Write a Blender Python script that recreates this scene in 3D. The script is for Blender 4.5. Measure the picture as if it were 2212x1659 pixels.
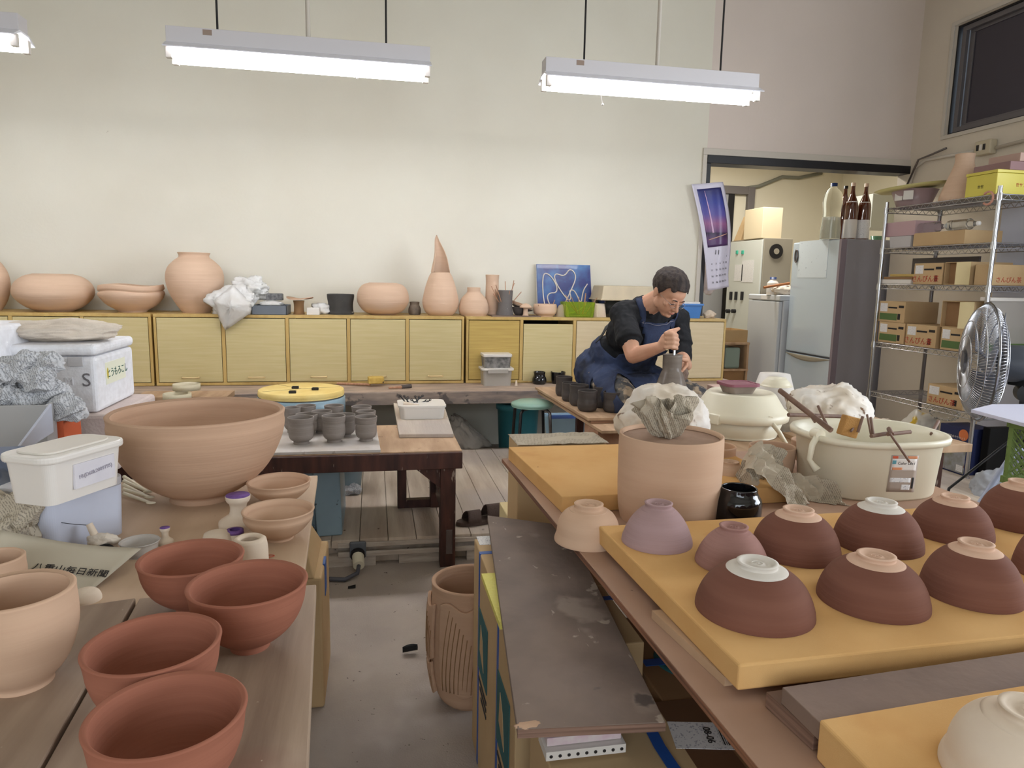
import bpy, bmesh, math, random
from mathutils import Vector, Matrix, noise
from math import sin, cos, pi, atan2, hypot, radians
random.seed(7)
for o in list(bpy.data.objects): bpy.data.objects.remove(o)
SC = bpy.context.scene; COL = SC.collection
# ---------------------------------------------------------------- camera
FP, CX, CY, H = 1523.0, 1106.0, 829.5, 1.25
def _u(v): return v.normalized()
_dn = _u(Vector((905-CX, 11100-CY, FP)))
_X = Vector((8900-CX, 757-CY, FP)); _X = _u(_X-_X.dot(_dn)*_dn)
_Y = _dn.cross(_X)
if _Y.z < 0: _Y = -_Y
_Z = -_dn
CAM = Vector((0, 0, H))
def ray(px, py):
    d = Vector((px-CX, py-CY, FP)); return Vector((_X.dot(d), _Y.dot(d), _Z.dot(d)))
RT = Vector((_X.x, _Y.x, _Z.x)); UP = -Vector((_X.y, _Y.y, _Z.y)); FW = Vector((_X.z, _Y.z, _Z.z))
def P(px, py, z=None, y=None, x=None):
    """the point of the place on a known level, depth or side plane that a photo pixel shows"""
    d = ray(px, py)
    if z is not None: t = (z-H)/d.z
    elif y is not None: t = y/d.y
    else: t = x/d.x
    return CAM+d*t
cd = bpy.data.cameras.new('camera'); cam = bpy.data.objects.new('camera', cd); COL.objects.link(cam)
cd.sensor_fit = 'HORIZONTAL'; cd.sensor_width = 36.0; cd.lens = 36*FP/2212; cd.clip_start = .02
m = Matrix.Identity(4)
for i in range(3):
    m[i][0] = RT[i]; m[i][1] = UP[i]; m[i][2] = -FW[i]; m[i][3] = CAM[i]
cam.matrix_world = m; SC.camera = cam
# ---------------------------------------------------------------- view, world, daylight
SC.view_settings.view_transform = 'Standard'; SC.view_settings.look = 'None'
SC.view_settings.exposure = 1.17; SC.view_settings.gamma = 1.0; SC.view_settings.use_curve_mapping = False
w = bpy.data.worlds.new('sky'); SC.world = w; w.use_nodes = True
nb = w.node_tree.nodes['Background']; nb.inputs[0].default_value = (.75, .87, 1, 1); nb.inputs[1].default_value = 1.0
WALL_Y, WALL_R, WALL_L, WALL_B, CEIL = 5.2, 4.28, -4.6, -2.6, 3.75
def area(name, loc, rot, sx, sy, power, color=(1, 1, 1)):
    l = bpy.data.lights.new(name, 'AREA'); l.shape = 'RECTANGLE'; l.size = sx; l.size_y = sy; l.energy = power; l.color = color
    o = bpy.data.objects.new(name, l); o.location = loc; o.rotation_euler = rot; COL.objects.link(o); return o
area('daylight_right_window', (WALL_R+.06, 1.25, 1.62), (0, radians(90), 0), 1.5, 3.1, 62, (.86, .92, 1))
area('daylight_rear_window', (-.9, WALL_B-.06, 1.75), (radians(90), 0, 0), 3.6, 1.6, 26, (.9, .95, 1))
area('back_room_fill_light', (3.6, 6.5, 2.72), (0, 0, 0), 1.2, .3, 24, (1, .97, .9))  # unseen area light added to brighten the back room, without a fixture
# ---------------------------------------------------------------- mesh builder
class MB:
    def __init__(s): s.v = []; s.f = []; s.mi = []; s.cur = 0; s.sm = []; s.smooth = False
    def add(s, vs, fs):
        b = len(s.v); s.v += [Vector(v) for v in vs]
        for f in fs: s.f.append([b+i for i in f]); s.mi.append(s.cur); s.sm.append(s.smooth)
        return s
    def box(s, lo, hi, mat=None):
        x0, y0, z0 = lo; x1, y1, z1 = hi
        vs = [(x, y, z) for z in (z0, z1) for y in (y0, y1) for x in (x0, x1)]
        if mat is not None: vs = [mat @ Vector(v) for v in vs]
        return s.add(vs, [(0, 2, 3, 1), (4, 5, 7, 6), (0, 1, 5, 4), (2, 6, 7, 3), (0, 4, 6, 2), (1, 3, 7, 5)])
    def prism(s, poly, z0, z1):
        n = len(poly); vs = [(p[0], p[1], z0) for p in poly]+[(p[0], p[1], z1) for p in poly]
        a = sum(poly[i][0]*poly[(i+1) % n][1]-poly[(i+1) % n][0]*poly[i][1] for i in range(n))
        fs = [tuple(range(n))[::-1], tuple(range(n, 2*n))]+[(i, (i+1) % n, n+(i+1) % n, n+i) for i in range(n)]
        if a < 0: fs = [f[::-1] for f in fs]
        return s.add(vs, fs)
    def hexa(s, q0, q1):  # two quads (bottom, top) as closed solid
        return s.add(list(q0)+list(q1), [(3, 2, 1, 0), (4, 5, 6, 7), (0, 1, 5, 4), (1, 2, 6, 5), (2, 3, 7, 6), (3, 0, 4, 7)])
    def lathe(s, prof, c=(0, 0, 0), n=48, a0=0, wob=None, close=False):
        o = s.smooth; s.smooth = True
        c = Vector(c); vs = []; rings = []
        for k, (r, z) in enumerate(prof):
            if r < 1e-6: rings.append([len(vs)]); vs.append(c+Vector((0, 0, z)))
            else:
                rings.append(list(range(len(vs), len(vs)+n)))
                for i in range(n):
                    a = a0+2*pi*i/n; q = Vector((r*cos(a), r*sin(a), z))
                    if wob: q = wob(q, a, k)
                    vs.append(c+q)
        fs = []
        for A, B in zip(rings, rings[1:]):
            for i in range(n):
                j = (i+1) % n
                if len(A) == 1 and len(B) == 1: continue
                if len(A) == 1: fs.append((A[0], B[i], B[j]))
                elif len(B) == 1: fs.append((A[i], A[j], B[0]))
                else: fs.append((A[i], A[j], B[j], B[i]))
        s.add(vs, [f[::-1] for f in fs] if close else fs); s.smooth = o; return s
    def cyl(s, p0, p1, r0, r1=None, n=16, caps=True):
        r1 = r0 if r1 is None else r1; p0 = Vector(p0); p1 = Vector(p1); d = (p1-p0).normalized()
        a = d.orthogonal().normalized(); b = d.cross(a); vs = []
        for p, r in ((p0, r0), (p1, r1)):
            for i in range(n): t = 2*pi*i/n; vs.append(p+a*(r*cos(t))+b*(r*sin(t)))
        o = s.smooth; s.smooth = True
        s.add(vs, [(i, (i+1) % n, n+(i+1) % n, n+i) for i in range(n)]); s.smooth = False
        if caps: s.add(vs[:n], [tuple(range(n))[::-1]]); s.add(vs[n:], [tuple(range(n))])
        s.smooth = o; return s
    def tube(s, pts, r, n=10, closed=False):
        pts = [Vector(p) for p in pts]; m_ = len(pts); vs = []; a = None
        for k, p in enumerate(pts):
            q0 = pts[k-1] if (k > 0 or closed) else p; q1 = pts[(k+1) % m_] if (k < m_-1 or closed) else p
            d = (q1-q0).normalized()
            if a is None: a = d.orthogonal().normalized()
            a = (a-d*a.dot(d)); a = a.normalized() if a.length > 1e-6 else d.orthogonal().normalized()
            b = d.cross(a); rr = r[k] if isinstance(r, (list, tuple)) else r
            for i in range(n): t = 2*pi*i/n; vs.append(p+a*(rr*cos(t))+b*(rr*sin(t)))
        fs = []
        for k in range(m_ if closed else m_-1):
            k2 = (k+1) % m_
            for i in range(n): fs.append((k*n+i, k*n+(i+1) % n, k2*n+(i+1) % n, k2*n+i))
        if not closed: fs += [tuple(range(n))[::-1], tuple((m_-1)*n+i for i in range(n))]
        o = s.smooth; s.smooth = True; s.add(vs, fs); s.smooth = o; return s
    def ball(s, c, r, sub=3, sc=(1, 1, 1), fn=None, rot=None):
        bm = bmesh.new(); bmesh.ops.create_icosphere(bm, subdivisions=sub, radius=1)
        vs = []
        for v in bm.verts:
            q = v.co.copy()
            if fn: q = fn(q)
            q = Vector((q.x*sc[0]*r, q.y*sc[1]*r, q.z*sc[2]*r))
            if rot: q = rot @ q
            vs.append(Vector(c)+q)
        s.add(vs, [[v.index for v in f.verts] for f in bm.faces]); bm.free(); return s
    def grid(s, fn, nu, nv):
        vs = [fn(i/nu, j/nv) for j in range(nv+1) for i in range(nu+1)]
        return s.add(vs, [(j*(nu+1)+i, j*(nu+1)+i+1, (j+1)*(nu+1)+i+1, (j+1)*(nu+1)+i) for j in range(nv) for i in range(nu)])
    def xf(s, M, start=0):
        for i in range(start, len(s.v)): s.v[i] = M @ s.v[i]
        return s
def basis(o, ex, ey, ez=None):
    ex = Vector(ex).normalized(); ey = Vector(ey); ey = (ey-ex*ey.dot(ex)).normalized(); ez = ex.cross(ey)
    M = Matrix.Identity(4)
    for i in range(3): M[i][0] = ex[i]; M[i][1] = ey[i]; M[i][2] = ez[i]; M[i][3] = o[i]
    return M
def TR(x, y, z, rz=0): return Matrix.Translation((x, y, z)) @ Matrix.Rotation(rz, 4, 'Z')
def wloc(o):
    v = Vector(o.location)
    while o.parent: o = o.parent; v += o.location
    return v
def tag(o, label=None, cat=None, group=None, kind=None):
    for k, v in (('label', label), ('category', cat), ('group', group), ('kind', kind)):
        if v: o[k] = v
    return o
def T(name, label, cat, loc, group=None):
    o = bpy.data.objects.new(name, None); o.location = loc; o.empty_display_size = .05; COL.objects.link(o)
    return tag(o, label, cat, group)
def O(name, mb, mat, parent=None, label=None, cat=None, group=None, kind=None, smooth=None, bevel=0, seg=2, solid=0, sub=0, origin=None):
    me = bpy.data.meshes.new(name)
    if parent is not None: c = wloc(parent)
    elif origin is not None: c = Vector(origin)
    else:
        xs = [v.x for v in mb.v]; ys = [v.y for v in mb.v]; c = Vector(((min(xs)+max(xs))/2, (min(ys)+max(ys))/2, min(v.z for v in mb.v)))
    me.from_pydata([v-c for v in mb.v], [], mb.f)
    mats = mat if isinstance(mat, (list, tuple)) else [mat]
    for q in mats: me.materials.append(q)
    for p, mi, sm in zip(me.polygons, mb.mi, mb.sm): p.material_index = mi; p.use_smooth = sm if smooth is None else smooth
    me.update()
    o = bpy.data.objects.new(name, me); COL.objects.link(o)
    if parent is not None: o.parent = parent
    else: o.location = c
    if solid: md = o.modifiers.new('solid', 'SOLIDIFY'); md.thickness = solid; md.offset = 0
    if sub: md = o.modifiers.new('sub', 'SUBSURF'); md.levels = sub; md.render_levels = sub
    if bevel: md = o.modifiers.new('bev', 'BEVEL'); md.width = bevel; md.segments = seg; md.limit_method = 'ANGLE'; md.angle_limit = radians(40)
    return tag(o, label, cat, group, kind)
def struct(name, mb, mat, **k): return O(name, mb, mat, kind='structure', **k)
def dup(root, loc, label=None, rz=None, scale=None):
    r = root.copy(); COL.objects.link(r); r.location = loc
    if rz is not None: r.rotation_euler.z = rz
    if scale is not None: r.scale = (scale, scale, scale)
    if label: r['label'] = label
    for ch in list(root.children):
        c = ch.copy(); COL.objects.link(c); c.parent = r
        for g in list(ch.children): d = g.copy(); COL.objects.link(d); d.parent = c
    return r
def fuse(mb, voxel, smooth_it=4, fn=None):
    """melt overlapping solids into one continuous skin and return it as a builder"""
    me = bpy.data.meshes.new('tmp'); me.from_pydata([v[:] for v in mb.v], [], mb.f); me.update()
    o = bpy.data.objects.new('tmp', me); COL.objects.link(o)
    r = o.modifiers.new('r', 'REMESH'); r.mode = 'VOXEL'; r.voxel_size = voxel
    if smooth_it: q = o.modifiers.new('s', 'SMOOTH'); q.factor = .5; q.iterations = smooth_it
    dg = bpy.context.evaluated_depsgraph_get(); e = o.evaluated_get(dg).to_mesh()
    out = MB(); out.v = [v.co.copy() for v in e.vertices]; out.f = [list(p.vertices) for p in e.polygons]
    nr = [v.normal.copy() for v in e.vertices]
    out.mi = [0]*len(out.f); out.sm = [True]*len(out.f); out.nr = nr
    o.evaluated_get(dg).to_mesh_clear(); bpy.data.objects.remove(o); bpy.data.meshes.remove(me)
    if fn: out.v = [fn(v, n) for v, n in zip(out.v, nr)]
    return out
def caps(mb, pts, rs, n=14):
    """chain of tapered capsules"""
    for (a, ra), (b, rb) in zip(list(zip(pts, rs)), list(zip(pts, rs))[1:]): mb.cyl(a, b, ra, rb, n=n)
    for p, r in zip(pts, rs): mb.ball(p, r, 2)
    return mb
def txt(s, size, M, mat, parent, name='lettering', ext=.0004, align='CENTER'):
    c = bpy.data.curves.new('t', 'FONT'); c.body = s; c.size = size; c.extrude = ext; c.align_x = align; c.align_y = 'CENTER'; c.resolution_u = 3
    o = bpy.data.objects.new('t', c); COL.objects.link(o); dg = bpy.context.evaluated_depsgraph_get(); bpy.context.view_layer.update()
    dg = bpy.context.evaluated_depsgraph_get(); me = bpy.data.meshes.new_from_object(o.evaluated_get(dg)); bpy.data.objects.remove(o)
    off = wloc(parent) if parent else Vector((0, 0, 0))
    me.transform(Matrix.Translation(-off) @ M); me.materials.clear(); me.materials.append(mat)
    q = bpy.data.objects.new(name, me); COL.objects.link(q); q.parent = parent; return q
# ---------------------------------------------------------------- materials
def lin(c):
    c = [x/255 for x in c]; return tuple((x/12.92 if x <= .04045 else ((x+.055)/1.055)**2.4) for x in c)+(1,)
MATS = {}
def M_(name, rgb, rough=.6, metal=0, rgb2=None, ns=6, stretch=(1, 1, 1), bump=0, bs=40, bst=(1, 1, 1), spec=.5, trans=0, alpha=1, emit=0, ior=1.45,
       lo=.35, hi=.65, detail=6, coat=0, spots=None, coord='Object'):
    """principled material: two-colour noise, optional specks and bump"""
    if name in MATS: return MATS[name]
    m = bpy.data.materials.new(name); m.use_nodes = True; nt = m.node_tree; N = nt.nodes; L = nt.links
    b = N['Principled BSDF']; b.inputs['Roughness'].default_value = rough; b.inputs['Metallic'].default_value = metal
    b.inputs['Base Color'].default_value = lin(rgb); b.inputs['Specular IOR Level'].default_value = spec
    b.inputs['Transmission Weight'].default_value = trans; b.inputs['Alpha'].default_value = alpha; b.inputs['IOR'].default_value = ior
    if coat: b.inputs['Coat Weight'].default_value = coat
    if emit: b.inputs['Emission Color'].default_value = lin(rgb); b.inputs['Emission Strength'].default_value = emit
    tc = N.new('ShaderNodeTexCoord')
    def nz(scale, st, det=6, dist=0):
        mp = N.new('ShaderNodeMapping'); mp.inputs['Scale'].default_value = st; L.new(tc.outputs[coord], mp.inputs[0])
        n = N.new('ShaderNodeTexNoise'); n.inputs['Scale'].default_value = scale; n.inputs['Detail'].default_value = det; n.inputs['Distortion'].default_value = dist
        L.new(mp.outputs[0], n.inputs[0]); return n
    last = None
    if rgb2:
        n = nz(ns, stretch, detail); r = N.new('ShaderNodeValToRGB'); r.color_ramp.elements[0].position = lo; r.color_ramp.elements[1].position = hi
        r.color_ramp.elements[0].color = lin(rgb); r.color_ramp.elements[1].color = lin(rgb2)
        L.new(n.outputs[0], r.inputs[0]); last = r.outputs[0]
    for sp in (spots or []):   # (rgb, scale, threshold, softness, stretch)
        n = nz(sp[1], sp[4] if len(sp) > 4 else (1, 1, 1), 4); r = N.new('ShaderNodeValToRGB')
        r.color_ramp.elements[0].position = sp[2]; r.color_ramp.elements[1].position = sp[2]+sp[3]
        L.new(n.outputs[0], r.inputs[0]); mx = N.new('ShaderNodeMix'); mx.data_type = 'RGBA'
        L.new(r.outputs[0], mx.inputs['Factor'])
        if last: L.new(last, mx.inputs['A'])
        else: mx.inputs['A'].default_value = lin(rgb)
        mx.inputs['B'].default_value = lin(sp[0]); last = mx.outputs['Result']
    if last: L.new(last, b.inputs['Base Color'])
    if bump:
        n = nz(bs, bst, 3); q = N.new('ShaderNodeBump'); q.inputs['Strength'].default_value = bump; q.inputs['Distance'].default_value = .004
        L.new(n.outputs[0], q.inputs['Height']); L.new(q.outputs[0], b.inputs['Normal'])
    MATS[name] = m; return m
def desat(c, k): g = .3*c[0]+.59*c[1]+.11*c[2]; return tuple(x+(g-x)*k for x in c)
def clay(name, rgb, rgb2, rough=.85, ring=.35):
    rgb2 = tuple(x+(y-x)*.55 for x, y in zip(rgb, rgb2)); rgb, rgb2 = desat(rgb, .24), desat(rgb2, .24); return M_(name, rgb, rough, rgb2=rgb2, ns=5, stretch=(.6, .6, 7), bump=ring, bs=9, bst=(.35, .35, 16), spec=.25)
def wood(name, rgb, rgb2, st, rough=.65, ns=9, bump=.15, spots=None): return M_(name, rgb, rough, rgb2=rgb2, ns=ns, stretch=st, bump=bump, bs=ns*4, bst=st, detail=8, spots=spots)
def paper_mat(name, base, ink, scale=60, thr=.52, rough=.8):
    """newsprint: rows of small dark marks in columns"""
    m = bpy.data.materials.new(name); m.use_nodes = True; nt = m.node_tree; N = nt.nodes; L = nt.links; b = N['Principled BSDF']
    b.inputs['Roughness'].default_value = rough; b.inputs['Specular IOR Level'].default_value = .2
    tc = N.new('ShaderNodeTexCoord'); mp = N.new('ShaderNodeMapping'); mp.inputs['Rotation'].default_value = (.5, .3, .4); L.new(tc.outputs['Object'], mp.inputs[0])
    wv = N.new('ShaderNodeTexWave'); wv.inputs['Scale'].default_value = scale; L.new(mp.outputs[0], wv.inputs[0])
    n = N.new('ShaderNodeTexNoise'); n.inputs['Scale'].default_value = scale*6; L.new(mp.outputs[0], n.inputs[0])
    n2 = N.new('ShaderNodeTexNoise'); n2.inputs['Scale'].default_value = 9; n2.inputs['Detail'].default_value = 0; L.new(mp.outputs[0], n2.inputs[0])
    def mth(op, a, bb):
        q = N.new('ShaderNodeMath'); q.operation = op
        for i, x in enumerate((a, bb)):
            if isinstance(x, float): q.inputs[i].default_value = x
            else: L.new(x, q.inputs[i])
        return q.outputs[0]
    t = mth('MULTIPLY', mth('GREATER_THAN', wv.outputs['Fac'], .5), mth('GREATER_THAN', n.outputs[0], .47))
    t = mth('MULTIPLY', t, mth('GREATER_THAN', n2.outputs[0], thr-.1))
    t = mth('MULTIPLY', t, .5)
    mx = N.new('ShaderNodeMix'); mx.data_type = 'RGBA'; L.new(t, mx.inputs['Factor']); mx.inputs['A'].default_value = lin(base); mx.inputs['B'].default_value = lin(ink)
    L.new(mx.outputs['Result'], b.inputs['Base Color']); return m
# ---------------------------------------------------------------- palette
m_wall = M_('wall_plaster', (226, 222, 208), .8, rgb2=(220, 215, 200), ns=1.2, bump=.12, bs=60, spec=.2, spots=[((192, 186, 170), 9, .8, .02)])
m_wallp = M_('pinkish_plaster', (220, 207, 197), .8, rgb2=(214, 201, 191), ns=1.2, bump=.12, bs=60, spec=.2)
m_wallr = M_('right_plaster', (216, 206, 190), .8, rgb2=(210, 199, 183), ns=1.2, bump=.12, bs=60, spec=.2)
m_wall2 = M_('back_room_plaster', (228, 220, 198), .8, rgb2=(223, 214, 191), ns=1.5, spec=.2)
m_ceil = M_('ceiling_board', (206, 200, 188), .9)
m_conc = M_('concrete', (178, 166, 154), .9, rgb2=(158, 146, 138), ns=2.5, bump=.5, bs=160, spec=.2, spots=[((90, 80, 74), 55, .72, .02), ((190, 180, 172), 1.6, .6, .1)])
m_white = M_('white_paint', (225, 222, 214), .5)
m_trimw = M_('pale_trim', (200, 192, 180), .5)
m_black = M_('black_metal', (26, 24, 26), .4, spec=.5)
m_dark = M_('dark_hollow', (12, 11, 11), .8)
m_alu = M_('aluminium_frame', (112, 108, 110), .45, .4)
m_glassd = M_('dark_window_glass', (58, 54, 64), .12, spec=.6)
m_steel = M_('chrome', (190, 190, 192), .22, 1)
m_steeld = M_('dark_wire_steel', (120, 114, 114), .3, 1)
m_plank = wood('pale_floor_planks', (208, 194, 176), (178, 160, 142), (9, .8, 1), ns=2.2, bump=.3, spots=[((96, 78, 62), 26, .72, .01, (1, .5, 1)), ((178, 166, 156), 1.2, .5, .15)])
m_batten = wood('whitish_batten', (196, 186, 174), (170, 156, 142), (1, 8, 8))
m_laminate = wood('yellow_laminate', (204, 188, 140), (196, 179, 128), (1, 4, 22), ns=3.5, bump=.03, rough=.5)
m_lamdeep = wood('deep_yellow_laminate', (196, 168, 96), (182, 152, 82), (1, 4, 22), ns=3.5, bump=.03, rough=.5)
m_lampale = wood('pale_laminate', (212, 194, 158), (205, 186, 148), (1, 4, 18), ns=3.5, bump=.03, rough=.5)
m_lamedge = wood('yellow_frame_edge', (198, 168, 104), (188, 156, 92), (6, 6, 1), ns=5, bump=.03, rough=.45)
m_grime = wood('clay_stained_bench', (172, 152, 136), (124, 112, 106), (1, 4, 5), ns=5, spots=[((92, 84, 80), 14, .6, .06)])
m_benchtop = wood('dusty_bench_top', (190, 166, 146), (150, 134, 122), (1, 4, 1), ns=5)
m_ply = wood('dusty_plywood', (196, 164, 132), (168, 136, 106), (5, .8, 1), ns=3.5, spots=[((120, 92, 70), 30, .7, .02)])
m_plyt = wood('left_table_sheet', (204, 178, 150), (186, 158, 130), (5, .6, 1), ns=2, spots=[((128, 100, 76), 40, .72, .02)])
m_plank2 = wood('worn_grey_plank', (172, 150, 128), (138, 116, 98), (7, .6, 1), ns=2.6, spots=[((134, 96, 78), 3, .58, .1), ((200, 184, 160), 45, .73, .02)])
m_plyedge = wood('plywood_edge', (170, 128, 96), (112, 78, 58), (1, 1, 60), ns=3)
m_mahog = wood('dark_stained_wood', (84, 48, 38), (52, 28, 24), (6, 6, 1), ns=4, rough=.5, spots=[((150, 132, 120), 22, .68, .05, (3, 3, .6))])
m_rtab = M_('right_table_board', (176, 142, 118), .7, rgb2=(160, 126, 104), ns=3, spots=[((110, 84, 68), 34, .74, .02)])
m_rtedge = wood('right_table_edge', (148, 100, 72), (96, 64, 48), (1, 1, 60), ns=4)
m_gboard = M_('dirty_grey_board', (134, 116, 104), .65, rgb2=(110, 94, 84), ns=6, bump=.2, bs=50, spots=[((176, 160, 144), 16, .68, .03), ((146, 130, 118), 4.5, .6, .04), ((170, 154, 140), 60, .7, .02, (1, .25, 1)), ((88, 76, 70), 9, .66, .03)])
m_gboard2 = M_('brownish_clay_board', (134, 112, 98), .65, rgb2=(112, 92, 82), ns=5, bump=.2, bs=50, spots=[((168, 148, 134), 13, .68, .04), ((70, 66, 68), 20, .74, .02)])
m_gedge = wood('board_edge', (140, 110, 94), (104, 78, 64), (1, 1, 50), ns=4)
m_foam = M_('yellow_foam', (218, 174, 116), .95, rgb2=(210, 163, 104), ns=7, bump=.12, bs=900, spec=.1, spots=[((120, 78, 44), 26, .74, .015), ((196, 146, 92), 3.2, .64, .08)])
m_foamp = M_('pale_yellow_foam', (236, 212, 142), .9, rgb2=(226, 196, 122), ns=8, bump=.2, bs=300, spec=.1)
m_pink = clay('pink_bisque', (220, 178, 146), (206, 162, 130))
m_pink2 = clay('pale_pink_bisque', (224, 184, 150), (213, 171, 137), ring=.35)
m_tan = clay('tan_bisque', (206, 160, 124), (193, 147, 112), ring=.25)
m_cream = clay('cream_pink_bisque', (211, 167, 131), (202, 156, 121), ring=.1)
m_mauve = clay('mauve_bisque', (176, 138, 136), (162, 124, 120))
m_rose = clay('dusty_rose_bisque', (176, 124, 112), (158, 106, 96))
m_red = clay('red_clay', (172, 98, 70), (152, 82, 57), ring=.2)
m_maroon = clay('maroon_slip', (134, 80, 60), (112, 60, 44), ring=.3)
m_footp = clay('pink_bare_foot', (222, 176, 144), (212, 166, 134), ring=.1)
m_footw = clay('white_bare_foot', (220, 210, 196), (208, 198, 184), ring=.1)
m_grey = clay('wet_grey_clay', (150, 137, 127), (130, 117, 108), rough=.6, ring=.5)
m_greyd = clay('dark_grey_clay', (88, 78, 74), (70, 62, 59), rough=.4, ring=.35)
m_greyw = clay('shiny_wet_clay', (136, 122, 110), (112, 99, 88), rough=.25, ring=.15)
m_plaster = M_('white_plaster', (224, 208, 188), .8, rgb2=(210, 190, 168), ns=8, spec=.2)
m_purple = M_('purple_paint', (96, 64, 128), .7, rgb2=(120, 84, 150), ns=80)
m_blackg = M_('black_glaze', (18, 18, 20), .12, rgb2=(44, 44, 44), ns=12, lo=.55, hi=.7, coat=.5)
m_plas = M_('white_plastic', (222, 216, 208), .35)
m_plasb = M_('bluish_white_plastic', (196, 200, 214), .35, rgb2=(186, 188, 200), ns=4)
m_plasc = M_('cream_plastic', (232, 225, 202), .4, rgb2=(226, 217, 192), ns=2)
m_plast = M_('translucent_plastic', (214, 208, 200), .25, trans=.45, ior=1.2)
m_clear = M_('clear_plastic', (238, 240, 240), .08, trans=.95, ior=1.15)
m_bag = M_('plastic_bag', (246, 245, 243), .3, trans=.2, ior=1.1, rgb2=(230, 226, 220), ns=9, bump=.3, bs=20)
m_baggrey = M_('clear_bag_grey', (186, 182, 176), .15, trans=.2, ior=1.1, bump=.3, bs=30)
m_bagbrown = M_('clay_smeared_bag', (228, 214, 194), .3, trans=.2, ior=1.1, rgb2=(242, 238, 232), ns=7, spots=[((130, 100, 78), 22, .62, .06)])
m_styro = M_('styrofoam', (240, 240, 244), .7, rgb2=(230, 229, 232), ns=40, bump=.3, bs=120, spots=[((186, 168, 150), 9, .72, .05)])
m_card = M_('cardboard', (196, 168, 128), .8, rgb2=(186, 156, 116), ns=3, spec=.2)
m_cardd = M_('brown_cardboard', (150, 116, 82), .8, rgb2=(136, 104, 72), ns=3, spec=.2)
m_cardp = M_('pale_carton', (214, 196, 150), .75, spec=.2)
m_band = M_('blue_band', (36, 84, 160), .4)
m_teal = M_('teal_print', (40, 96, 100), .7)
m_ink = M_('black_ink', (34, 30, 30), .7)
m_red_ink = M_('red_ink', (176, 62, 40), .7)
m_green_ink = M_('green_ink', (84, 110, 62), .7)
m_lab = M_('white_label', (226, 224, 222), .6, spots=[((170, 168, 176), 260, .58, .06)])
m_orangeb = M_('orange_band_print', (214, 140, 96), .7)
m_news = paper_mat('newsprint', (184, 172, 152), (70, 62, 56), 75)
m_newsg = paper_mat('grey_newsprint', (200, 200, 202), (58, 60, 66), 60, .5)
m_newsp = M_('newspaper_sheet', (186, 176, 156), .8, rgb2=(176, 166, 146), ns=4)
m_cloth = M_('dusty_cloth', (226, 214, 198), .95, rgb2=(216, 202, 186), ns=6, bump=.3, bs=200)
m_bluegrey = M_('blue_grey_enamel', (146, 172, 186), .35, rgb2=(130, 154, 168), ns=3, spots=[((60, 64, 66), 30, .7, .03)])
m_fridge = M_('fridge_silver_door', (190, 203, 216), .16, .15, spec=.7)
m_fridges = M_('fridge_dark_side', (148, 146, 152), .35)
m_freez = M_('freezer_white', (196, 200, 206), .35)
m_elec = M_('light_grey_enamel', (206, 208, 200), .4)
m_elecd = M_('grey_beige_enamel', (146, 138, 122), .5)
m_yellow = M_('yellow_tin', (214, 200, 84), .35, rgb2=(222, 210, 92), ns=3)
m_green = M_('olive_green_plastic', (120, 142, 76), .5)
m_rust = M_('rusty_stick', (132, 104, 88), .7, rgb2=(106, 80, 68), ns=20)
m_sticko = wood('thin_wooden_sticks', (196, 150, 120), (170, 124, 96), (8, 8, 1), ns=8)
m_tube = M_('lit_tube', (255, 255, 255), .3, emit=14)
m_lampb = M_('lamp_housing', (206, 202, 204), .5)
m_lampr = M_('lamp_reflector', (232, 232, 240), .35)
# ---------------------------------------------------------------- room shell
FL, PL = 0.0, .12
struct('floor', MB().box((WALL_L, WALL_B, -.1), (WALL_R, WALL_Y, FL)), m_conc)
plat_y0 = 3.0; plat_y1 = P(1050, 968, PL).y
mb = MB(); x = -3.4; random.seed(3)
while x < 4.2:
    wd = .118+random.uniform(-.006, .006); mb.box((x+.0012, plat_y0+random.uniform(-.004, .004), .085), (x+wd-.0012, plat_y1, PL)); x += wd
mb.box((-3.38, plat_y0+.04, 0), (4.2, plat_y1-.02, .084))
pf = struct('trim_1', mb, m_plank, bevel=.0015, seg=1)
mb = MB(); mb.box((-.16, plat_y0-.012, .088), (.66, plat_y0, .108)).box((-.16, plat_y0-.012, .046), (.66, plat_y0, .068)).box((-1.4, plat_y0-.012, .07), (-.27, plat_y0, .094))
mb.box((.7, plat_y0-.012, .088), (2.6, plat_y0, .108)).box((.7, plat_y0-.012, .046), (2.6, plat_y0, .068))
for i in range(14): mb.box((-1.4+i*.3, plat_y0-.004+.004*(i % 2), 0), (-1.4+i*.3+.2, plat_y0+.03, .05))
struct('trim_2', mb, m_batten, bevel=.001, seg=1)
DX = P(1522, 420, y=WALL_Y).x; DZ = P(1700, 352, y=WALL_Y).z   # doorway left edge, lintel underside
struct('wall_back', MB().box((WALL_L, WALL_Y, 0), (DX, WALL_Y+.12, CEIL)), m_wall)
struct('wall_above_doorway', MB().box((DX, WALL_Y, DZ), (WALL_R+.12, WALL_Y+.12, CEIL)), m_wallp).name = 'wall_front'
WZ0, WZ1 = P(2040, 293, x=WALL_R).z, P(2067, 56, x=WALL_R).z; WY1 = P(2053, 180, x=WALL_R).y; WY0 = 2.95
mb = MB(); X0, X1 = WALL_R, WALL_R+.14
mb.box((X0, WY1, 0), (X1, WALL_Y+.12, CEIL)).box((X0, WY0, 0), (X1, WY1, WZ0)).box((X0, WY0, WZ1), (X1, WY1, CEIL))
mb.box((X0, 2.85, 0), (X1, WY0, CEIL)).box((X0, -.35, 0), (X1, 2.85, .85)).box((X0, -.35, 2.4), (X1, 2.85, CEIL)).box((X0, WALL_B, 0), (X1, -.35, CEIL))
struct('wall_right', mb, m_wallr)
struct('wall_left', MB().box((WALL_L-.12, WALL_B, 0), (WALL_L, WALL_Y+.12, CEIL)), m_wall)
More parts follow.
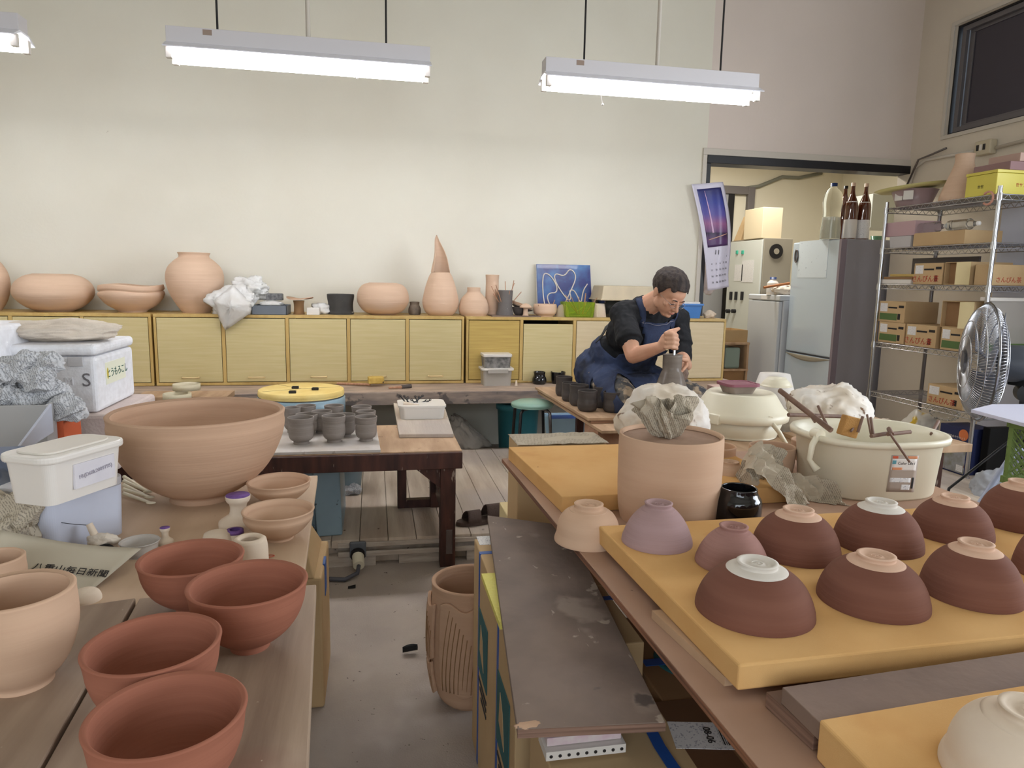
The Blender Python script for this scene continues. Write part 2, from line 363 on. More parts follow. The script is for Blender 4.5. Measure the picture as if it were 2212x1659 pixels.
mb = MB(); mb.box((WALL_L, WALL_B-.12, 0), (-2.75, WALL_B, CEIL)).box((.95, WALL_B-.12, 0), (WALL_R, WALL_B, CEIL)).box((-2.75, WALL_B-.12, 0), (.95, WALL_B, .9)).box((-2.75, WALL_B-.12, 2.6), (.95, WALL_B, CEIL))
struct('wall_rear', mb, m_wall)
struct('ceiling', MB().box((WALL_L, WALL_B, CEIL), (WALL_R, WALL_Y, CEIL+.1)), m_ceil)
# high dark sliding window on the right wall
def frame_x(mb, x0, x1, y0, y1, z0, z1, t):
    mb.box((x0, y0, z0), (x1, y1, z0+t)).box((x0, y0, z1-t), (x1, y1, z1)).box((x0, y0, z0+t), (x1, y0+t, z1-t)).box((x0, y1-t, z0+t), (x1, y1, z1-t)); return mb
wn = struct('window_1', frame_x(MB(), X0+.02, X1-.01, WY0, WY1, WZ0, WZ1, .012), m_black)
mb = frame_x(MB(), X0+.03, X0+.06, WY0+.013, WY1-.035, WZ0+.013, WZ1-.013, .035); mb.box((X0+.03, (WY0+WY1)/2-.03, WZ0+.03), (X0+.06, (WY0+WY1)/2+.03, WZ1-.03))
frame_x(mb, X0+.062, X0+.09, (WY0+WY1)/2, WY1-.075, WZ0+.03, WZ1-.03, .04)
O('window_frame', mb, m_alu, wn, bevel=.002)
O('window_pane', MB().box((X0+.072, WY0+.02, WZ0+.02), (X0+.078, WY1-.08, WZ1-.02)), m_glassd, wn)
struct('trim_3', frame_x(MB(), X0-.014, X0, WY0-.03, WY1+.03, WZ0-.03, WZ1+.03, .028), m_trimw, bevel=.002)
# the two daylight windows outside the picture
wr = struct('window_2', frame_x(MB(), X0+.03, X0+.09, -.35, 2.85, .85, 2.4, .04), m_alu)
wb = MB(); wb.box((-2.75, WALL_B-.08, .9), (.95, WALL_B-.03, .94)).box((-2.75, WALL_B-.08, 2.56), (.95, WALL_B-.03, 2.6)).box((-.93, WALL_B-.08, .94), (-.87, WALL_B-.03, 2.56))
struct('window_3', wb, m_alu)
# doorway: black lintel, black jamb, pale casing
struct('door_1', MB().box((DX, WALL_Y-.02, DZ-.035), (WALL_R, WALL_Y+.14, DZ+.025)).box((DX, WALL_Y-.01, .1), (DX+.035, WALL_Y+.14, DZ-.035)), m_black, bevel=.003)
struct('trim_4', MB().box((DX-.035, WALL_Y-.016, DZ+.026), (WALL_R, WALL_Y, DZ+.075)).box((DX-.035, WALL_Y-.016, .1), (DX-.001, WALL_Y, DZ+.026)), m_trimw, bevel=.003)
# back room beyond the doorway
BY, BR = 7.9, 5.6
mb = MB(); mb.box((1.9, BY, 0), (BR, BY+.1, 3)).box((BR, WALL_Y+.12, 0), (BR+.1, BY, 3)).box((1.8, WALL_Y+.12, 0), (1.9, BY, 3)).box((WALL_R+.14, WALL_Y, 0), (BR, WALL_Y+.12, 3))
struct('wall_back_room', mb, m_wall2).name = 'wall_far'
struct('ceiling', MB().box((1.8, WALL_Y+.12, 2.8), (BR, BY, 2.9)), m_ceil)
struct('floor', MB().box((1.9, WALL_Y-.05, -.1), (BR, BY, PL-.002)), m_conc)
# dark-framed sliding door in the back room wall
a = P(1568, 418, y=BY); b = P(1627, 405, y=BY); c = P(1628, 520, y=BY)
mb = MB(); mb.box((a.x-1.0, BY-.06, .12), (a.x-.9, BY-.002, b.z)).box((b.x-.085, BY-.06, .12), (b.x, BY-.002, b.z)).box((a.x-.9, BY-.06, b.z-.09), (b.x-.085, BY-.002, b.z))
dr = struct('door_2', mb, M_('grey_steel_frame', (112, 106, 104), .5), bevel=.004)
O('door_panel', MB().box((a.x-.9, BY-.03, .13), (a.x+.02, BY-.015, b.z-.09)), M_('frosted_door_glass', (160, 160, 160), .4), dr)
O('door_edge', MB().box((a.x+.02, BY-.05, .13), (a.x+.09, BY-.01, b.z-.09)), m_black, dr)
# ---------------------------------------------------------------- hanging fluorescent fixtures
def fixture(x0, x1, Y, zt, label, switch=None):
    """louvre-less twin tube batten hanging from rods; zt = top of its housing"""
    t = T('fluorescent_lamp', label, 'ceiling light', ((x0+x1)/2, Y, CEIL), 'twin-tube lamps hanging over the workshop')
    h = MB(); w_, hh = .045, .07
    ring = lambda x: [(x, Y-w_, zt), (x, Y+w_, zt), (x, Y+w_, zt-hh), (x, Y-w_, zt-hh)]
    a, b = ring(x0), ring(x1); h.add(a+b, [(0, 1, 2, 3), (7, 6, 5, 4), (0, 4, 5, 1), (1, 5, 6, 2), (2, 6, 7, 3), (3, 7, 4, 0)])
    O('housing', h, m_lampb, t, bevel=.002)
    r = MB(); q = lambda x: [(x, Y-w_, zt-hh), (x, Y-.1, zt-hh-.03), (x, Y-.098, zt-hh-.034), (x, Y-w_+.01, zt-hh-.008), (x, Y+w_-.01, zt-hh-.008), (x, Y+.098, zt-hh-.034), (x, Y+.1, zt-hh-.03), (x, Y+w_, zt-hh)]
    a, b = q(x0-.004), q(x1+.004); r.add(a+b, [(0, 1, 2, 3, 4, 5, 6, 7)[::-1], tuple(range(8, 16))]+[(i, (i+1) % 8, 8+(i+1) % 8, 8+i) for i in range(8)])
    O('reflector', r, m_lampr, t)
    for s in (-1, 1):
        O('tube', MB().cyl((x0+.03, Y+s*.055, zt-hh-.055), (x1-.03, Y+s*.055, zt-hh-.055), .0155, n=20), m_tube, t)
        for xe in (x0+.015, x1-.015): O('socket', MB().box((xe-.014, Y+s*.055-.014, zt-hh-.075), (xe+.014, Y+s*.055+.014, zt-hh-.018)), m_plas, t, bevel=.003)
    for f in (.18, .825): O('rod', MB().cyl((x0+(x1-x0)*f, Y, zt), (x0+(x1-x0)*f, Y, CEIL), .005, n=10), m_black, t)
    O('cable_pipe', MB().cyl((x0+(x1-x0)*.52, Y, zt), (x0+(x1-x0)*.52, Y, CEIL), .011, n=12), m_trimw, t)
    O('rating_plate', MB().box((x0+.16, Y-w_-.001, zt-.03), (x0+.2, Y-w_+.001, zt-.006)), M_('brown_plate', (150, 130, 116), .5), t)
    txt('CHI NA', .022, basis((x0+.12, Y-w_-.0006, zt-.03), (1, 0, 0), (0, 0, 1)), M_('lamp_stamp', (170, 166, 170), .6), t, 'stamp') if 0 else None
    return t
LY = 3.7
f1a, f1b = P(350, 70, y=LY-.1), P(931, 115, y=LY-.1); f2a, f2b = P(1185, 128, y=LY-.1), P(1652, 172, y=LY-.1); f0b = P(24, 22, y=LY-.1)
zt = P(640, 77, y=LY-.045).z
l1 = fixture(f1a.x, f1b.x, LY, zt, 'lit twin-tube lamp hanging left of centre, with a short looped pull cord')
l2 = fixture(f2a.x, f2b.x, LY, zt, 'lit twin-tube lamp hanging on the right, its cord swagged along the tubes')
l0 = fixture(f0b.x-1.24, f0b.x, LY, zt, 'lit twin-tube lamp cut off at the top left corner of the photo')
def swag(p, q, sag, n=16): return [p.lerp(q, i/n)+Vector((0, 0, -sag*4*(i/n)*(1-i/n))) for i in range(n+1)]
zz = zt-.14
c0 = P(762, 137, y=LY-.07); c1 = P(779, 137, y=LY-.07)
O('pull_cord', MB().tube(swag(c0, c1, .07), .0022, 8).cyl(c0, c0-Vector((0, 0, .03)), .005), m_plas, l1)
c0 = P(1362, 182, y=LY-.07); c1 = P(1487, 190, y=LY-.07)
mb = MB().tube(swag(c0, c1, .06), .0022, 8); c2 = P(1292, 172, y=LY-.07); c3 = P(1302, 226, y=LY-.07); mb.tube([c2, c2.lerp(c3, .5)+Vector((-.004, 0, 0)), c3], .0022, 8).ball(c3, .006, 2)
O('pull_cord', mb, m_plas, l2)
# conduit, socket and switch pipe on the right wall
so = P(2135, 320, x=WALL_R)
cp = [P(1960, 420, x=WALL_R-.02), P(1964, 400, x=WALL_R-.02), P(1976, 362, x=WALL_R-.02), P(2000, 345, x=WALL_R-.02), P(2030, 340, x=WALL_R-.02), P(2114, 325, x=WALL_R-.02)]
cn = T('wall_conduit', 'grey pipe running along the right wall under the dark high window', 'pipe', cp[3])
O('pipe', MB().tube(cp, .012, 12), m_trimw, cn); O('pipe', MB().tube([P(2152, 319, x=WALL_R-.02), Vector((WALL_R-.02, 3.2, so.z+.03))], .012, 12), m_trimw, cn)
O('cable', MB().tube([P(1960, 398, x=WALL_R-.05), P(1984, 345, x=WALL_R-.05), P(2012, 334, x=WALL_R-.05), P(2044, 320, x=WALL_R-.05)], .008, 8), m_steeld, cn)
sk = T('wall_socket', 'cream power socket box on the pipe under the dark high window', 'socket', so)
O('socket_box', MB().box((WALL_R-.06, so.y-.075, so.z-.05), (WALL_R-.001, so.y+.06, so.z+.05)), M_('cream_socket', (196, 184, 158), .5), sk, bevel=.008)
for k in range(3): O('outlet', MB().box((WALL_R-.063, so.y-.035+k*.028, so.z-.018), (WALL_R-.0605, so.y-.015+k*.028, so.z+.022)), m_black if k != 1 else m_plas, sk)
# ---------------------------------------------------------------- cabinets along the back wall
CYF, CZ1 = 4.75, .995; CZ0 = .54
def cx(px): return P(px, 760, y=CYF).x
def cabinet(pxs, label, deep=(), gap=(), pale=(), nohandle=()):
    x0, x1 = cx(pxs[0]), cx(pxs[-1]); t = T('cabinet', label, 'cabinet', ((x0+x1)/2, 4.97, CZ0), 'low yellow cabinets along the back wall')
    c = MB(); e = .016; x0 += .003; x1 -= .003
    c.box((x0, CYF, CZ1-.02), (x1, WALL_Y-.005, CZ1)).box((x0, CYF, CZ0+.001), (x1, WALL_Y-.005, CZ0+.02)).box((x0, CYF, CZ0+.02), (x0+e, WALL_Y-.005, CZ1-.02)).box((x1-e, CYF, CZ0+.02), (x1, WALL_Y-.005, CZ1-.02))
    for p in pxs[1:-1]: c.box((cx(p)-.011, CYF, CZ0+.02), (cx(p)+.011, WALL_Y-.03, CZ1-.02))
    O('cabinet_body', c, m_lamedge, t, bevel=.002)
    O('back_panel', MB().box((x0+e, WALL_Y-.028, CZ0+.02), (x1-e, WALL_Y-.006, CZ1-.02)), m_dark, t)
    for i, (a, b) in enumerate(zip(pxs, pxs[1:])):
        l = (x0+e if i == 0 else cx(a)+.011)+.003; r = (x1-e if i == len(pxs)-2 else cx(b)-.011)-.003
        zt_ = CZ1-.024-(.022 if i in gap else 0); d = MB(); y = CYF+(.006 if i in deep else -.002)
        d.box((l, y, CZ0+.024-(.012 if i in gap else 0)), (r, y+.016, zt_))
        if i in pale and i in gap: pass
        o = O('door', d, m_lamdeep if i in deep else m_lampale if i in pale else m_laminate, t, bevel=.0015)
        if i not in nohandle:
            hx = (l+r)/2; hz = CZ0+.055; hw = .048
            hm = MB(); hm.tube([(hx-hw, y, hz), (hx-hw, y-.022, hz), (hx-hw+.012, y-.03, hz), (hx+hw-.012, y-.03, hz), (hx+hw, y-.022, hz), (hx+hw, y, hz)], .006, 8)
            O('handle', hm, M_('pale_handle', (214, 190, 140), .4), o)
    return t
cabinet([-330, -180, -80, 27.5, 181, 330.5], 'yellow cabinet at the far left, under the big flat and wavy pots')
cabinet([333, 484, 621.5, 753.5, 880, 1003], 'long yellow cabinet with five doors and wooden bar handles', nohandle=())
cabinet([1006, 1126, 1240, 1352, 1462, 1566], 'yellow cabinet behind the potter, one door slipped down leaving a black gap', deep=(0,), gap=(1,), pale=(2, 3, 4), nohandle=(0, 1, 2, 3, 4))
# bench under the cabinets
by0 = P(800, 846, .54).y; tb = T('workbench', 'long clay-stained bench carrying the yellow cabinets', 'bench', (-.6, 4.9, 0))
O('benchtop', MB().box((WALL_L+.02, by0, .497), (2.6, WALL_Y-.004, .539)), [m_benchtop], tb, bevel=.004)
O('front_rail', MB().box((WALL_L+.02, by0-.012, .455), (2.6, by0-.0005, .534)), m_grime, tb, bevel=.003)
for px in (790, 100, 1330):
    lx = P(px, 900, y=by0+.1).x; zb = 0.0
    O('leg', MB().box((lx-.03, by0+.06, 0), (lx+.03, by0+.12, .496)), m_steeld if px == 790 else m_grime, tb, bevel=.003)
# ---------------------------------------------------------------- pots (lathe helpers)
def az(px, py): d = ray(px, py); return atan2(d.x, d.y)
def fit(L, R, yw, yt, z0, yb=None, Y=None, k=.5, topr=1.0, D=None):
    a0, a1 = az(L, yw), az(R, yw); a = (a0+a1)/2; s = sin(abs(a1-a0)/2)
    if Y is not None: D = Y/cos(a)
    elif D is None:
        mid = (L+R)/2; q = P(mid, yb, z0); D = hypot(q.x, q.y)/(1-k*s)
    Rr = D*s; C = Vector((D*sin(a), D*cos(a), z0))
    dt = D+topr*Rr if (z0 < H) else D
    d = ray((L+R)/2, yt); zt_ = H+d.z/hypot(d.x, d.y)*dt
    return C, Rr, zt_-z0
def shell(prof, th, R, Hh, lip=True):
    """outer profile fractions (r,z) from foot to rim -> closed vessel profile with wall thickness"""
    out = [(r*R, z*Hh) for r, z in prof]; inn = []
    for i in range(len(out)-1, -1, -1):
        r, z = out[i]
        if z < th*1.6 and i < len(out)-1: continue
        inn.append((max(r-th, .0), z))
    rr = inn[0]; res = [(0, out[0][1])]+out
    res.append((out[-1][0]-th*.5, out[-1][1]+th*.35)); res += [(rr[0], out[-1][1]-th*.1)]+inn[1:]
    res.append((inn[-1][0]*.6, max(th*1.3, inn[-1][1]-th*.6))); res.append((0, th*1.3)); return res
def smoothp(p, n=2):
    for _ in range(n):
        q = [p[0]]
        for a, b in zip(p, p[1:]): q += [(a[0]*.75+b[0]*.25, a[1]*.75+b[1]*.25), (a[0]*.25+b[0]*.75, a[1]*.25+b[1]*.75)]
        q.append(p[-1]); p = q
    return p
ROLL = {}
def pot(name, label, cat, mat, prof, th=.006, group=None, n=64, sm=2, wob=None, foot=None, **k):
    k.setdefault('k', prof[0][0]); C, R, Hh = fit(**k)
    pr = smoothp(prof, sm); full = shell(pr, th, R, Hh)
    o = O(name, MB().lathe(full, C, n, wob=wob), mat, label=label, cat=cat, group=group)
    return o, C, R, Hh
def solidpot(name, label, cat, mat, prof, group=None, n=48, sm=2, **k):
    k.setdefault('k', prof[0][0]); C, R, Hh = fit(**k); pr = [(r*R, z*Hh) for r, z in smoothp(prof, sm)]
    return O(name, MB().lathe([(0, 0)]+pr+[(0, pr[-1][1])], C, n), mat, label=label, cat=cat, group=group), C, R, Hh
SH = 'unfired pots standing on the yellow cabinets'
S0 = CZ1
flat = [(.42, 0), (.7, .12), (.95, .36), (1, .55), (.92, .78), (.7, .95), (.5, 1)]
pot('vase', 'tall round pink pot cut off by the left edge of the photo', 'vase', m_pink2, [(.4, 0), (.8, .2), (1, .5), (.92, .75), (.6, .95), (.4, 1)], L=-62, R=24, yw=608, yt=562, z0=S0, Y=4.97, th=.008)
pot('vase', 'wide flattened pink pot, second from the left on the cabinets', 'vase', m_pink2, flat, L=21, R=207, yw=632, yt=592, z0=S0, Y=4.955, th=.008)
pot('bowl', 'wide pink bowl with a wavy pinched-in rim on the cabinets', 'bowl', m_pink2, [(.42, 0), (.45, .06), (.78, .28), (1, .62), (.985, .75), (.93, .78), (1.0, .84), (.97, 1)], L=209, R=357, yw=633, yt=615, z0=S0, Y=4.96, th=.008, sm=1,
    wob=lambda q, a, kk: q*1.0+Vector((0, 0, .006*sin(3*a+1))) if q.z > .1 else q)
pot('vase', 'big round-shouldered pink jar with a flared short neck', 'vase', m_pink2, [(.46, 0), (.56, .06), (.86, .3), (1, .55), (.93, .75), (.66, .88), (.52, .92), (.5, .96), (.55, 1)], L=355, R=486, yw=608, yt=548, z0=S0, Y=4.95, th=.007)
pot('vase', 'low round pink pot with a wide closed-in mouth', 'vase', m_pink2, [(.45, 0), (.75, .1), (.96, .34), (1, .52), (.95, .76), (.78, .95), (.55, 1)], L=770, R=884, yw=648, yt=611, z0=S0, Y=4.93, th=.007)
pot('jar', 'small dark grey dusty jar between two pink pots', 'jar', M_('dusty_grey_jar', (128, 114, 100), .8, rgb2=(96, 86, 78), ns=20), [(.85, 0), (1, .12), (1, .5), (.8, .72), (.72, .8), (.8, 1)], L=882, R=909, yw=668, yt=652, z0=S0, Y=4.96)
pot('vase', 'pink bottle vase with a short neck between the spired vessel and the tall cylinder', 'vase', m_pink2, [(.82, 0), (.97, .12), (1, .3), (.85, .6), (.5, .8), (.42, .86), (.44, 1)], L=990, R=1056, yw=672, yt=621, z0=S0, Y=4.92, th=.006)
pot('vase', 'tall narrow pink cylinder vase on the cabinets', 'vase', m_pink2, [(.95, 0), (1, .2), (.95, .6), (.9, .85), (.98, 1)], L=1048, R=1078, yw=640, yt=594, z0=S0, Y=5.0, th=.005)
gv, gC, gR, gH = pot('vase', 'grey waisted vase full of thin sticks', 'vase', M_('speckled_grey_vase', (112, 106, 102), .6, rgb2=(96, 90, 88), ns=6, spots=[((190, 184, 176), 60, .68, .02)]), [(1, 0), (1, .08), (.86, .25), (.82, .6), (.9, 1)], L=1072, R=1109, yw=680, yt=627, z0=S0, Y=4.9, th=.004)
# vessel with a curling spire
C, R, Hh = fit(L=912, R=991, yw=662, yt=590, z0=S0, Y=4.93, k=.6)
pr = smoothp([(.62, 0), (.85, .08), (1, .28), (.92, .48), (.78, .72), (.62, .92), (.5, 1.0)], 2)
tp = P(946, 508, y=4.93).z-S0
mb = MB(); mb.smooth = True; n = 64; rows = []
for kk in range(60):
    f = kk/59
    if f < .62:
        t_ = f/.62; i = t_*(len(pr)-1); a, b = pr[int(i)], pr[min(int(i)+1, len(pr)-1)]; r = a[0]+(b[0]-a[0])*(i % 1); z = a[1]+(b[1]-a[1])*(i % 1)
        rows.append((r*R, z*Hh, pi, 0))
    else:
        t_ = (f-.62)/.38; rows.append((R*.5*(1-t_)**.75+.002, Hh+(tp-Hh)*t_, pi*(1-t_)**.15*(.52+.1*(1-t_)), t_))
for r, z, w_, t_ in rows:
    for i in range(n+1):
        a = -pi+2*pi*i/n; aa = pi*.62+a*(w_/pi) if t_ > 0 else pi*.62+a
        off = R*.12*sin(t_*5)*t_ - R*.1*t_
        zz2 = z
        if t_ == 0 and z > Hh*.8: zz2 = z
        mb.v.append(C+Vector((r*cos(aa)+off, r*sin(aa), zz2)))
for kk in range(36, 59):
    for i in range(n): mb.f.append([kk*(n+1)+i, kk*(n+1)+i+1, (kk+1)*(n+1)+i+1, (kk+1)*(n+1)+i]); mb.mi.append(0); mb.sm.append(True)
_n0 = len(mb.v)
mb.lathe(shell([(r, z) for r, z in pr], .007, R, Hh), C, 64)
O('spired_vessel', mb, m_pink2, label='gourd-shaped pink vessel whose open top rises into a curled pointed spire', cat='sculpture', solid=.005)
# sticks
def sticks(n, C, r, h0, h1, mat, label, group, seed, lean=.55, name='stick'):
    random.seed(seed)
    for i in range(n):
        a = random.uniform(0, 2*pi); b = a+random.uniform(-.6, .6); L_ = random.uniform(h0, h1); ln = random.uniform(.1, lean)
        p = C+Vector((r*.5*cos(a), r*.5*sin(a), 0)); q = p+Vector((cos(b)*ln, sin(b)*ln*.6, 1)).normalized()*L_
        O(name, MB().cyl(p, q, .0028, n=6), mat, label=label, cat='stick', group=group)
sticks(9, gC+Vector((0, 0, .06)), gR*.8, .12, .2, m_sticko, 'thin wooden stick poking out of the grey waisted vase', 'sticks in the grey vase', 5, .9)
# plastic bags
def crumple(c, r, sc, seed, amp=.35, fr=1.6, sub=4, ridge=True, flat_z=None):
    off = Vector((seed*3.7, seed*1.3, seed*2.1))
    def fn(q):
        d = q.normalized(); a = noise.noise(d*fr+off)
        b = 1-abs(noise.noise(d*fr*2.3+off*2))*2; e = 1-abs(noise.noise(d*fr*5+off*3))*2
        k = 1+amp*a+(amp*.45*b+amp*.2*e if ridge else 0); return d*k
    mb = MB().ball(c, r, sub, sc, fn)
    if flat_z is not None:
        for v in mb.v: v.z = max(v.z, flat_z)
    return mb
bc = P(503, 655, y=4.8); mb = crumple(bc, .1, (1.25, .8, 1.0), 1, .35, 1.8, 5)
tip = P(487, 714, y=4.72)
for v in mb.v:
    if v.z < S0+.012:
        if v.y > CYF-.02: v.z = S0+.001
    d = (v-bc)
lo_ = [v for v in mb.v if v.y <= CYF-.02 and v.z < bc.z-.02]
b1 = O('plastic_bag', mb, m_bag, label='white plastic bag slumped over the cabinet edge beside the big jar', cat='bag', smooth=True)
mb = MB(); pts = [P(461, 650, y=4.73), P(503, 615, y=4.735), P(543, 655, y=4.73), P(541, 676, y=4.725), P(487, 714, y=4.72), P(474, 690, y=4.722)]
cc = P(500, 662, y=4.655); mb.smooth = True
rr_ = [[cc.lerp(p, t_)+Vector((0, -.02*(1-t_*t_)+.006*sin(9*t_+i*2.1), 0)) for i, p in enumerate([pts[j].lerp(pts[(j+1) % 6], s_/5) for j in range(6) for s_ in range(5)])] for t_ in (0, .2, .4, .6, .8, 1)]
N_ = 30; vs = [v for r_ in rr_ for v in r_]; mb.add(vs, [(k*N_+i, k*N_+(i+1) % N_, (k+1)*N_+(i+1) % N_, (k+1)*N_+i) for k in range(5) for i in range(N_)])
O('bag_front', mb, m_bag, b1, solid=.002)
O('bag_top', crumple(P(540, 625, y=4.95), .085, (1.1, .7, .75), 4, .5, 2.2, 5), m_bag, b1, smooth=True)
def facet(c, r, sc, seed, sub=4, flat_z=None, k=8, crease=.12):
    """crumpled paper: several random polyhedra merged, so sharp ridges meet sharp valleys"""
    rnd = random.Random(seed); polys = []
    for j in range(6):
        pl = []
        for _ in range(k):
            z = rnd.uniform(-1, 1); a = rnd.uniform(0, 2*pi); q = (1-z*z)**.5; pl.append((Vector((q*cos(a), q*sin(a), z)), rnd.uniform(.38, .9)))
        polys.append(pl)
    off = Vector((seed*1.7, seed*.7, seed*.3))
    def fn(q):
        d = q.normalized(); rr = []
        for pl in polys:
            r_ = 1.3
            for n_, h_ in pl:
                t_ = d.dot(n_)
                if t_ > .05: r_ = min(r_, h_/t_)
            rr.append(r_)
        rr.sort(); r_ = rr[-2]*.7+rr[-3]*.3
        return d*min(1.15, r_)*(1-crease*max(0, 1-abs(noise.noise(d*2.4+off))*8))
    mb = MB().ball(c, r, sub, sc, fn)
    if flat_z is not None:
        for v in mb.v: v.z = max(v.z, flat_z)
    return mb
def ybox(px0, px1, pyt, z0, Y0, Y1): a = P(px0, pyt, y=Y0); b = P(px1, pyt, y=Y0); return (a.x, Y0, z0), (b.x, Y1, (a.z+b.z)/2)
t = T('tray', 'grey rectangular tray beside the plastic bag on the cabinets', 'tray', P(584, 680, y=4.78))
lo, hi = ybox(543, 619, 660, S0, 4.76, 5.0); mb = MB().box(lo, (hi[0], lo[1]+.006, hi[2])).box((lo[0], hi[1]-.006, S0), hi).box(lo, (lo[0]+.006, hi[1], hi[2])).box((hi[0]-.006, lo[1], S0), hi).box(lo, (hi[0], hi[1], S0+.005))
O('tray_body', mb, M_('slate_plastic', (104, 110, 118), .5), t, bevel=.002)
O('clay_lump', crumple(P(586, 656, y=4.88), .055, (1.3, 1, .35), 9, .2, 2), m_bag, label='clear wrapping bunched in the grey tray', cat='plastic wrap', smooth=True).name = 'plastic_wrap'
O('block', MB().box(*ybox(574, 610, 634, P(590, 649, y=4.86).z, 4.86, 4.92)), M_('speckled_grey', (128, 126, 126), .8, rgb2=(90, 90, 90), ns=60), label='small grey speckled block on the wrapping in the tray', cat='block', bevel=.006)
solidpot('bobbin', 'brown clay spool shape under a warped thin disc', 'pottery', m_cardd, [(.8, 0), (.68, .2), (.66, .7), (.78, .96)], L=630, R=662, yw=678, yt=648, z0=S0, Y=4.86, topr=0)
d0 = P(648, 646, y=4.86); O('disc', MB().lathe([(0, -.002), (.085, .003), (.086, .007), (0, .003)], d0+Vector((0, 0, .001)), 40, wob=lambda q, a, k: q+Vector((0, 0, .008*cos(2*a+.6)))), m_tan, label='warped thin clay disc lying on the brown spool', cat='disc')
t = T('plastic_box', 'small white open box with odds and ends beside the dark grey pot', 'box', P(676, 682, y=4.8))
O('box_body', MB().box(*ybox(662, 690, 665, S0, 4.78, 4.86)), m_plas, t, bevel=.004)
O('plastic_bag', crumple(P(694, 668, y=4.9), .045, (1.2, .8, .8), 12, .4, 2, flat_z=S0), m_bag, label='small crumpled white bag left of the dark grey pot', cat='bag', smooth=True)
pot('pot', 'dark grey dusty cylinder pot with a stepped base', 'pot', M_('charcoal_dusty', (72, 70, 68), .8, rgb2=(58, 56, 54), ns=8, spots=[((170, 164, 156), 18, .68, .03)]), [(.96, 0), (.98, .1), (.93, .14), (.9, .5), (1, .85), (1, 1)], L=706, R=765, yw=642, yt=635, z0=S0, Y=4.93, sm=1)
# dishes right of the grey vase
pb = T('board', 'thin grey board under the small clay dishes on the cabinets', 'board', P(1130, 684, y=4.85))
a_, b_ = P(1062, 684, y=4.8), P(1166, 684, y=4.8); O('board_sheet', MB().box((a_.x, 4.77, S0), (b_.x, 4.98, S0+.006)), m_gboard2, pb)
for i, (yy, dz) in enumerate(((4.93, .02), (4.93, .032), (4.93, .044))):
    q = P(1126, 668, y=yy); O('dish', MB().lathe([(0, 0), (.04, 0), (.08, .02), (.082, .022), (.04, .006), (0, .006)], Vector((0, 0, 0)), 40).xf(Matrix.Translation((q.x, yy, S0+dz+.02)) @ Matrix.Rotation(.3, 4, 'Y')), m_pink2 if i else m_greyd, label=['darkest dish at the bottom of the leaning dish stack', 'middle pink dish of the leaning dish stack', 'topmost pink dish of the leaning dish stack'][i], cat='dish')
pot('bowl', 'dark bowl under the leaning dishes', 'bowl', m_greyd, [(.5, 0), (.8, .3), (1, 1)], L=1106, R=1136, yw=666, yt=663, z0=S0+.007, Y=4.9, th=.004)
solidpot('mushroom', 'small mushroom-shaped clay piece on the grey board', 'pottery', m_pink2, [(.5, 0), (.4, .1), (.34, .5), (.4, .6), (1, .62), (.95, .75), (.5, .93), (0.05, 1)], L=1122, R=1149, yw=665, yt=655, z0=S0+.007, Y=4.85, sm=1, topr=0)
dh, dC, dR, dH = pot('bowl', 'small pink straight-sided bowl holding a few sticks', 'bowl', m_pink2, [(.7, 0), (.72, .1), (1, .25), (1, .85), (.94, 1)], L=1152, R=1203, yw=668, yt=656, z0=S0, Y=4.9, th=.004)
sticks(5, dC+Vector((0, 0, .015)), dR, .06, .11, m_sticko, 'thin stick in the small pink straight-sided bowl', 'sticks in the small pink bowl', 8, 1.6)
pot('bowl', 'upturned grey-beige bowl behind the green plastic box', 'bowl', M_('grey_beige_clay', (176, 162, 140), .8), [(1, 0), (.97, .1), (.85, .6), (.6, .93), (.3, 1)], L=1200, R=1230, yw=678, yt=658, z0=S0, Y=4.88, topr=.3)
# blue relief picture
pa, pb_, pc = P(1159, 567, y=5.17), P(1275, 568, y=5.17), P(1166, 672, y=5.1)
t = T('relief_picture', 'glossy deep blue ceramic panel with looping cream rope relief', 'picture', Vector(((pa.x+pb_.x)/2, 5.12, S0)))
w_ = pb_.x-pa.x; hgt = pa.z-S0; M = basis(Vector((pa.x, 5.08, S0)), (1, 0, 0), (0, .1, hgt))
O('panel', MB().box((0, 0, -.008), (w_, hgt, .008)).xf(M), M_('blue_glaze', (20, 40, 110), .3, rgb2=(70, 128, 186), ns=7, lo=.42, hi=.78, coat=.15), t, bevel=.002)
O('panel_edge', MB().box((-.004, -.002, -.009), (w_+.004, hgt+.004, -.004)).xf(M), m_plas, t)
def rope(pp): # picture fractions measured from the photo crop (x 1262-1722, y 340-700)
    return [Vector(((x-1262)/460*w_, (1-(y-340)/360)*hgt*.97, .011)) for x, y in pp]
for q in ([(1330, 680), (1305, 560), (1310, 405), (1350, 395), (1400, 440), (1430, 500), (1420, 540), (1360, 540), (1335, 580), (1400, 695)],
          [(1440, 690), (1500, 600), (1540, 530), (1595, 430), (1580, 380), (1540, 362), (1510, 400), (1480, 415), (1420, 395), (1405, 430), (1440, 500), (1500, 575), (1530, 595), (1545, 570), (1530, 520), (1570, 515), (1600, 560), (1620, 610), (1680, 610), (1640, 650), (1540, 690), (1450, 690)], [(1690, 470), (1650, 520), (1632, 600)]):
    qq = [Vector((x.x, x.y)) for x in rope(q)]; q3 = smoothp([(v.x, v.y) for v in qq], 2)
    O('rope_relief', MB().tube([(v[0], v[1], .011) for v in q3], .0045, 8).xf(M), M_('pale_rope', (216, 206, 196), .6), t)
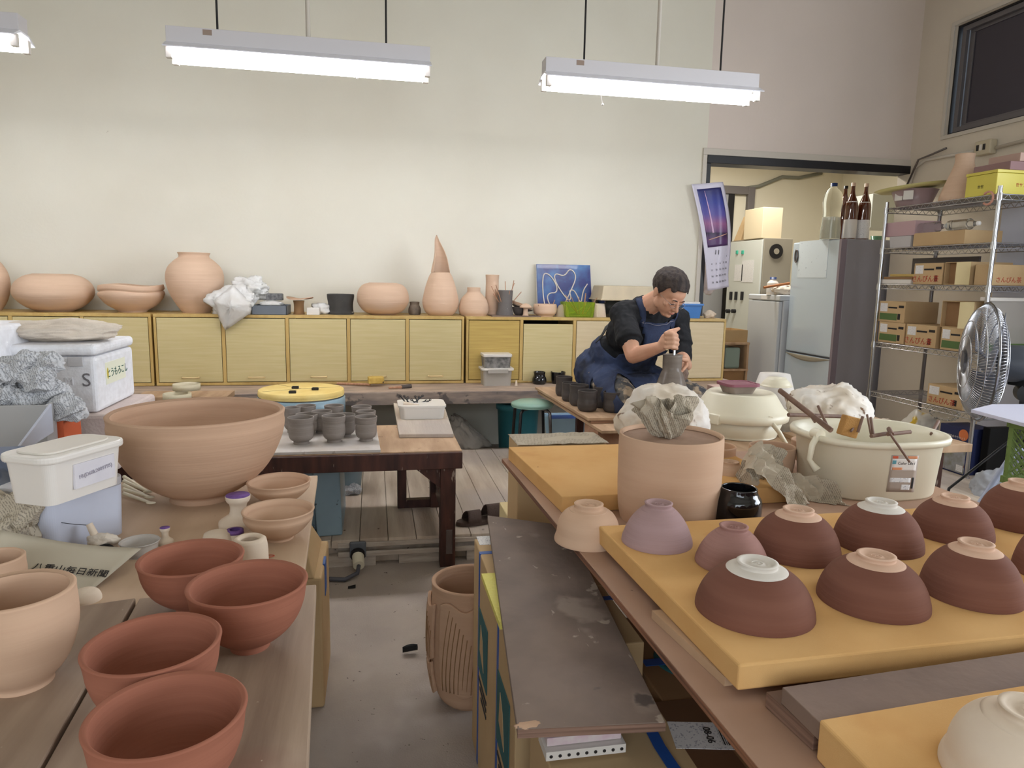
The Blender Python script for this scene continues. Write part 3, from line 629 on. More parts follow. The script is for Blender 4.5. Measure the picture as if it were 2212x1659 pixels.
def openbox(lo, hi, th, top_in=0):
    x0, y0, z0 = lo; x1, y1, z1 = hi; mb = MB()
    def ring(i, z, e): return [(x0+i+e, y0+i+e, z), (x1-i-e, y0+i+e, z), (x1-i-e, y1-i-e, z), (x0+i+e, y1-i-e, z)]
    e = top_in; vs = ring(0, z0, e)+ring(0, z1, 0)+ring(th, z1, 0)+ring(th, z0+th, e)
    fs = [(3, 2, 1, 0), (12, 13, 14, 15)]
    for b in (0, 4, 8): fs += [(b+i, b+(i+1) % 4, b+4+(i+1) % 4, b+4+i) for i in range(4)]
    return mb.add(vs, fs)
lo, hi = ybox(1222, 1286, 653, S0, 4.78, 4.93)
gb = O('plastic_box', openbox(lo, hi, .003, .008), M_('lime_plastic', (206, 226, 96), .12, trans=.85, ior=1.12), label='translucent lime green plastic box on the cabinets', cat='box', bevel=.002)
sticks(12, Vector(((lo[0]+hi[0])/2+.03, 4.85, S0+.02)), .05, .1, .17, m_sticko, 'thin wooden stick in the lime green box', 'sticks in the lime green box', 11, 1.4)
solidpot('cup', 'white tapered upturned cup right of the lime green box', 'cup', m_plaster, [(1, 0), (.95, .3), (.78, 1)], L=1276, R=1311, yw=684, yt=655, z0=S0, Y=4.9, topr=.7)
lo, hi = ybox(1308, 1400, 650, S0, 4.85, 5.08); O('planter_box', openbox(lo, hi, .006, .01), m_blackg, label='black glazed planter box under the upturned cream tray', cat='box', bevel=.006)
lo2, hi2 = ybox(1300, 1420, 618, hi[2]+.001, 4.82, 5.1)
mb = MB(); mb.hexa([(lo2[0]+.0, lo2[1], lo2[2]), (hi2[0], lo2[1], lo2[2]), (hi2[0], hi2[1], lo2[2]), (lo2[0], hi2[1], lo2[2])], [(lo2[0]+.02, lo2[1]+.02, hi2[2]), (hi2[0]-.02, lo2[1]+.02, hi2[2]), (hi2[0]-.02, hi2[1]-.02, hi2[2]), (lo2[0]+.02, hi2[1]-.02, hi2[2])])
mb.box((lo2[0]-.006, lo2[1]-.006, lo2[2]), (hi2[0]+.006, hi2[1]+.006, lo2[2]+.012)); O('tray', mb, M_('smeared_cream_plastic', (206, 190, 160), .6, rgb2=(190, 176, 150), ns=7, stretch=(1, 1, .3)), label='deep cream tray turned upside down on the black box', cat='tray', bevel=.006)
# blue basket
lo, hi = ybox(1476, 1518, 656, S0, 4.8, 5.0); t = T('basket', 'bright blue plastic basket at the right end of the cabinets', 'basket', ((lo[0]+hi[0])/2, 4.9, S0))
mblue = M_('bright_blue_plastic', (66, 122, 190), .4)
O('basket_body', openbox(lo, hi, .004, .012), mblue, t, bevel=.004); O('rim', openbox((lo[0]-.008, lo[1]-.008, hi[2]-.014), (hi[0]+.008, hi[1]+.008, hi[2]), .009), mblue, t, bevel=.002)
O('folded_papers', MB().box((lo[0]+.01, lo[1]+.012, hi[2]-.02), (hi[0]-.012, hi[1]-.012, hi[2]+.012)), m_plas, label='papers lying in the blue basket', cat='paper', bevel=.004)
O('clay_lump', crumple(P(1532, 680, y=4.88), .035, (1.2, .8, .8), 22, .3, flat_z=S0), m_plaster, label='small pale lump beside the blue basket', cat='clay', smooth=True)
# ---------------------------------------------------------------- things on the bench
BZ = .5392
def tub(x0, x1, y0, y1, z0, z1, r=.02, inset=.012, n=9):
    """rounded box ring list for lids and tubs"""
    pts = []
    for cx_, cy_, a in ((x1-r, y1-r, 0), (x0+r, y1-r, pi/2), (x0+r, y0+r, pi), (x1-r, y0+r, 3*pi/2)):
        for i in range(n+1): t_ = a+pi/2*i/n; pts.append((cx_+r*cos(t_), cy_+r*sin(t_)))
    return pts
def rbox(x0, x1, y0, y1, z0, z1, r=.02, inset=.012, th=.003, open_=True, M=None):
    A = tub(x0+inset, x1-inset, y0+inset, y1-inset, 0, 0, r); B = tub(x0, x1, y0, y1, 0, 0, r); n = len(A)
    c = ((x0+x1)/2, (y0+y1)/2); sh = lambda P_, k: [(c[0]+(p[0]-c[0])*k, c[1]+(p[1]-c[1])*k) for p in P_]
    mb = MB(); vs = [(p[0], p[1], z0) for p in A]+[(p[0], p[1], z1) for p in B]; k = 1-2*th/min(x1-x0, y1-y0)
    fs = [tuple(range(n))[::-1]]+[(i, (i+1) % n, n+(i+1) % n, n+i) for i in range(n)]
    if open_:
        vs += [(p[0], p[1], z1) for p in sh(B, k)]+[(p[0], p[1], z0+th) for p in sh(A, k)]
        for b in (n, 2*n): fs += [(b+i, b+(i+1) % n, b+n+(i+1) % n, b+n+i) for i in range(n)]
        fs.append(tuple(range(3*n, 4*n)))
    else: fs.append(tuple(range(n, 2*n)))
    mb.add(vs, fs)
    if M: mb.xf(M)
    return mb
c = P(1076, 834, BZ); x0, x1 = P(1044, 800, y=c.y).x, P(1107, 800, y=c.y).x; z1 = P(1076, 797, y=c.y).z
t = T('food_container', 'clouded plastic container with lid on the bench, the lower of two', 'container', c)
O('tub', rbox(x0, x1, c.y, c.y+.17, BZ, z1, .02, .006, open_=False), m_plast, t); O('lid', rbox(x0-.012, x1+.012, c.y-.008, c.y+.178, z1-.012, z1+.004, .024, 0, open_=False), m_plas, t, bevel=.003)
O('latch', MB().box((x0+.03, c.y-.014, z1-.03), (x1-.03, c.y-.009, z1-.002)), m_plast, t, bevel=.003)
z2 = P(1076, 772, y=c.y).z; t = T('food_container', 'smaller clay-splashed container stacked on the clouded one', 'container', (c.x, c.y+.08, z1+.005))
O('tub', rbox(x0+.006, x1-.006, c.y+.008, c.y+.16, z1+.0045, z2, .02, .006, open_=False), M_('splashed_grey', (150, 146, 142), .5, rgb2=(90, 88, 86), ns=30), t); O('lid', rbox(x0, x1, c.y, c.y+.166, z2, z2+.02, .022, 0, open_=False), m_plas, t, bevel=.004)
pot('cup', 'black glazed cup with a waisted rim on the bench, left of two', 'cup', m_blackg, [(.8, 0), (1, .2), (.95, .5), (.72, .72), (.82, 1)], L=1149, R=1181, yw=822, yb=831, yt=801, z0=BZ, th=.004)
pot('cup', 'black glazed tapered cup on the bench, right of two', 'cup', m_blackg, [(.75, 0), (.9, .3), (1, 1)], L=1189, R=1222, yw=806, yb=830, yt=801, z0=BZ, th=.004)
O('dropper', MB().lathe([(.012, 0), (.008, .01), (.006, .03), (0, .04)], P(1115, 833, BZ), 16), m_plaster, label='tiny white knob beside the clouded container', cat='knob')
c = P(812, 836, BZ); mb = MB().box((-.05, -.03, 0), (.05, .03, .045)); mb.xf(TR(c.x, c.y+.03, BZ+.02, .12)); O('sponge', mb, M_('yellow_sponge', (216, 184, 100), .95, rgb2=(196, 160, 80), ns=30, bump=.5, bs=200, spots=[((60, 54, 50), 28, .66, .03)]), label='yellow sponge block with dark stains on the bench', cat='sponge', bevel=.006)
a_, b_ = P(728, 828, BZ+.01), P(800, 831, BZ+.01); O('brush', MB().cyl(a_, b_, .0075, n=10), m_sticko, label='pale round brush handle lying left of the sponge', cat='brush')
a_, b_, d_ = P(840, 838, BZ+.01), P(868, 836, BZ+.01), P(888, 834, BZ+.012); t = T('brush', 'wooden brush with dark bristles lying right of the sponge', 'brush', a_)
O('brush_handle', MB().cyl(a_, b_, .006, .008, n=10), m_sticko, t); O('bristles', MB().cyl(b_, d_, .012, .014, n=12), m_greyd, t)
# ---------------------------------------------------------------- left table and everything on it
TZ = .70
a_, b_ = P(686, 1027, TZ), P(657, 1240, TZ); dv = (b_-a_).normalized(); e_ = a_+dv*2.2
XL = -2.3
t = T('table', 'large work table at the left, topped with a pale plywood sheet', 'table', (-1.1, 1.1, 0))
O('table_sheet', MB().prism([(a_.x, a_.y), (e_.x, e_.y), (XL, e_.y), (XL, a_.y)], TZ-.014, TZ), m_plyt, t, bevel=.0015)
O('table_frame', MB().box((XL+.05, .2, TZ-.08), (a_.x-.16, a_.y-.06, TZ-.0145)), m_mahog, t)
for x in (XL+.1, -.42):
    for y in (.3, a_.y-.16): O('leg', MB().box((x-.035, y-.035, 0), (x+.035, y+.035, TZ-.081)), m_mahog, t, bevel=.003)
PZ2 = .722
p1, p2, p3, p4 = P(683, 1262, PZ2), P(665, 1659, PZ2), P(95, 1659, PZ2), P(301, 1292, PZ2)
d1, d2 = (p2-p1), (p3-p4)
O('plank', MB().prism([(p1.x, p1.y), ((p1+d1*1.5).x, (p1+d1*1.5).y), ((p4+d2*1.5).x, (p4+d2*1.5).y), (p4.x, p4.y)], TZ+.0005, PZ2), m_plank2, label='worn grey-brown plank along the right edge of the left table, under the red bowls', cat='plank', bevel=.002)
q1 = P(293, 1291, PZ2+.002); q2 = P(84, 1659, PZ2+.002); d3 = q2-q1; q0 = P(170, 1309, PZ2+.002); far = q1+(q0-q1)*6
O('plank', MB().prism([(q1.x, q1.y), ((q1+d3*1.5).x, (q1+d3*1.5).y), ((far+d3*1.5).x, (far+d3*1.5).y), (far.x, far.y)], TZ+.0005, PZ2+.002), m_plank2, label='worn plank at the lower left corner, under the pink bowls', cat='plank', bevel=.002)
tea = [(.33, 0), (.315, .1), (.5, .16), (.78, .38), (.93, .66), (.965, .9), (1, 1)]
pot('bowl', 'huge tan bowl with a rounded lip, largest thing on the left table', 'bowl', m_tan, [(.37, 0), (.35, .07), (.5, .12), (.78, .34), (.95, .65), (1, .86), (.985, .93), (1.0, 1)], th=.012, n=96, L=222, R=616, yw=893, yt=861, z0=TZ, yb=1095)
sb = [(.4, 0), (.38, .08), (.66, .28), (.88, .58), (.97, .74), (.95, .86), (1, 1)]
pot('bowl', 'small pink bowl touching the huge bowl, the further of two', 'bowl', m_cream, sb, th=.005, L=531, R=672, yw=1040, yt=1021, z0=TZ, yb=1094)
pot('bowl', 'small pink bowl at the table edge, nearer of the two by the huge bowl', 'bowl', m_cream, sb, th=.005, L=520, R=680, yw=1102, yt=1078, z0=TZ, yb=1173)
pot('bowl', 'red clay bowl furthest back of the four red ones, by the hollow plaster cylinder', 'bowl', m_red, tea, L=290, R=529, yw=1202, yt=1167, z0=PZ2, yb=1330)
pot('bowl', 'red clay bowl standing near the right edge of the plank', 'bowl', m_red, tea, L=397, R=666, yw=1262, yt=1211, z0=PZ2, yb=1417)
pot('bowl', 'red clay bowl second from the front of the plank', 'bowl', m_red, tea, L=166, R=482, yw=1405, yt=1329, z0=PZ2, yb=1590)
pot('bowl', 'red clay bowl nearest the camera, cut by the bottom edge of the photo', 'bowl', m_red, tea, L=167, R=538, yw=1560, yt=1457, z0=PZ2, yb=1775)
pot('bowl', 'large pink rounded bowl cut by the left edge of the photo', 'bowl', m_cream, [(.52, 0), (.5, .05), (.8, .22), (1, .55), (1.0, .8), (.98, .93), (.985, 1)], th=.008, L=-115, R=174, yw=1330, yt=1236, z0=PZ2+.002, yb=1508)
pot('bowl', 'pink bowl in the left corner behind the large pink rounded bowl', 'bowl', m_cream, [(.5, 0), (.5, .05), (.85, .3), (1, .7), (.96, .85), (.97, 1)], th=.006, L=-95, R=61, yw=1218, yt=1186, z0=TZ, yb=1330)
# plaster forms and stamps
solidpot('plaster_form', 'white plaster dome behind the large pink rounded bowl', 'plaster form', m_plaster, [(1, 0), (1, .3), (.8, .8), (.2, 1)], L=150, R=221, yw=1288, yt=1271, z0=TZ, yb=1308, topr=0)
ps = smoothp([(.98, 0), (1, .1), (.98, .2), (.6, .34), (.42, .42), (.4, .7), (.6, .82), (.62, .97)], 1)
def stamp(L, R, yw, yt, yb, z0, label, pr=ps):
    C, R_, Hh = fit(L, R, yw, yt, z0, yb=yb, k=.95, topr=.5); t = T('clay_stamp', label, 'stamp', C, 'purple-faced stamps')
    O('stamp_body', MB().lathe([(0, 0)]+[(r*R_, z*Hh) for r, z in pr]+[(0, Hh*.97)], C, 40), m_plaster, t)
    O('stamp_face', MB().lathe([(0, Hh*.972), (R_*.6, Hh*.972), (R_*.58, Hh), (0, Hh)], C, 40), m_purple, t); return t
stamp(471, 560, 1130, 1062, 1150, TZ, 'large plaster stamp with a purple face beside the huge bowl')
stamp(338, 376, 1163, 1136, 1180, TZ, 'small plaster stamp with a purple face standing alone')
C, R, Hh = fit(437, 502, 1165, 1150, TZ, yb=1188, k=.95, topr=.5); O('plaster_disc', MB().lathe([(0, 0), (R, .002), (R*1.02, .014), (R*.9, .026), (R*.5, .03), (0, .03)], C, 40), m_plaster, label='flat cream plaster disc behind the red bowls', cat='plaster form')
C, R, Hh = fit(488, 528, 1160, 1148, TZ, yb=1178, k=.95, topr=.5); t = T('stamp_ring', 'purple-rimmed plaster ring leaning on the hollow cylinder', 'stamp', C)
O('ring_body', MB().lathe([(0, 0), (R, 0), (R, .02), (0, .02)], C, 32), m_plaster, t); O('ring_face', MB().lathe([(R*.5, .021), (R*.98, .021), (R*.94, .028), (R*.6, .028)], C, 32), m_purple, t)
pot('hollow_cylinder', 'cream hollow plaster cylinder with a dark hole, right of the stamps', 'plaster form', m_plaster, [(1, 0), (1, .6), (.97, .85), (.9, 1)], th=.013, L=500, R=580, yw=1190, yt=1152, z0=TZ, yb=1250, sm=1)
C = P(592, 1203, TZ+.001); O('wire_loop', MB().tube([C+Vector((-.012+.012*cos(a)*(1+.3*sin(a)), .006*sin(a), .002)) for a in [i*pi/8 for i in range(16)]], .0008, 6, closed=True).ball(C+Vector((-.028, 0, .004)), .005, 2), m_red_ink, label='tiny red wire loop lying by the hollow plaster cylinder', cat='wire')
pot('plastic_dish', 'shallow translucent plastic dish beside the small stamp', 'dish', m_plast, [(.8, 0), (.86, .3), (.93, .9), (1, .95), (1, 1)], th=.002, L=255, R=347, yw=1172, yt=1155, z0=TZ, yb=1208, sm=1)
# rag-tied bundle with a black cord
C = P(226, 1193, TZ); t = T('tool_bundle', 'small cloth-tipped tool bundle tied with black cord in front of the grey container', 'tool', C)
O('cloth_wrap', crumple(C+Vector((-.005, .01, .018)), .02, (1.3, .8, .8), 31, .3, flat_z=TZ), m_cloth, t, smooth=True); O('tip', MB().cyl(C+Vector((-.015, .01, .02)), C+Vector((-.03, .015, .055)), .008, .006), m_plaster, t)
O('cord', MB().tube([C+Vector((-.02+.05*i/8, -.012-.004*sin(i), .006+.012*sin(pi*i/8))) for i in range(9)], .003, 8), m_black, t)
O('thread', MB().tube([C+Vector((-.03, .015, .052)), C+Vector((-.05, .0, .06)), C+Vector((-.09, -.0, .068)), C+Vector((-.13, -.01, .075)), C+Vector((-.17, -.012, .07))], .0007, 6), m_black, t)
# two plastic containers
c0, c1 = P(118, 1205, TZ), P(275, 1150, TZ); ex = (c1-c0); ln = ex.length; cn_ = Vector((-ex.y, ex.x, 0)).normalized(); M = basis(c0, ex, cn_)
dep = .105; zt_ = .128
t = T('food_container', 'grey-blue plastic tub at the bottom of the pair on the left table', 'container', c0+Vector((0, .08, 0)))
O('tub', rbox(-.012, ln+.004, 0, .15, 0, zt_-.02, .022, .003, open_=False).xf(M), m_plasb, t); O('lid', rbox(-.016, ln+.008, -.004, .154, zt_-.02, zt_-.002, .034, 0, open_=False).xf(M), M_('grey_blue_lid', (176, 174, 176), .4), t, bevel=.003)
z3 = TZ+zt_; u0 = P(120, 1095, z3); u1 = P(272, 1042, z3); ex = u1-u0; ln = ex.length; cn_ = Vector((-ex.y, ex.x, 0)).normalized(); M = basis(Vector((u0.x, u0.y, z3)), ex, cn_)
h2 = P(120, 982, y=u0.y).z-z3
t = T('food_container', 'white lidded plastic tub on top of the pair, faint handwriting on its side', 'container', (u0.x, u0.y+.08, z3))
O('tub', rbox(-.01, ln, 0, dep, 0, h2-.012, .018, .006, open_=False).xf(M), m_plas, t)
O('lid', rbox(-.02, ln+.01, -.01, dep+.01, h2-.018, h2-.004, .035, 0, open_=False).xf(M), m_plas, t, bevel=.004); O('lid_panel', rbox(.0, ln-.012, .01, dep-.01, h2-.004, h2, .026, 0, open_=False).xf(M), M_('lid_panel_plastic', (214, 206, 194), .4), t, bevel=.001)
O('paper_label', MB().box((ln*.27, -.0012, .02), (ln*.84, .004, h2-.03)).xf(M), M_('faded_label', (206, 202, 208), .7, rgb2=(214, 210, 214), ns=30), t)
txt('FR(D68k2009795)', .0105, M @ basis(Vector((ln*.56, -.0018, h2*.45)), (1, 0, .08), (0, 0, 1)), M_('faint_pencil', (166, 160, 172), .8), t, 'handwriting')
# white modelling tools behind the containers
for i in range(5):
    a = P(268, 1030+i*9, TZ+.006+.003*i); b = P(318+i*2, 1062+i*6-(i % 2)*6, TZ+.006+.003*i)
    O('modelling_tool', MB().cyl(a, b, .005, .0035, n=8).ball(b, .007, 2, (1.6, .7, .5)), m_plasc, label='cream plastic modelling tool poking out from behind the grey-blue tub', cat='tool', group='cream modelling tools')
# newspaper sheet with its title
s0, s1, s2, s3, s4 = P(55, 1240, TZ+.02), P(205, 1268, TZ+.004), P(308, 1196, TZ+.003), P(190, 1170, TZ+.03), P(40, 1150, TZ+.05)
mb = MB(); nu, nv = 16, 8
A0, A1, B0, B1 = P(-40, 1275, TZ+.006), P(186, 1282, TZ+.002), P(-10, 1150, TZ+.085), P(306, 1190, TZ+.03)
def nf(u, v):
    p = A0.lerp(A1, u).lerp(B0.lerp(B1, u), v); return p+Vector((0, 0, .004*sin(5*u+2*v)+.002))
mb.grid(nf, nu, nv); ns = O('newspaper_sheet', mb, m_newsp, label='newspaper page with its big black title lying behind the pink bowls', cat='newspaper', solid=.0006, smooth=True)
ta, tb_ = P(65, 1232, TZ+.018), P(225, 1236, TZ+.018); ex = tb_-ta; M = basis(ta.lerp(tb_, .5)+Vector((0, 0.006, .006)), ex, Vector((-ex.y*1.0, ex.x, .16*ex.length)))
ex = nf(.97, .42)-nf(.36, .42); ey = nf(.66, .6)-nf(.66, .25); M = basis(nf(.67, .42)+ex.cross(ey).normalized()*.0045, ex, ey)
ti = txt('八重山毎日新聞', ex.length/6.9, M, m_ink, ns, 'title')
O('newspaper', facet(P(20, 1130, TZ+.07), .07, (1, .8, 1.1), 14, 5, TZ+.001), m_news, label='folded crumpled newspaper standing up at the left edge', cat='newspaper', smooth=False)
O('plastic_bag', crumple(P(-6, 1062, TZ+.11), .06, (1.0, .7, 1.0), 17, .3, 1.4, 4, flat_z=TZ+.001), m_clear, label='clear crinkled bag at the left edge behind the crumpled newspaper', cat='bag', smooth=True)
a = P(30, 1035, y=1.72); O('blue_bin', MB().box((a.x-.22, 1.66, TZ), (a.x, 1.8, P(10, 985, y=1.7).z)), M_('navy_plastic', (50, 70, 104), .5), label='dark blue box edge behind the white tub at the left edge', cat='box', bevel=.006)
# grey flap box with crumpled paper, styrofoam boxes: on a lower table behind
SZ = .62
t = T('table', 'lower table behind the left one carrying styrofoam boxes', 'table', (-1.7, 2.7, 0))
O('tabletop', MB().box((-2.7, 2.1, SZ-.03), (-.95, 2.88, SZ)), m_ply, t, bevel=.003)
for x in (-2.6, -1.05):
    for y in (2.2, 2.8): O('leg', MB().box((x-.03, y-.03, 0 if y < 3 else PL), (x+.03, y+.03, SZ-.031)), m_mahog, t)
def box_from(px0, pxm, px1, yb0, ybm, z0): return P(px0, yb0, z0), P(pxm, ybm, z0)
# lower styro slab
k = P(258, 885, SZ+.06); f0 = P(215, 915, SZ); 
Yf = 2.42; xr = P(213, 890, y=Yf).x; yr = 2.42+.36
zb = P(213, 892, y=Yf).z; ztop = P(207, 745, y=Yf).z; xl = P(33, 890, y=Yf).x-.02
zl = P(206, 778-28, y=Yf).z
O('styrofoam_box', MB().box((xl-.02, Yf-.03, SZ+.0005), (xr+.06, yr+.03, zb-.001)), M_('pinkish_styrofoam', (212, 196, 190), .7, rgb2=(204, 188, 182), ns=20, bump=.3, bs=120), label='shallow styrofoam box under the big white one', cat='box', bevel=.012)
t = T('styrofoam_box', 'big white styrofoam box marked S with a corn sticker, behind the grey flap box', 'box', ((xl+xr)/2, Yf+.18, zb))
O('box_body', MB().box((xl, Yf, zb), (xr, yr, zl-.03)), m_styro, t, bevel=.014, seg=3)
lidt = ztop
lb = MB().box((xl-.004, Yf-.004, zl-.028), (xr+.004, yr+.004, lidt)); O('box_lid', lb, m_styro, t, bevel=.014, seg=3)
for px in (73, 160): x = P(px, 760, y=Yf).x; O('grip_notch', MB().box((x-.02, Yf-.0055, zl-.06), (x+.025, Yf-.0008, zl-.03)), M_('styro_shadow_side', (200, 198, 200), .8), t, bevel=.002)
xs = P(187, 822, y=Yf); txt('S', .06, basis(Vector((xs.x, Yf-.002, xs.z)), (1, 0, 0), (0, 0, 1)), M_('grey_marker', (120, 116, 118), .8), t, 'letter', ext=.001)
xs = P(150, 824, y=Yf); txt('M', .035, basis(Vector((xs.x, Yf-.001, xs.z)), (1, 0, 0), (0, 0, 1)), M_('embossed_styro', (232, 232, 236), .7), t, 'embossed_letter', ext=.0015)
zs = P(213, 815, y=Yf).z; sy = Yf+.19
st = O('sticker', MB().box((xr, sy-.11, zs-.036), (xr+.0012, sy+.075, zs+.036)), M_('corn_sticker', (236, 236, 214), .6), t)
txt('とうもろこし', .033, basis(Vector((xr+.0016, sy-.002, zs-.003)), (0, 1, 0), (0, 0, 1)), M_('dark_green_ink', (30, 84, 66), .7), t, 'lettering')
O('corn_mark', MB().ball((xr+.0015, sy-.093, zs), .013, 2, (.05, .6, 1.5)), M_('corn_yellow', (206, 184, 60), .7), t)
O('cloth', crumple(P(128, 714, y=Yf+.14), .12, (1.35, .8, .3), 41, .22, 1.5, 5, flat_z=lidt+.001), m_cloth, label='dusty beige cloth lying on the big styrofoam box', cat='cloth', smooth=True)
xl2 = P(31, 760, y=2.36).x; O('styrofoam_box', MB().box((xl2-.5, 2.34, SZ+.001), (xl2-.035, 2.66, P(20, 705, y=2.36).z)), m_styro, label='second styrofoam box cut by the left edge of the photo', cat='box', bevel=.014, seg=3)
# grey flap box
fz = SZ+.001; gx1 = P(117, 930, y=2.16).x; gx0 = P(-60, 930, y=2.16).x; ft = P(113, 872, y=2.14).z
t = T('storage_box', 'open grey plastic box with its slanted flap, full of crumpled newspaper', 'box', ((gx0+gx1)/2, 2.2, fz))
O('box_body', openbox((gx0, 2.12, fz), (gx1, 2.31, ft), .005), M_('warm_grey_plastic', (172, 170, 168), .45), t, bevel=.003)
a, b = P(112, 872, y=2.12), P(45, 962, y=1.95)
O('flap', MB().hexa([(a.x, 2.119, a.z), (a.x, 2.119, a.z-.08), (b.x, 1.95, b.z-.02), (b.x, 1.95, b.z)], [(a.x-.006, 2.116, a.z), (a.x-.006, 2.116, a.z-.08), (b.x-.006, 1.946, b.z-.02), (b.x-.006, 1.946, b.z)]), m_plasb, t, bevel=.001)
random.seed(21)
pos = [(10, 800), (55, 790), (30, 835), (85, 820), (60, 862), (110, 852), (0, 858), (95, 792), (135, 868), (148, 885)]
for i, (px, py) in enumerate(pos):
    c = P(px, py, y=2.2+.02*(i % 3)); O('crumpled_newspaper', facet(c, .046, (1.05, .9, .95), 50+i, 5), m_newsg, label='ball of grey crumpled newspaper heaped in the grey plastic box', cat='newspaper', group='crumpled newspaper in the grey box', smooth=False)
a = P(126, 905, y=2.2); O('crate', openbox((a.x-.04, 2.18, fz), (a.x+.02, 2.3, P(126, 903, y=2.2).z+.0), .005), M_('orange_plastic', (196, 90, 50), .5), label='orange plastic crate corner beside the grey flap box', cat='crate')
# carton under the left table's edge
c0, c1 = P(678, 1530, 0), P(712, 1500, 0); tt = P(694, 1300, y=c0.y+.1).z
xr = P(703, 1515, 0).x; t = T('carton', 'brown carton with blue tape standing under the edge of the left table', 'box', (xr-.15, c0.y+.2, 0))
y0 = P(690, 1530, 0).y
O('carton_body', MB().box((xr-.32, y0, 0), (xr, y0+.3, .4)), m_card, t, bevel=.008); O('carton_flap', MB().hexa([(xr-.3, y0+.0, .4), (xr-.02, y0, .4), (xr-.02, y0+.3, .4), (xr-.3, y0+.3, .4)], [(xr-.26, y0+.08, .5), (xr-.06, y0+.08, .5), (xr-.06, y0+.24, .5), (xr-.26, y0+.24, .5)]), m_card, t, bevel=.004)
O('tape', MB().box((xr-.005, y0+.1, .3), (xr+.002, y0+.16, .401)), m_band, t)
# ---------------------------------------------------------------- middle low table
mt0 = P(998, 978, y=2.929); MX1, MZ, MY0 = mt0.x, .522, 2.93
MY1 = P(955, 916, z=MZ).y; MX0 = -1.25
print('mid table', MX1, MY0, MY1)
t = T('low_table', 'low dark-stained table holding the grey cups', 'table', ((MX0+MX1)/2, (MY0+MY1)/2, 0))
O('tabletop', MB().box((MX0, MY0+.001, MZ-.03), (MX1, MY1, MZ)), m_ply, t, bevel=.002)
O('apron_rail', MB().box((MX0, MY0-.022, MZ-.075), (MX1, MY0, MZ-.004)), m_mahog, t, bevel=.003)
O('apron_rail', MB().box((MX1-.024, MY0+.001, MZ-.075), (MX1+.002, MY1, MZ-.031)), m_mahog, t, bevel=.003)
lx = P(967, 1225, 0).x
def leg(x, y, z0=0, w=.033, top=MZ-.0755): return O('leg', MB().box((x-w, y-w, z0), (x+w, y+w, top)), m_mahog, t, bevel=.003)
leg(lx, MY0+.034, 0); leg(MX0+.1, MY0+.034, 0); yb_ = MY1-.05
leg(P(872, 1030, y=yb_-.25).x-.0, yb_-.02, PL, .022); leg(lx-.01, yb_-.02, PL, .03); leg(MX0+.1, yb_-.02, PL, .03)
xa, xb = P(872, 1030, y=yb_).x, lx; O('stretcher', MB().box((xa+.0, yb_-.04, PL+.0), (xb-.03, yb_-.0, PL+.04)), m_mahog, t); O('stretcher', MB().box((lx-.018, MY0+.068, .2), (lx+.018, yb_-.051, .26)), m_mahog, t)
br = MB().hexa([(lx-.14, MY0+.01, MZ-.077), (lx-.034, MY0+.01, MZ-.077), (lx-.034, MY0+.01, MZ-.16), (lx-.036, MY0+.01, MZ-.165)], [(lx-.14, MY0+.04, MZ-.077), (lx-.034, MY0+.04, MZ-.077), (lx-.034, MY0+.04, MZ-.16), (lx-.036, MY0+.04, MZ-.165)]); O('corner_brace', br, m_mahog, t)
O('hinge', MB().box((lx-.008, MY0-.003, .06), (lx+.02, MY0+.0005, .17)), m_steeld, t, bevel=.001)
# white sheet and grey cups
wz = MZ+.012; w1 = P(822, 967, wz); O('white_board', MB().prism([(MX0+.1, MY0+.0), (w1.x, MY0+.0), (P(812, 925, wz).x, MY1-.04), (MX0+.1, MY1-.04)], MZ+.0005, wz), M_('dusty_white_board', (206, 200, 196), .6, rgb2=(190, 180, 170), ns=8, spots=[((150, 134, 120), 14, .66, .05)]), label='white board under the grey unfired cups on the low table', cat='board', bevel=.001)
cup = [(.6, 0), (.58, .12), (.82, .17), (.97, .34), (.94, .66), (.9, .72), (.95, .78), (1, 1)]
where = ['leftmost in the front row of grey cups', 'middle cup of the front row of grey cups', 'rightmost in the front row of grey cups', 'grey cup just behind the leftmost front one', 'grey cup just behind the right of the middle front one', 'grey cup behind the rightmost front one', 'grey cup half hidden by the huge tan bowl', 'grey cup at the back left of the group, by the yellow disc', 'grey cup in the centre of the group', 'grey cup at the back under the right side of the yellow disc', 'grey cup at the back right corner of the group']
for (L, R, yw, yt, yb), w_ in zip([(621, 679, 918, 896, 962), (695, 747, 915, 893, 958), (766, 815, 915, 895, 955), (638, 687, 905, 890, 942), (722, 768, 905, 891, 945), (768, 812, 902, 884, 940), (612, 650, 893, 877, 936), (638, 683, 885, 872, 925), (672, 718, 898, 884, 937), (700, 743, 885, 872, 925), (759, 803, 888, 874, 926)], where):
    pot('tea_cup', w_, 'cup', m_grey, cup, th=.004, group='grey unfired cups on the low table', L=L, R=R, yw=yw, yt=yt, z0=wz, yb=yb, n=40)
# board with a white tub of trimming tools, sticking out over the back
zb = MZ+.018
b0, b1, b2, b3 = P(862, 938, zb), P(980, 937, zb), P(962, 882, zb), P(850, 870, zb)
O('board', MB().prism([(b0.x, b0.y), (b1.x, b1.y), (b2.x, b2.y), (b3.x, b3.y)], MZ+.0005, zb), m_plank, label='grooved pale wooden board lying across the right end of the low table', cat='board', bevel=.003)
c0, c1 = P(864, 907, zb), P(962, 905, zb); zt_ = P(910, 878, y=c0.y).z; t = T('tool_tub', 'white rectangular tub of trimming tools on the grooved board', 'tub', c0)
O('tub', rbox(c0.x-.004, c1.x+.002, c0.y, c0.y+.2, zb, zt_, .03, .008, .004), m_plas, t)
O('tub_rim', rbox(c0.x-.008, c1.x+.006, c0.y-.004, c0.y+.204, zt_-.008, zt_+.002, .033, 0, .01), m_plas, t)
random.seed(4)
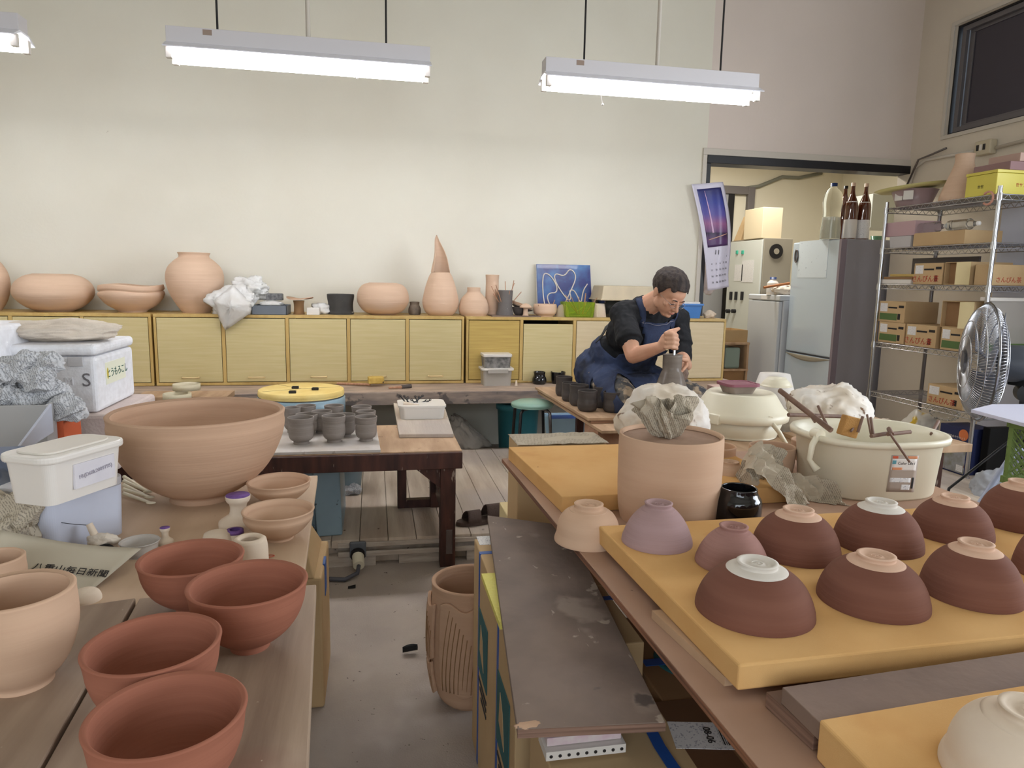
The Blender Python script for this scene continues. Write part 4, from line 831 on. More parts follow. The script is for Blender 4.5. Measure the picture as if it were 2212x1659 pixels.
for i in range(9):
    a = P(895+random.uniform(-20, 20), 880, y=c0.y+.08); a.z = zt_-.02; q = P(865+i*8, 858+random.uniform(-4, 8), y=c0.y+.13); o = O('trimming_tool', MB().cyl(a, q, .004, .003, n=8).tube([q+Vector((.006*cos(s_), 0, .005*sin(s_))) for s_ in [j*pi/5 for j in range(10)]], .0015, 6, closed=True), m_black, label='black wire-loop trimming tool heaped in the white tub', cat='tool', group='black trimming tools in the white tub')
a, q = P(872, 872, y=c0.y+.05), P(905, 876, y=c0.y+.03); O('tool', MB().cyl(a, q, .012, .005, n=12), m_plaster, label='thick pale wooden tool lying on top of the white tub', cat='tool')
# potter's wheel under a yellow foam bat, at the left of the bench
wz = P(650, 862, y=3.95).z
c, R, _ = fit(556, 744, 850, 833, .47, D=hypot(P(650, 850, y=3.95).x, 3.95)); c.z = 0
t = T('pottery_wheel', 'blue-grey potter\'s wheel behind the grey cups, covered by a yellow foam disc', 'pottery wheel', (c.x, c.y, PL))
wt = P(650, 868, y=c.y-R).z; O('wheel_pan', MB().lathe([(R*.3, wt-.12), (R*1.02, wt-.1), (R*1.02, wt-.012), (R*.98, wt-.005), (R*.96, wt-.02), (0, wt-.03)], c, 56), m_bluegrey, t)
O('wheel_stand', MB().lathe([(R*.7, PL), (R*.66, wt-.1), (0, wt-.1)], c, 32), m_bluegrey, t)
O('wheel_head', MB().lathe([(R*.4, wt-.03), (R*.85, wt-.02), (R*.86, wt-.001), (0, wt-.001)], c, 56), M_('pale_bat', (206, 190, 168), .6), t)
fm = T('foam_disc', 'round yellow foam pad slit in wedges on the left potter\'s wheel', 'foam pad', (c.x, c.y, wt)); O('pad', MB().lathe([(0, wt), (R*.99, wt), (R, wt+.008), (R*.99, wt+.03), (R*.97, wt+.033), (0, wt+.033)], c, 64), m_foamp, fm)
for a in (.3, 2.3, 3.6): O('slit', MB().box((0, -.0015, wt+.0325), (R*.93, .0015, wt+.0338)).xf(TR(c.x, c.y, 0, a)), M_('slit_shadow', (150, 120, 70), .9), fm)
for i, (px, py) in enumerate(((638, 839), (632, 849), (681, 842))):
    q = P(px, py, wt+.034); O('rubber_pad', openbox((q.x-.018, q.y-.014, wt+.034), (q.x+.018, q.y+.014, wt+.046), .004), m_black, label=['small black pad on the yellow disc, furthest', 'small black pad on the yellow disc, nearest', 'small black pad on the yellow disc, at the right'][i], cat='pad', bevel=.001)
# clay rings on a board at the left end
lz = .56; q = P(460, 857, lz); O('stool_board', MB().box((q.x-.42, q.y-.0, lz-.03), (P(490, 857, lz).x, min(q.y+.3, by0-.02), lz)), m_ply, label='pale board just visible over the huge tan bowl', cat='board')
stool = T('box_stand', 'boxy stand under the pale board behind the huge bowl', 'stand', (q.x-.2, q.y+.15, PL)); O('stand_body', MB().box((q.x-.4, q.y+.02, PL), (q.x, min(q.y+.28, by0-.03), lz-.031)), m_mahog, stool)
for L, R, yt, yb, lab in ((351, 414, 846, 868, 'cream clay ring in front, seen over the huge bowl'), (373, 434, 838, 860, 'cream clay ring leaning behind the other, seen over the huge bowl')):
    C, R_, Hh = fit(L, R, (yt+yb)/2, yt, lz, yb=yb, k=1); O('clay_ring', MB().lathe([(R_*.93, 0), (R_, 0), (R_, .035), (R_*.93, .035), (R_*.93, 0)], C+Vector((0, 0, .0005 if L == 351 else .036)), 48), M_('cream_clay_ring', (206, 196, 168), .8), label=lab, cat='ring')
# blue-grey machine under the low table
m0 = P(720, 1178, PL); top = P(720, 998, y=m0.y).z; x0 = P(600, 1170, PL).x; x1 = P(742, 1172, PL).x; y0 = 3.06
t = T('clay_mixer', 'blue-grey enamelled machine standing under the low table', 'machine', (x0, y0+.2, PL))
x1 = P(740, 1172, y=y0).x; xm = P(688, 1172, y=y0).x; zt_ = MZ-.08
O('machine_body', MB().box((x0-.25, y0+.05, PL+.001), (xm, y0+.4, zt_)), m_bluegrey, t, bevel=.02, seg=4)
O('side_column', MB().hexa([(xm-.005, y0-.01, PL+.001), (x1, y0, PL+.001), (x1, y0+.4, PL+.001), (xm-.005, y0+.4, PL+.001)], [(xm-.02, y0, zt_), (x1-.008, y0+.01, zt_), (x1-.008, y0+.4, zt_), (xm-.02, y0+.4, zt_)]), m_bluegrey, t, bevel=.006)
O('machine_foot', MB().box((x0-.25, y0-.02, PL+.0005), (xm-.02, y0+.045, PL+.03)), m_black, t)
# plug socket on the platform edge, with hose
q = P(773, 1205, y=2.96); t = T('power_plug', 'round cream plug in a grey socket on the platform edge', 'plug', q)
O('socket_block', MB().box((q.x-.035, 2.975, .045), (q.x+.035, 2.9875, .118)), M_('grey_socket', (96, 100, 106), .5), t, bevel=.006)
O('plug_body', MB().cyl((q.x, 2.975, q.z+.01), (q.x+.005, 2.91, q.z-.015), .026, .024, 20), m_plasc, t); O('plug_ring', MB().cyl((q.x, 2.976, q.z+.012), (q.x, 2.96, q.z+.008), .031, .031, 20), m_black, t)
h = [Vector((q.x+.005, 2.91, q.z-.015)), P(772, 1238, .02), P(745, 1252, .012), P(700, 1250, .012), P(660, 1248, .012), P(560, 1240, .012)]
O('cable', MB().tube(h, .009, 10), M_('grey_cable', (84, 84, 92), .5), t)
pot('basin', 'grey-blue round tub on the planks behind the blue-grey machine', 'tub', M_('grey_blue_plastic', (128, 146, 154), .4), [(.8, 0), (.9, .5), (1, 1)], th=.004, L=690, R=788, yw=985, yt=950, z0=PL, Y=3.75)
# floor bits
def puck(px, py, z, lab, mat, r=.03, seed=61, sc=(1, .7, .7), nm='crumpled_paper', cat='paper'): c = P(px, py, z); return O(nm, facet(c+Vector((0, 0, r*.5)), r, sc, seed, 5, z+.0005), mat, label=lab, cat=cat, smooth=False)
puck(757, 1066, PL, 'crumpled dark newspaper lying on the planks beside the blue-grey machine', m_newsg, .055, 61, (1, .8, .75))
c = P(886, 1412, .0); O('dry_leaf', MB().grid(lambda u, v: c+Vector(((u-.5)*.05, (v-.5)*.035*(1-(2*u-1)**2*.6), .006+.016*abs(v-.5)*2+.006*u)), 8, 6), m_dark, label='dark curled dead leaf on the concrete aisle', cat='leaf', solid=.0008, smooth=True)
c = P(760, 1270, 0); O('dry_leaf', MB().grid(lambda u, v: c+Vector(((u-.5)*.03, (v-.5)*.02, .003+.006*u*v)), 4, 4), m_dark, label='tiny dark leaf scrap on the concrete by the plug', cat='leaf', solid=.0008)
# sandal
c = P(1045, 1128, PL); t = T('sandal', 'brown open-toed sandal on the planked platform', 'sandal', c); m_sole = M_('brown_sandal', (76, 58, 50), .7, bump=.4, bs=200)
Ms = TR(c.x, c.y, PL, .25)
out = [(-.14, 0), (-.12, .035), (-.05, .045), (.03, .036), (.1, .038), (.13, .02), (.135, 0), (.13, -.02), (.1, -.036), (.03, -.034), (-.05, -.042), (-.12, -.03)]
out = smoothp([(x, y) for x, y in out]+[(-.14, 0)], 1)[:-1]
O('sole', MB().prism(out, 0, .02).xf(Ms), m_sole, t, bevel=.004)
def strap(x0, x1, h): return MB().grid(lambda u, v: Vector((x0+(x1-x0)*v+.01*sin(pi*u), -.043+.086*u, .018+h*sin(pi*u)**.6)), 14, 5).xf(Ms)
O('strap', strap(-.095, -.03, .045), m_sole, t, solid=.003, smooth=True); O('strap', strap(.0, .075, .065), m_sole, t, solid=.003, smooth=True)
# clear bag of clay on the floor behind the low table
c = P(1015, 968, PL); mb = crumple(c+Vector((-.02, .05, .07)), .11, (1.3, .8, 1.2), 71, .3, 1.3, 5, flat_z=PL+.001)
for v in mb.v:
    h_ = max(0, v.z-PL); v.x = c.x+(v.x-c.x)*(1-.55*min(1, h_/.2))-.35*h_
O('plastic_bag', mb, m_baggrey, label='clear bag of grey clay slumped on the platform behind the low table', cat='bag', smooth=True)
# buckets and stool under the bench
pot('bucket', 'teal plastic bin with a black interior standing under the bench', 'bucket', M_('teal_plastic', (56, 124, 134), .4), [(.86, 0), (.92, .5), (.97, .88), (1.04, .89), (1.04, 1)], th=.005, sm=0, L=1073, R=1165, yw=890, yt=861, z0=.0, Y=4.82)
c = P(1150, 868, y=4.1); zs = P(1150, 870, y=4.1).z; t = T('stool', 'round mint-green stool with black bent legs by the bench', 'stool', (c.x, 4.1, PL)); r = .13
O('seat', MB().lathe([(0, zs-.02), (r*.96, zs-.022), (r, zs-.012), (r*.98, zs), (r*.7, zs+.014), (0, zs+.018)], (c.x, 4.1, 0), 48), M_('mint_vinyl', (140, 176, 160), .25), t)
for i in range(4):
    a = pi/4+i*pi/2; e = Vector((cos(a), sin(a), 0)); b = Vector((c.x, 4.1, 0))
    O('leg', MB().tube([b+e*.03+Vector((0, 0, zs-.03)), b+e*.1+Vector((0, 0, zs-.03)), b+e*.125+Vector((0, 0, zs-.05)), b+e*.15+Vector((0, 0, PL+.002))], .0095, 10), m_black if i != 3 else m_steeld, t)
q = P(1212, 915, PL+.1); t = T('basin', 'pale blue tub with bright blue contents under the cup boards', 'tub', (q.x+.02, q.y+.1, PL))
y_ = 4.15; xq = P(1191, 905, y=y_).x; zt_ = P(1200, 905, y=y_).z
O('tub', openbox((xq, y_, PL), (xq+.28, y_+.2, zt_), .006, .03), M_('pale_blue_plastic', (176, 206, 224), .4), t, bevel=.004); O('liner', MB().box((xq+.02, y_+.02, zt_-.03), (xq+.26, y_+.18, zt_-.012)), M_('vivid_blue', (30, 84, 176), .4), t)
# stacked boards with dark cups, running from the bench towards the wheel
bz = .585
k0, k1 = P(1156, 836, bz), P(1270, 903, bz); k2 = P(1366, 907, bz)
print('cup boards', k0, k1, k2)
ex = (k1-k0); side = k2.x+.02
def bd(z0, z1, dx, dy, mat, lab, y1=None):
    return O('board', MB().prism([(k0.x+dx, k0.y), (k1.x+dx, k1.y+dy), (side, k1.y+dy), (side, k0.y)], z0, z1), mat, label=lab, cat='board', bevel=.0015)
bd(bz-.014, bz, 0, 0, m_ply, 'topmost of the stacked boards, carrying the dark cups')
bd(bz-.029, bz-.0145, .015, -.0, m_plyedge, 'second of the stacked boards under the dark cups')
bd(bz-.044, bz-.0295, .02, -.16, m_ply, 'third board of the stack, sticking out towards the foam slab')
t = T('board_trestle', 'brown wooden box supporting the stacked cup boards', 'stand', ((k1.x+side)/2+.03, k1.y+.1, PL))
O('stand_body', MB().box((k1.x+.02, k1.y-.1, PL), (side-.02, k1.y+.12, bz-.045)), M_('worn_brown_wood', (150, 104, 76), .8, rgb2=(176, 140, 116), ns=9), t, bevel=.004)
dcup = [(.72, 0), (.92, .08), (1, .25), (.99, .45), (.92, .62), (.96, .8), (.97, 1)]
names = ['dark clay cup with ridges, nearest right of the dark cups', 'dark waisted cup, nearest left of the dark cups', 'dark cup in the middle of the left-hand line of dark cups', 'dark cup second from the back in the left-hand line', 'tallest dark cup, furthest back in the left-hand line', 'dark cup behind the nearest right one', 'dark cup furthest back in the right-hand line']
for (L, R, yw, yt, yb), nm in zip([(1302, 1346, 868, 843, 892), (1247, 1291, 868, 840, 890), (1229, 1272, 855, 828, 878), (1213, 1248, 848, 824, 868), (1200, 1237, 828, 811, 857), (1281, 1319, 852, 832, 882), (1265, 1300, 835, 820, 868)], names):
    pot('tea_cup', nm, 'cup', m_greyd, dcup, th=.004, group='dark wet cups on the stacked boards', L=L, R=R, yw=yw, yt=yt, z0=bz, yb=yb, n=40)
# ---------------------------------------------------------------- right table and everything on it
RZ = .70
a_ = P(1085, 990, RZ); b_ = P(1640, 1659, RZ); c_ = P(1800, 963, RZ); r_ = P(2085, 1074, RZ)
e_ = a_+(b_-a_)*1.35; XR = r_.x
t = T('table', 'large work table at the right carrying the foam slabs and upturned bowls', 'table', (1.0, 1.3, 0))
O('table_sheet', MB().prism([(a_.x, a_.y), (e_.x, e_.y), (XR, e_.y), (XR, a_.y)], RZ-.012, RZ), [m_rtab], t, bevel=.001)
O('sheet_edge', MB().prism([(a_.x-.0012, a_.y), (e_.x-.0012, e_.y), (e_.x+.003, e_.y), (a_.x+.003, a_.y)], RZ-.0125, RZ-.0015), m_rtedge, t)
O('table_frame', MB().box((1.05, .42, RZ-.09), (XR-.08, a_.y-.1, RZ-.0125)), m_mahog, t)
for x in (1.12, XR-.14):
    for y in (.5, a_.y-.2): O('leg', MB().box((x-.035, y-.035, 0), (x+.035, y+.035, RZ-.091)), m_mahog, t)
# table behind
t = T('table', 'dusty table behind the right one holding the lidded bucket', 'table', (1.7, 2.5, PL)); BK = RZ
O('tabletop', MB().box((1.1, a_.y+.004, BK-.03), (2.1, 2.85, BK-.001)), m_ply, t, bevel=.002)
for x in (1.2, 2.02):
    for y in (2.2, 2.78): O('leg', MB().box((x-.03, y-.03, 0), (x+.03, y+.03, BK-.031)), m_mahog, t)
# foam slabs
q0, q1 = P(1098, 993, RZ), P(1213, 1108, RZ); ztA = P(1210, 1073, y=q1.y).z
O('foam_slab', MB().prism([(q0.x, q0.y), (q1.x, q1.y), (1.06, q1.y), (1.06, q0.y)], RZ+.0005, ztA), m_foam, label='yellow foam slab with dark crumbs at the far left of the right table', cat='foam slab', bevel=.002)
zb = .715; f0, f1, f2 = P(1292, 1173, zb), P(1593, 1493, zb), P(2212, 1423, zb); dr = (f2-f1).normalized(); zt_ = P(1597, 1437, y=f1.y).z; FZ = zt_
g1 = f1+dr*1.02; g0 = f0+dr*1.03
O('foam_slab', MB().prism([(f0.x, f0.y), (f1.x, f1.y), (g1.x, g1.y), (g0.x, g0.y)], zb, zt_), m_foam, label='big yellow foam slab carrying the dark upturned bowls', cat='foam slab', bevel=.003)
ss = P(1408, 1318, zb), P(1566, 1462, zb); O('plywood_sheet', MB().prism([(ss[0].x, ss[0].y), (ss[1].x, ss[1].y), (ss[1].x+.6, ss[1].y+.06), (ss[0].x+.9, ss[0].y+.05)], RZ+.0005, zb-.0005), m_ply, label='thin plywood sheet peeking out under the big foam slab', cat='board')
n0, n1 = P(1690, 1484, .745), P(1772, 1562, .745); w0, w1 = P(1655, 1494, .722), P(1758, 1586, .722)
O('board', MB().prism([(n0.x, n0.y), (n1.x, n1.y), (n1.x+.62, n1.y+.03), (n0.x+.62, n0.y+.04)], .728, .745) if 0 else MB().prism([(n0.x, n0.y), (n1.x, n1.y), (n1.x+.62, n1.y+.035), (n1.x+.62, n0.y+.04)], .7225, .745), m_gboard2, label='brown clay-stained board between the big foam slab and the near one', cat='board', bevel=.001)
O('board', MB().prism([(w0.x, w0.y), (w1.x, w1.y), (w1.x+.6, w1.y+.03), (w1.x+.6, w0.y+.03)], RZ+.0005, .722), m_gedge, label='lower board under the brown clay-stained one', cat='board', bevel=.001)
k0, k1 = P(1762, 1640, RZ), P(1800, 1725, RZ); kz = P(1775, 1553, y=k0.y).z
O('foam_slab', MB().prism([(k0.x, k0.y), (k0.x-.005, k0.y-.4), (k0.x+.7, k0.y-.36), (k0.x+.7, k0.y+.05)], RZ+.0005, kz), m_foam, label='nearest yellow foam slab at the lower right corner', cat='foam slab', bevel=.003)
# upturned bowls
inv = [(1, 0), (1, .05), (.985, .16), (.92, .38), (.8, .6), (.63, .765), (.45, .88), (.355, .905), (.34, .91), (.335, .945), (.35, .99)]
conic = [(1, 0), (1, .04), (.985, .12), (.96, .17), (.88, .38), (.7, .64), (.5, .82), (.4, .875), (.375, .9), (.375, .93), (.4, .99)]
def upturned(label, mat, footm, prof=inv, cut=.81, name='bowl', group=None, z0=None, foot_ring=True, **k):
    z0 = FZ+.0004 if z0 is None else z0; C, R, Hh = fit(z0=z0, k=1, topr=.33, **k); pr = smoothp(prof, 2); fr = prof[-1][0]
    t = T(name, label, 'bowl', C, group)
    i = max(j for j, p in enumerate(pr) if p[1] < cut); body = [(r*R, z*Hh) for r, z in pr[:i+2]]
    inner = [(max(r-.006, .001), max(0, z-.006)) for r, z in body][::-1]
    O('bowl_body', MB().lathe([(body[0][0]-.006, .0)]+body, C, 72).lathe(inner+[(0, inner[0][1])] if 0 else [(0, inner[0][1])]+inner, C, 72), mat, t)
    ft = [(r*R, z*Hh) for r, z in pr[i+1:]]; e = fr*R
    ft = [(ft[0][0]*.99, ft[0][1]-.001)]+ft+[(e-.003, Hh), (e*.8, Hh), (e*.74, Hh-.0035), (e*.4, Hh-.0045), (e*.38, Hh-.0035), (0, Hh-.0035)]
    def wob(q, a, kk): return q+Vector((q.x, q.y, 0))*(.03*sin(2*a+R*90)+.02*sin(5*a)) if kk < 1 else q
    f_ = O('foot_ring', MB().lathe(ft, C, 64, wob=wob), footm, t)
    O('stamp_mark', MB().lathe([(e*.24, Hh-.0034), (e*.25, Hh-.0025), (e*.28, Hh-.0025), (e*.29, Hh-.0034)], C, 24).box((-.0008, -.008, Hh-.0034), (.0008, .006, Hh-.0026), TR(C.x, C.y, C.z, .4)).box((-.005, -.0007, Hh-.0034), (.005, .0007, Hh-.0026), TR(C.x, C.y, C.z, .3)), footm, f_)
    return t
G = 'dark slipped upturned bowls on the foam'
upturned('cream-pink upturned bowl standing on the table at the left corner of the big foam slab', m_cream, m_cream, [(1, 0), (1, .06), (.94, .2), (.93, .3), (.9, .5), (.78, .7), (.6, .82), (.44, .86), (.42, .9), (.44, .985)], z0=RZ+.0004, L=1197, R=1342, yw=1168, yt=1079, yb=1193)
upturned('mauve cone-shaped upturned bowl at the far left of the big foam slab', m_mauve, m_mauve, conic, L=1342, R=1497, yw=1168, yt=1077, yb=1198)
upturned('dusty rose upturned bowl, smallest on the big foam slab', m_rose, m_rose, conic, L=1500, R=1663, yw=1212, yt=1126, yb=1246)
upturned('dark upturned bowl with a white foot, nearest the left front corner of the slab', m_maroon, m_footw, group=G, L=1500, R=1766, yw=1310, yt=1197, yb=1375)
upturned('dark upturned bowl with a pink foot, in the middle of the front row', m_maroon, m_footp, group=G, L=1762, R=2019, yw=1275, yt=1184, yb=1345)
upturned('dark upturned bowl with a tall pink foot, right end of the front row', m_maroon, m_footp, group=G, L=1984, R=2226, yw=1245, yt=1160, yb=1321)
upturned('dark upturned bowl with a pink foot behind the dusty rose bowl', m_maroon, m_footp, group=G, L=1621, R=1821, yw=1180, yt=1089, yb=1226)
upturned('dark upturned bowl with a white foot in the back row', m_maroon, m_footw, group=G, L=1797, R=2003, yw=1155, yt=1073, yb=1206)
upturned('dark upturned bowl with a pink foot, fourth of the back row', m_maroon, m_footp, group=G, L=1963, R=2156, yw=1130, yt=1064, yb=1178)
upturned('dark upturned bowl at the far right edge of the photo, beside the green crate', m_maroon, m_footp, group=G, L=2108, R=2300, yw=1105, yt=1032, yb=1153)
upturned('dark upturned bowl cut by the right edge, behind the tall pink foot', m_maroon, m_footp, group=G, L=2184, R=2400, yw=1205, yt=1120, yb=1268)
upturned('white upturned bowl on the nearest foam slab, lower right corner', m_plaster, m_plaster, [(1, 0), (1.0, .05), (.97, .14), (.93, .2), (.9, .42), (.78, .68), (.55, .87), (.4, .9), (.38, .94), (.4, 1)], z0=kz+.0004, L=2020, R=2440, yw=1665, yt=1505, yb=1790)
# tall upturned cylinder with recessed base
C, R, Hh = fit(L=1334, R=1562, yw=1010, yt=915, z0=RZ, yb=1152, k=.92, topr=1)
t = T('cylinder_pot', 'tall pink cylinder turned upside down, crumpled newspaper on its dusty base', 'pottery', C)
pr = smoothp([(.92, 0), (.965, .12), (.99, .35), (1.0, .7), (1.0, .93), (.99, 1)], 2)
O('pot_body', MB().lathe([(0, .002)]+[(r*R, z*Hh) for r, z in pr]+[(.965*R, Hh+.001), (.93*R, Hh-.003), (.925*R, Hh-.009)], C, 96), m_cream, t)
O('recessed_base', MB().lathe([(.93*R, Hh-.01), (.5*R, Hh-.007), (0, Hh-.008)], C, 72), M_('dusty_base', (170, 140, 118), .9, rgb2=(150, 120, 100), ns=14), t)
print('cylinder', C, R, Hh)
def folded(c, r, sc, seed, flat, n=34, th=None):
    """crumpled sheet: random sharp folds radiating from a pinched middle"""
    off = Vector((seed*1.7, seed*.9, 3.1))
    def fn(u, v):
        a = (u-.5)*2; b = (v-.5)*2; q = Vector((a, b, 0)); h = 0
        for k in range(4):
            d = Vector((cos(seed+k*1.9), sin(seed+k*1.9), 0)); s = q.dot(d)*(1.7+k*.9)+noise.noise(q*1.5+off*(k+1))*1.3; h += abs((s % 1)-.5)*(.75/(k+1))
        rr = 1-.3*abs(noise.noise(q*2+off)); return c+Vector((a*sc[0]*r*rr, b*sc[1]*r*rr+.25*r*sin(a*5+seed), max(0, (h-.2)*sc[2]*r*1.6+flat)))
    return MB().grid(fn, n, n)
q = C+Vector((-.022, 0, Hh+.03)); ctop = P(1440, 852, y=C.y).z
nc = Vector((P(1441, 930, y=C.y).x, C.y, C.z+Hh-.006)); nh = ctop-nc.z
def pleat(u, v, k=0):
    a = 2*pi*u; tri = lambda x: abs((x % 1)-.5)*4-1
    r_ = .021+.031*min(1, v*1.5)**.7+.004*sin(3*a+k); w_ = 1+(.12+.2*v)*tri(u*7+.25*sin(3*v+k)+.3*noise.noise(Vector((u*3, v*2, 5+k))))+.12*tri(u*15+v*1.3)
    h_ = v*nh*(.82+.2*tri(u*3.0+.2+k)*v*.6+.12*sin(2*a+1+k)*v)
    return nc+Vector((r_*w_*cos(a)*1.1-.006*v, r_*w_*sin(a), max(0.0005, h_)+.006*noise.noise(Vector((u*9, v*5, k)))))
mb = MB(); N1, N2 = 84, 18
for kk_, sc_ in ((0, 1), (2.3, .62)):
    b0_ = len(mb.v)
    for j in range(N2+1):
        for i in range(N1): q_ = pleat(i/N1, j/N2, kk_); mb.v.append(Vector((nc.x+(q_.x-nc.x)*sc_, nc.y+(q_.y-nc.y)*sc_, q_.z)))
    for j in range(N2):
        for i in range(N1): mb.f.append([b0_+j*N1+i, b0_+j*N1+(i+1) % N1, b0_+(j+1)*N1+(i+1) % N1, b0_+(j+1)*N1+i]); mb.mi.append(0); mb.sm.append(False)
O('crumpled_newspaper', mb, m_news, label='brown crumpled newspaper wad on top of the tall upside-down cylinder', cat='newspaper', solid=.0008)
# smeared clear bag behind the cylinder
c = P(1437, 895, y=2.15); O('plastic_bag', crumple(Vector((c.x+.02, 2.2, RZ+.09)), .135, (1.05, .7, .8), 91, .22, 1.3, 5, flat_z=RZ), m_bagbrown, label='clay-smeared clear bag puffed up behind the tall cylinder', cat='bag', smooth=True)
# lidded bucket
Yk = 2.36; aL, aR = az(1494, 885), az(1706, 885); aC = (aL+aR)/2; D = Yk/cos(aC); R = D*sin((aR-aL)/2); C = Vector((D*sin(aC), Yk, BK+.0005)); zl = P(1600, 905, y=Yk-R).z; zt_ = P(1600, 850, y=Yk-R*.3).z
t = T('bucket', 'cream lidded plastic bucket with its handle down, behind the pink cylinder', 'bucket', C); h = zl-BK
O('bucket_body', MB().lathe([(0, 0), (R*.78, 0), (R*.8, .01), (R*.93, h-.02), (0, h-.02)], C, 72), m_plasc, t)
O('bucket_lid', MB().lathe([(R*.93, h-.03), (R*1.0, h-.028), (R*1.01, h-.006), (R*.97, h+.002), (R*.9, h+.012), (R*.72, zt_-BK-.008), (R*.66, zt_-BK), (R*.6, zt_-BK-.004), (0, zt_-BK-.004)], C, 72), m_plasc, t)
O('lid_clip', MB().box((-R*1.04, -.03, h-.035), (-R*.9, .03, h+.002)).xf(TR(C.x, C.y, C.z, .5)), m_plasc, t, bevel=.004)
hp = P(1657, 905, y=Yk-R*.85); he = P(1697, 962, y=Yk-R*1.0)
O('handle', MB().cyl(hp+Vector((0, .0, 0)), hp+Vector((0, -.02, 0)), .013, n=14).tube([hp+Vector((0, -.012, 0)), hp.lerp(he, .5)+Vector((.002, -.014, .003)), he+Vector((0, -.01, 0)), he+Vector((.02, .03, -.03))], .008, 10), m_plasc, t)
# dish and pale bowl on the lid
lz = zt_+.0005
ll = MB(); d0 = P(1577, 862, lz); x0, x1 = P(1577, 835, y=Yk-R*.35).x, P(1642, 835, y=Yk-R*.35).x; zz1 = P(1610, 834, y=Yk-R*.35).z
t = T('dish', 'rectangular grey tub with a plum-stained rim sitting on the bucket lid', 'dish', ((x0+x1)/2, Yk-R*.2, lz))
O('dish_body', rbox(x0, x1, Yk-R*.35, Yk+R*.25, lz-.003, zz1, .02, .012, .004), M_('grey_clay_tub', (150, 134, 122), .7, rgb2=(130, 116, 104), ns=12), t); O('dish_rim', rbox(x0-.005, x1+.005, Yk-R*.35-.005, Yk+R*.25+.005, zz1-.004, zz1+.006, .022, 0, .008), M_('plum_stain', (140, 84, 96), .6), t)
pot('bowl', 'cream plastic bowl behind the plum-rimmed tub', 'bowl', m_plasc, [(.6, 0), (.66, .1), (.86, .55), (.9, .8), (1, .9), (1, 1)], th=.003, L=1640, R=1712, yw=845, yt=829, z0=zt_+.03, D=D+.2, sm=1)
O('upturned_tub', MB().lathe([(0, BK), (.12, BK), (.11, BK+.02), (.06, zt_+.028), (0, zt_+.028)], (P(1676, 860, y=Yk+.24).x, Yk+.26, 0), 32), m_plas, label='white tub under the cream plastic bowl', cat='tub')
# basin with sticks
z_ = RZ; c = P(1880, 1095, z_); Yb = c.y
x0, x1 = P(1775, 1060, y=Yb+.12).x, P(1998, 1060, y=Yb+.12).x
rimz = P(1890, 958, y=Yb+.01).z; xl, xr = P(1742, 935, y=Yb+.16).x, P(2012, 945, y=Yb+.16).x
t = T('basin', 'big cream oval tub with sticks across its rim and a product sticker', 'tub', ((xl+xr)/2, Yb+.17, z_))
cx_, cy_ = (xl+xr)/2, Yb+.17; ra, rb = (xr-xl)/2, .165
def oval(k, z, p=2.6):
    return [(cx_+ra*k*math.copysign(abs(cos(a))**(2/p), cos(a)), cy_+rb*k*math.copysign(abs(sin(a))**(2/p), sin(a)), z) for a in [2*pi*i/72 for i in range(72)]]
def loft(rings, cap0=True):
    mb = MB(); mb.smooth = True; n = len(rings[0]); vs = [v for r in rings for v in r]
    fs = [(k*n+i, k*n+(i+1) % n, (k+1)*n+(i+1) % n, (k+1)*n+i) for k in range(len(rings)-1) for i in range(n)]
    fs.append(tuple(range(n))[::-1]); fs.append(tuple((len(rings)-1)*n+i for i in range(n))); return mb.add(vs, fs)
O('tub_body', loft([oval(.84, z_), oval(.86, z_+.006), oval(.92, rimz-.02), oval(.95, rimz-.016), oval(1, rimz-.018), oval(1.01, rimz-.006), oval(.99, rimz), oval(.93, rimz-.002), oval(.9, rimz-.02), oval(.76, z_+.012)]), m_plasc, t)
O('water', loft([oval(.86, rimz-.07), oval(.86, rimz-.068)]), M_('slip_water', (206, 194, 170), .2), t)
from mathutils.bvhtree import BVHTree
tb_o = [o for o in t.children if o.name.startswith('tub_body')][0]; bvt = BVHTree.FromPolygons([v.co+wloc(tb_o) for v in tb_o.data.vertices], [list(p.vertices) for p in tb_o.data.polygons])
Q4 = [Vector((1926, 983)), Vector((1985, 984)), Vector((1973, 1063)), Vector((1914, 1062))]   # corners of the sticker in the photo
def onb(u, v, off):
    q = Q4[0].lerp(Q4[1], u).lerp(Q4[3].lerp(Q4[2], u), v); h = bvt.ray_cast(CAM, ray(q.x, q.y).normalized()); return (h[0]+h[1]*off) if h[0] is not None else Vector((lc0))
lc0 = P(1948, 1022, y=Yb+.03)
def patch(u0, u1, v0, v1, off, mat, nm): return O(nm, MB().grid(lambda u, v: onb(u0+(u1-u0)*u, v0+(v1-v0)*v, off), 8, 8), mat, t, solid=.0003, smooth=True)
patch(0, 1, 0, 1, .0006, M_('sticker_grey', (170, 154, 140), .5), 'sticker')
patch(.05, .95, .1, .42, .001, M_('sticker_white', (222, 214, 206), .5), 'sticker_field'); patch(.06, .82, .62, .74, .001, m_lab, 'sticker_field'); patch(.5, .82, .8, .94, .001, m_lab, 'sticker_field')
patch(.05, .25, .02, .09, .001, M_('sticker_red', (206, 90, 60), .5), 'sticker_band'); patch(.6, .95, .02, .09, .001, m_orangeb, 'sticker_band'); patch(.06, .2, .14, .24, .0014, M_('sticker_teal', (90, 150, 160), .5), 'sticker_band'); patch(.08, .45, .33, .4, .0014, m_orangeb, 'sticker_band'); patch(.86, .93, .6, .9, .0014, m_ink, 'barcode')
ta_, tb2_, tc2_ = onb(.25, .22, .0016), onb(.9, .22, .0016), onb(.25, .12, .0016)
txt('Color Life i', (tb2_-ta_).length/4.9, basis((ta_+tb2_)/2, tb2_-ta_, tc2_-ta_), m_ink, t, 'lettering', ext=.0002)
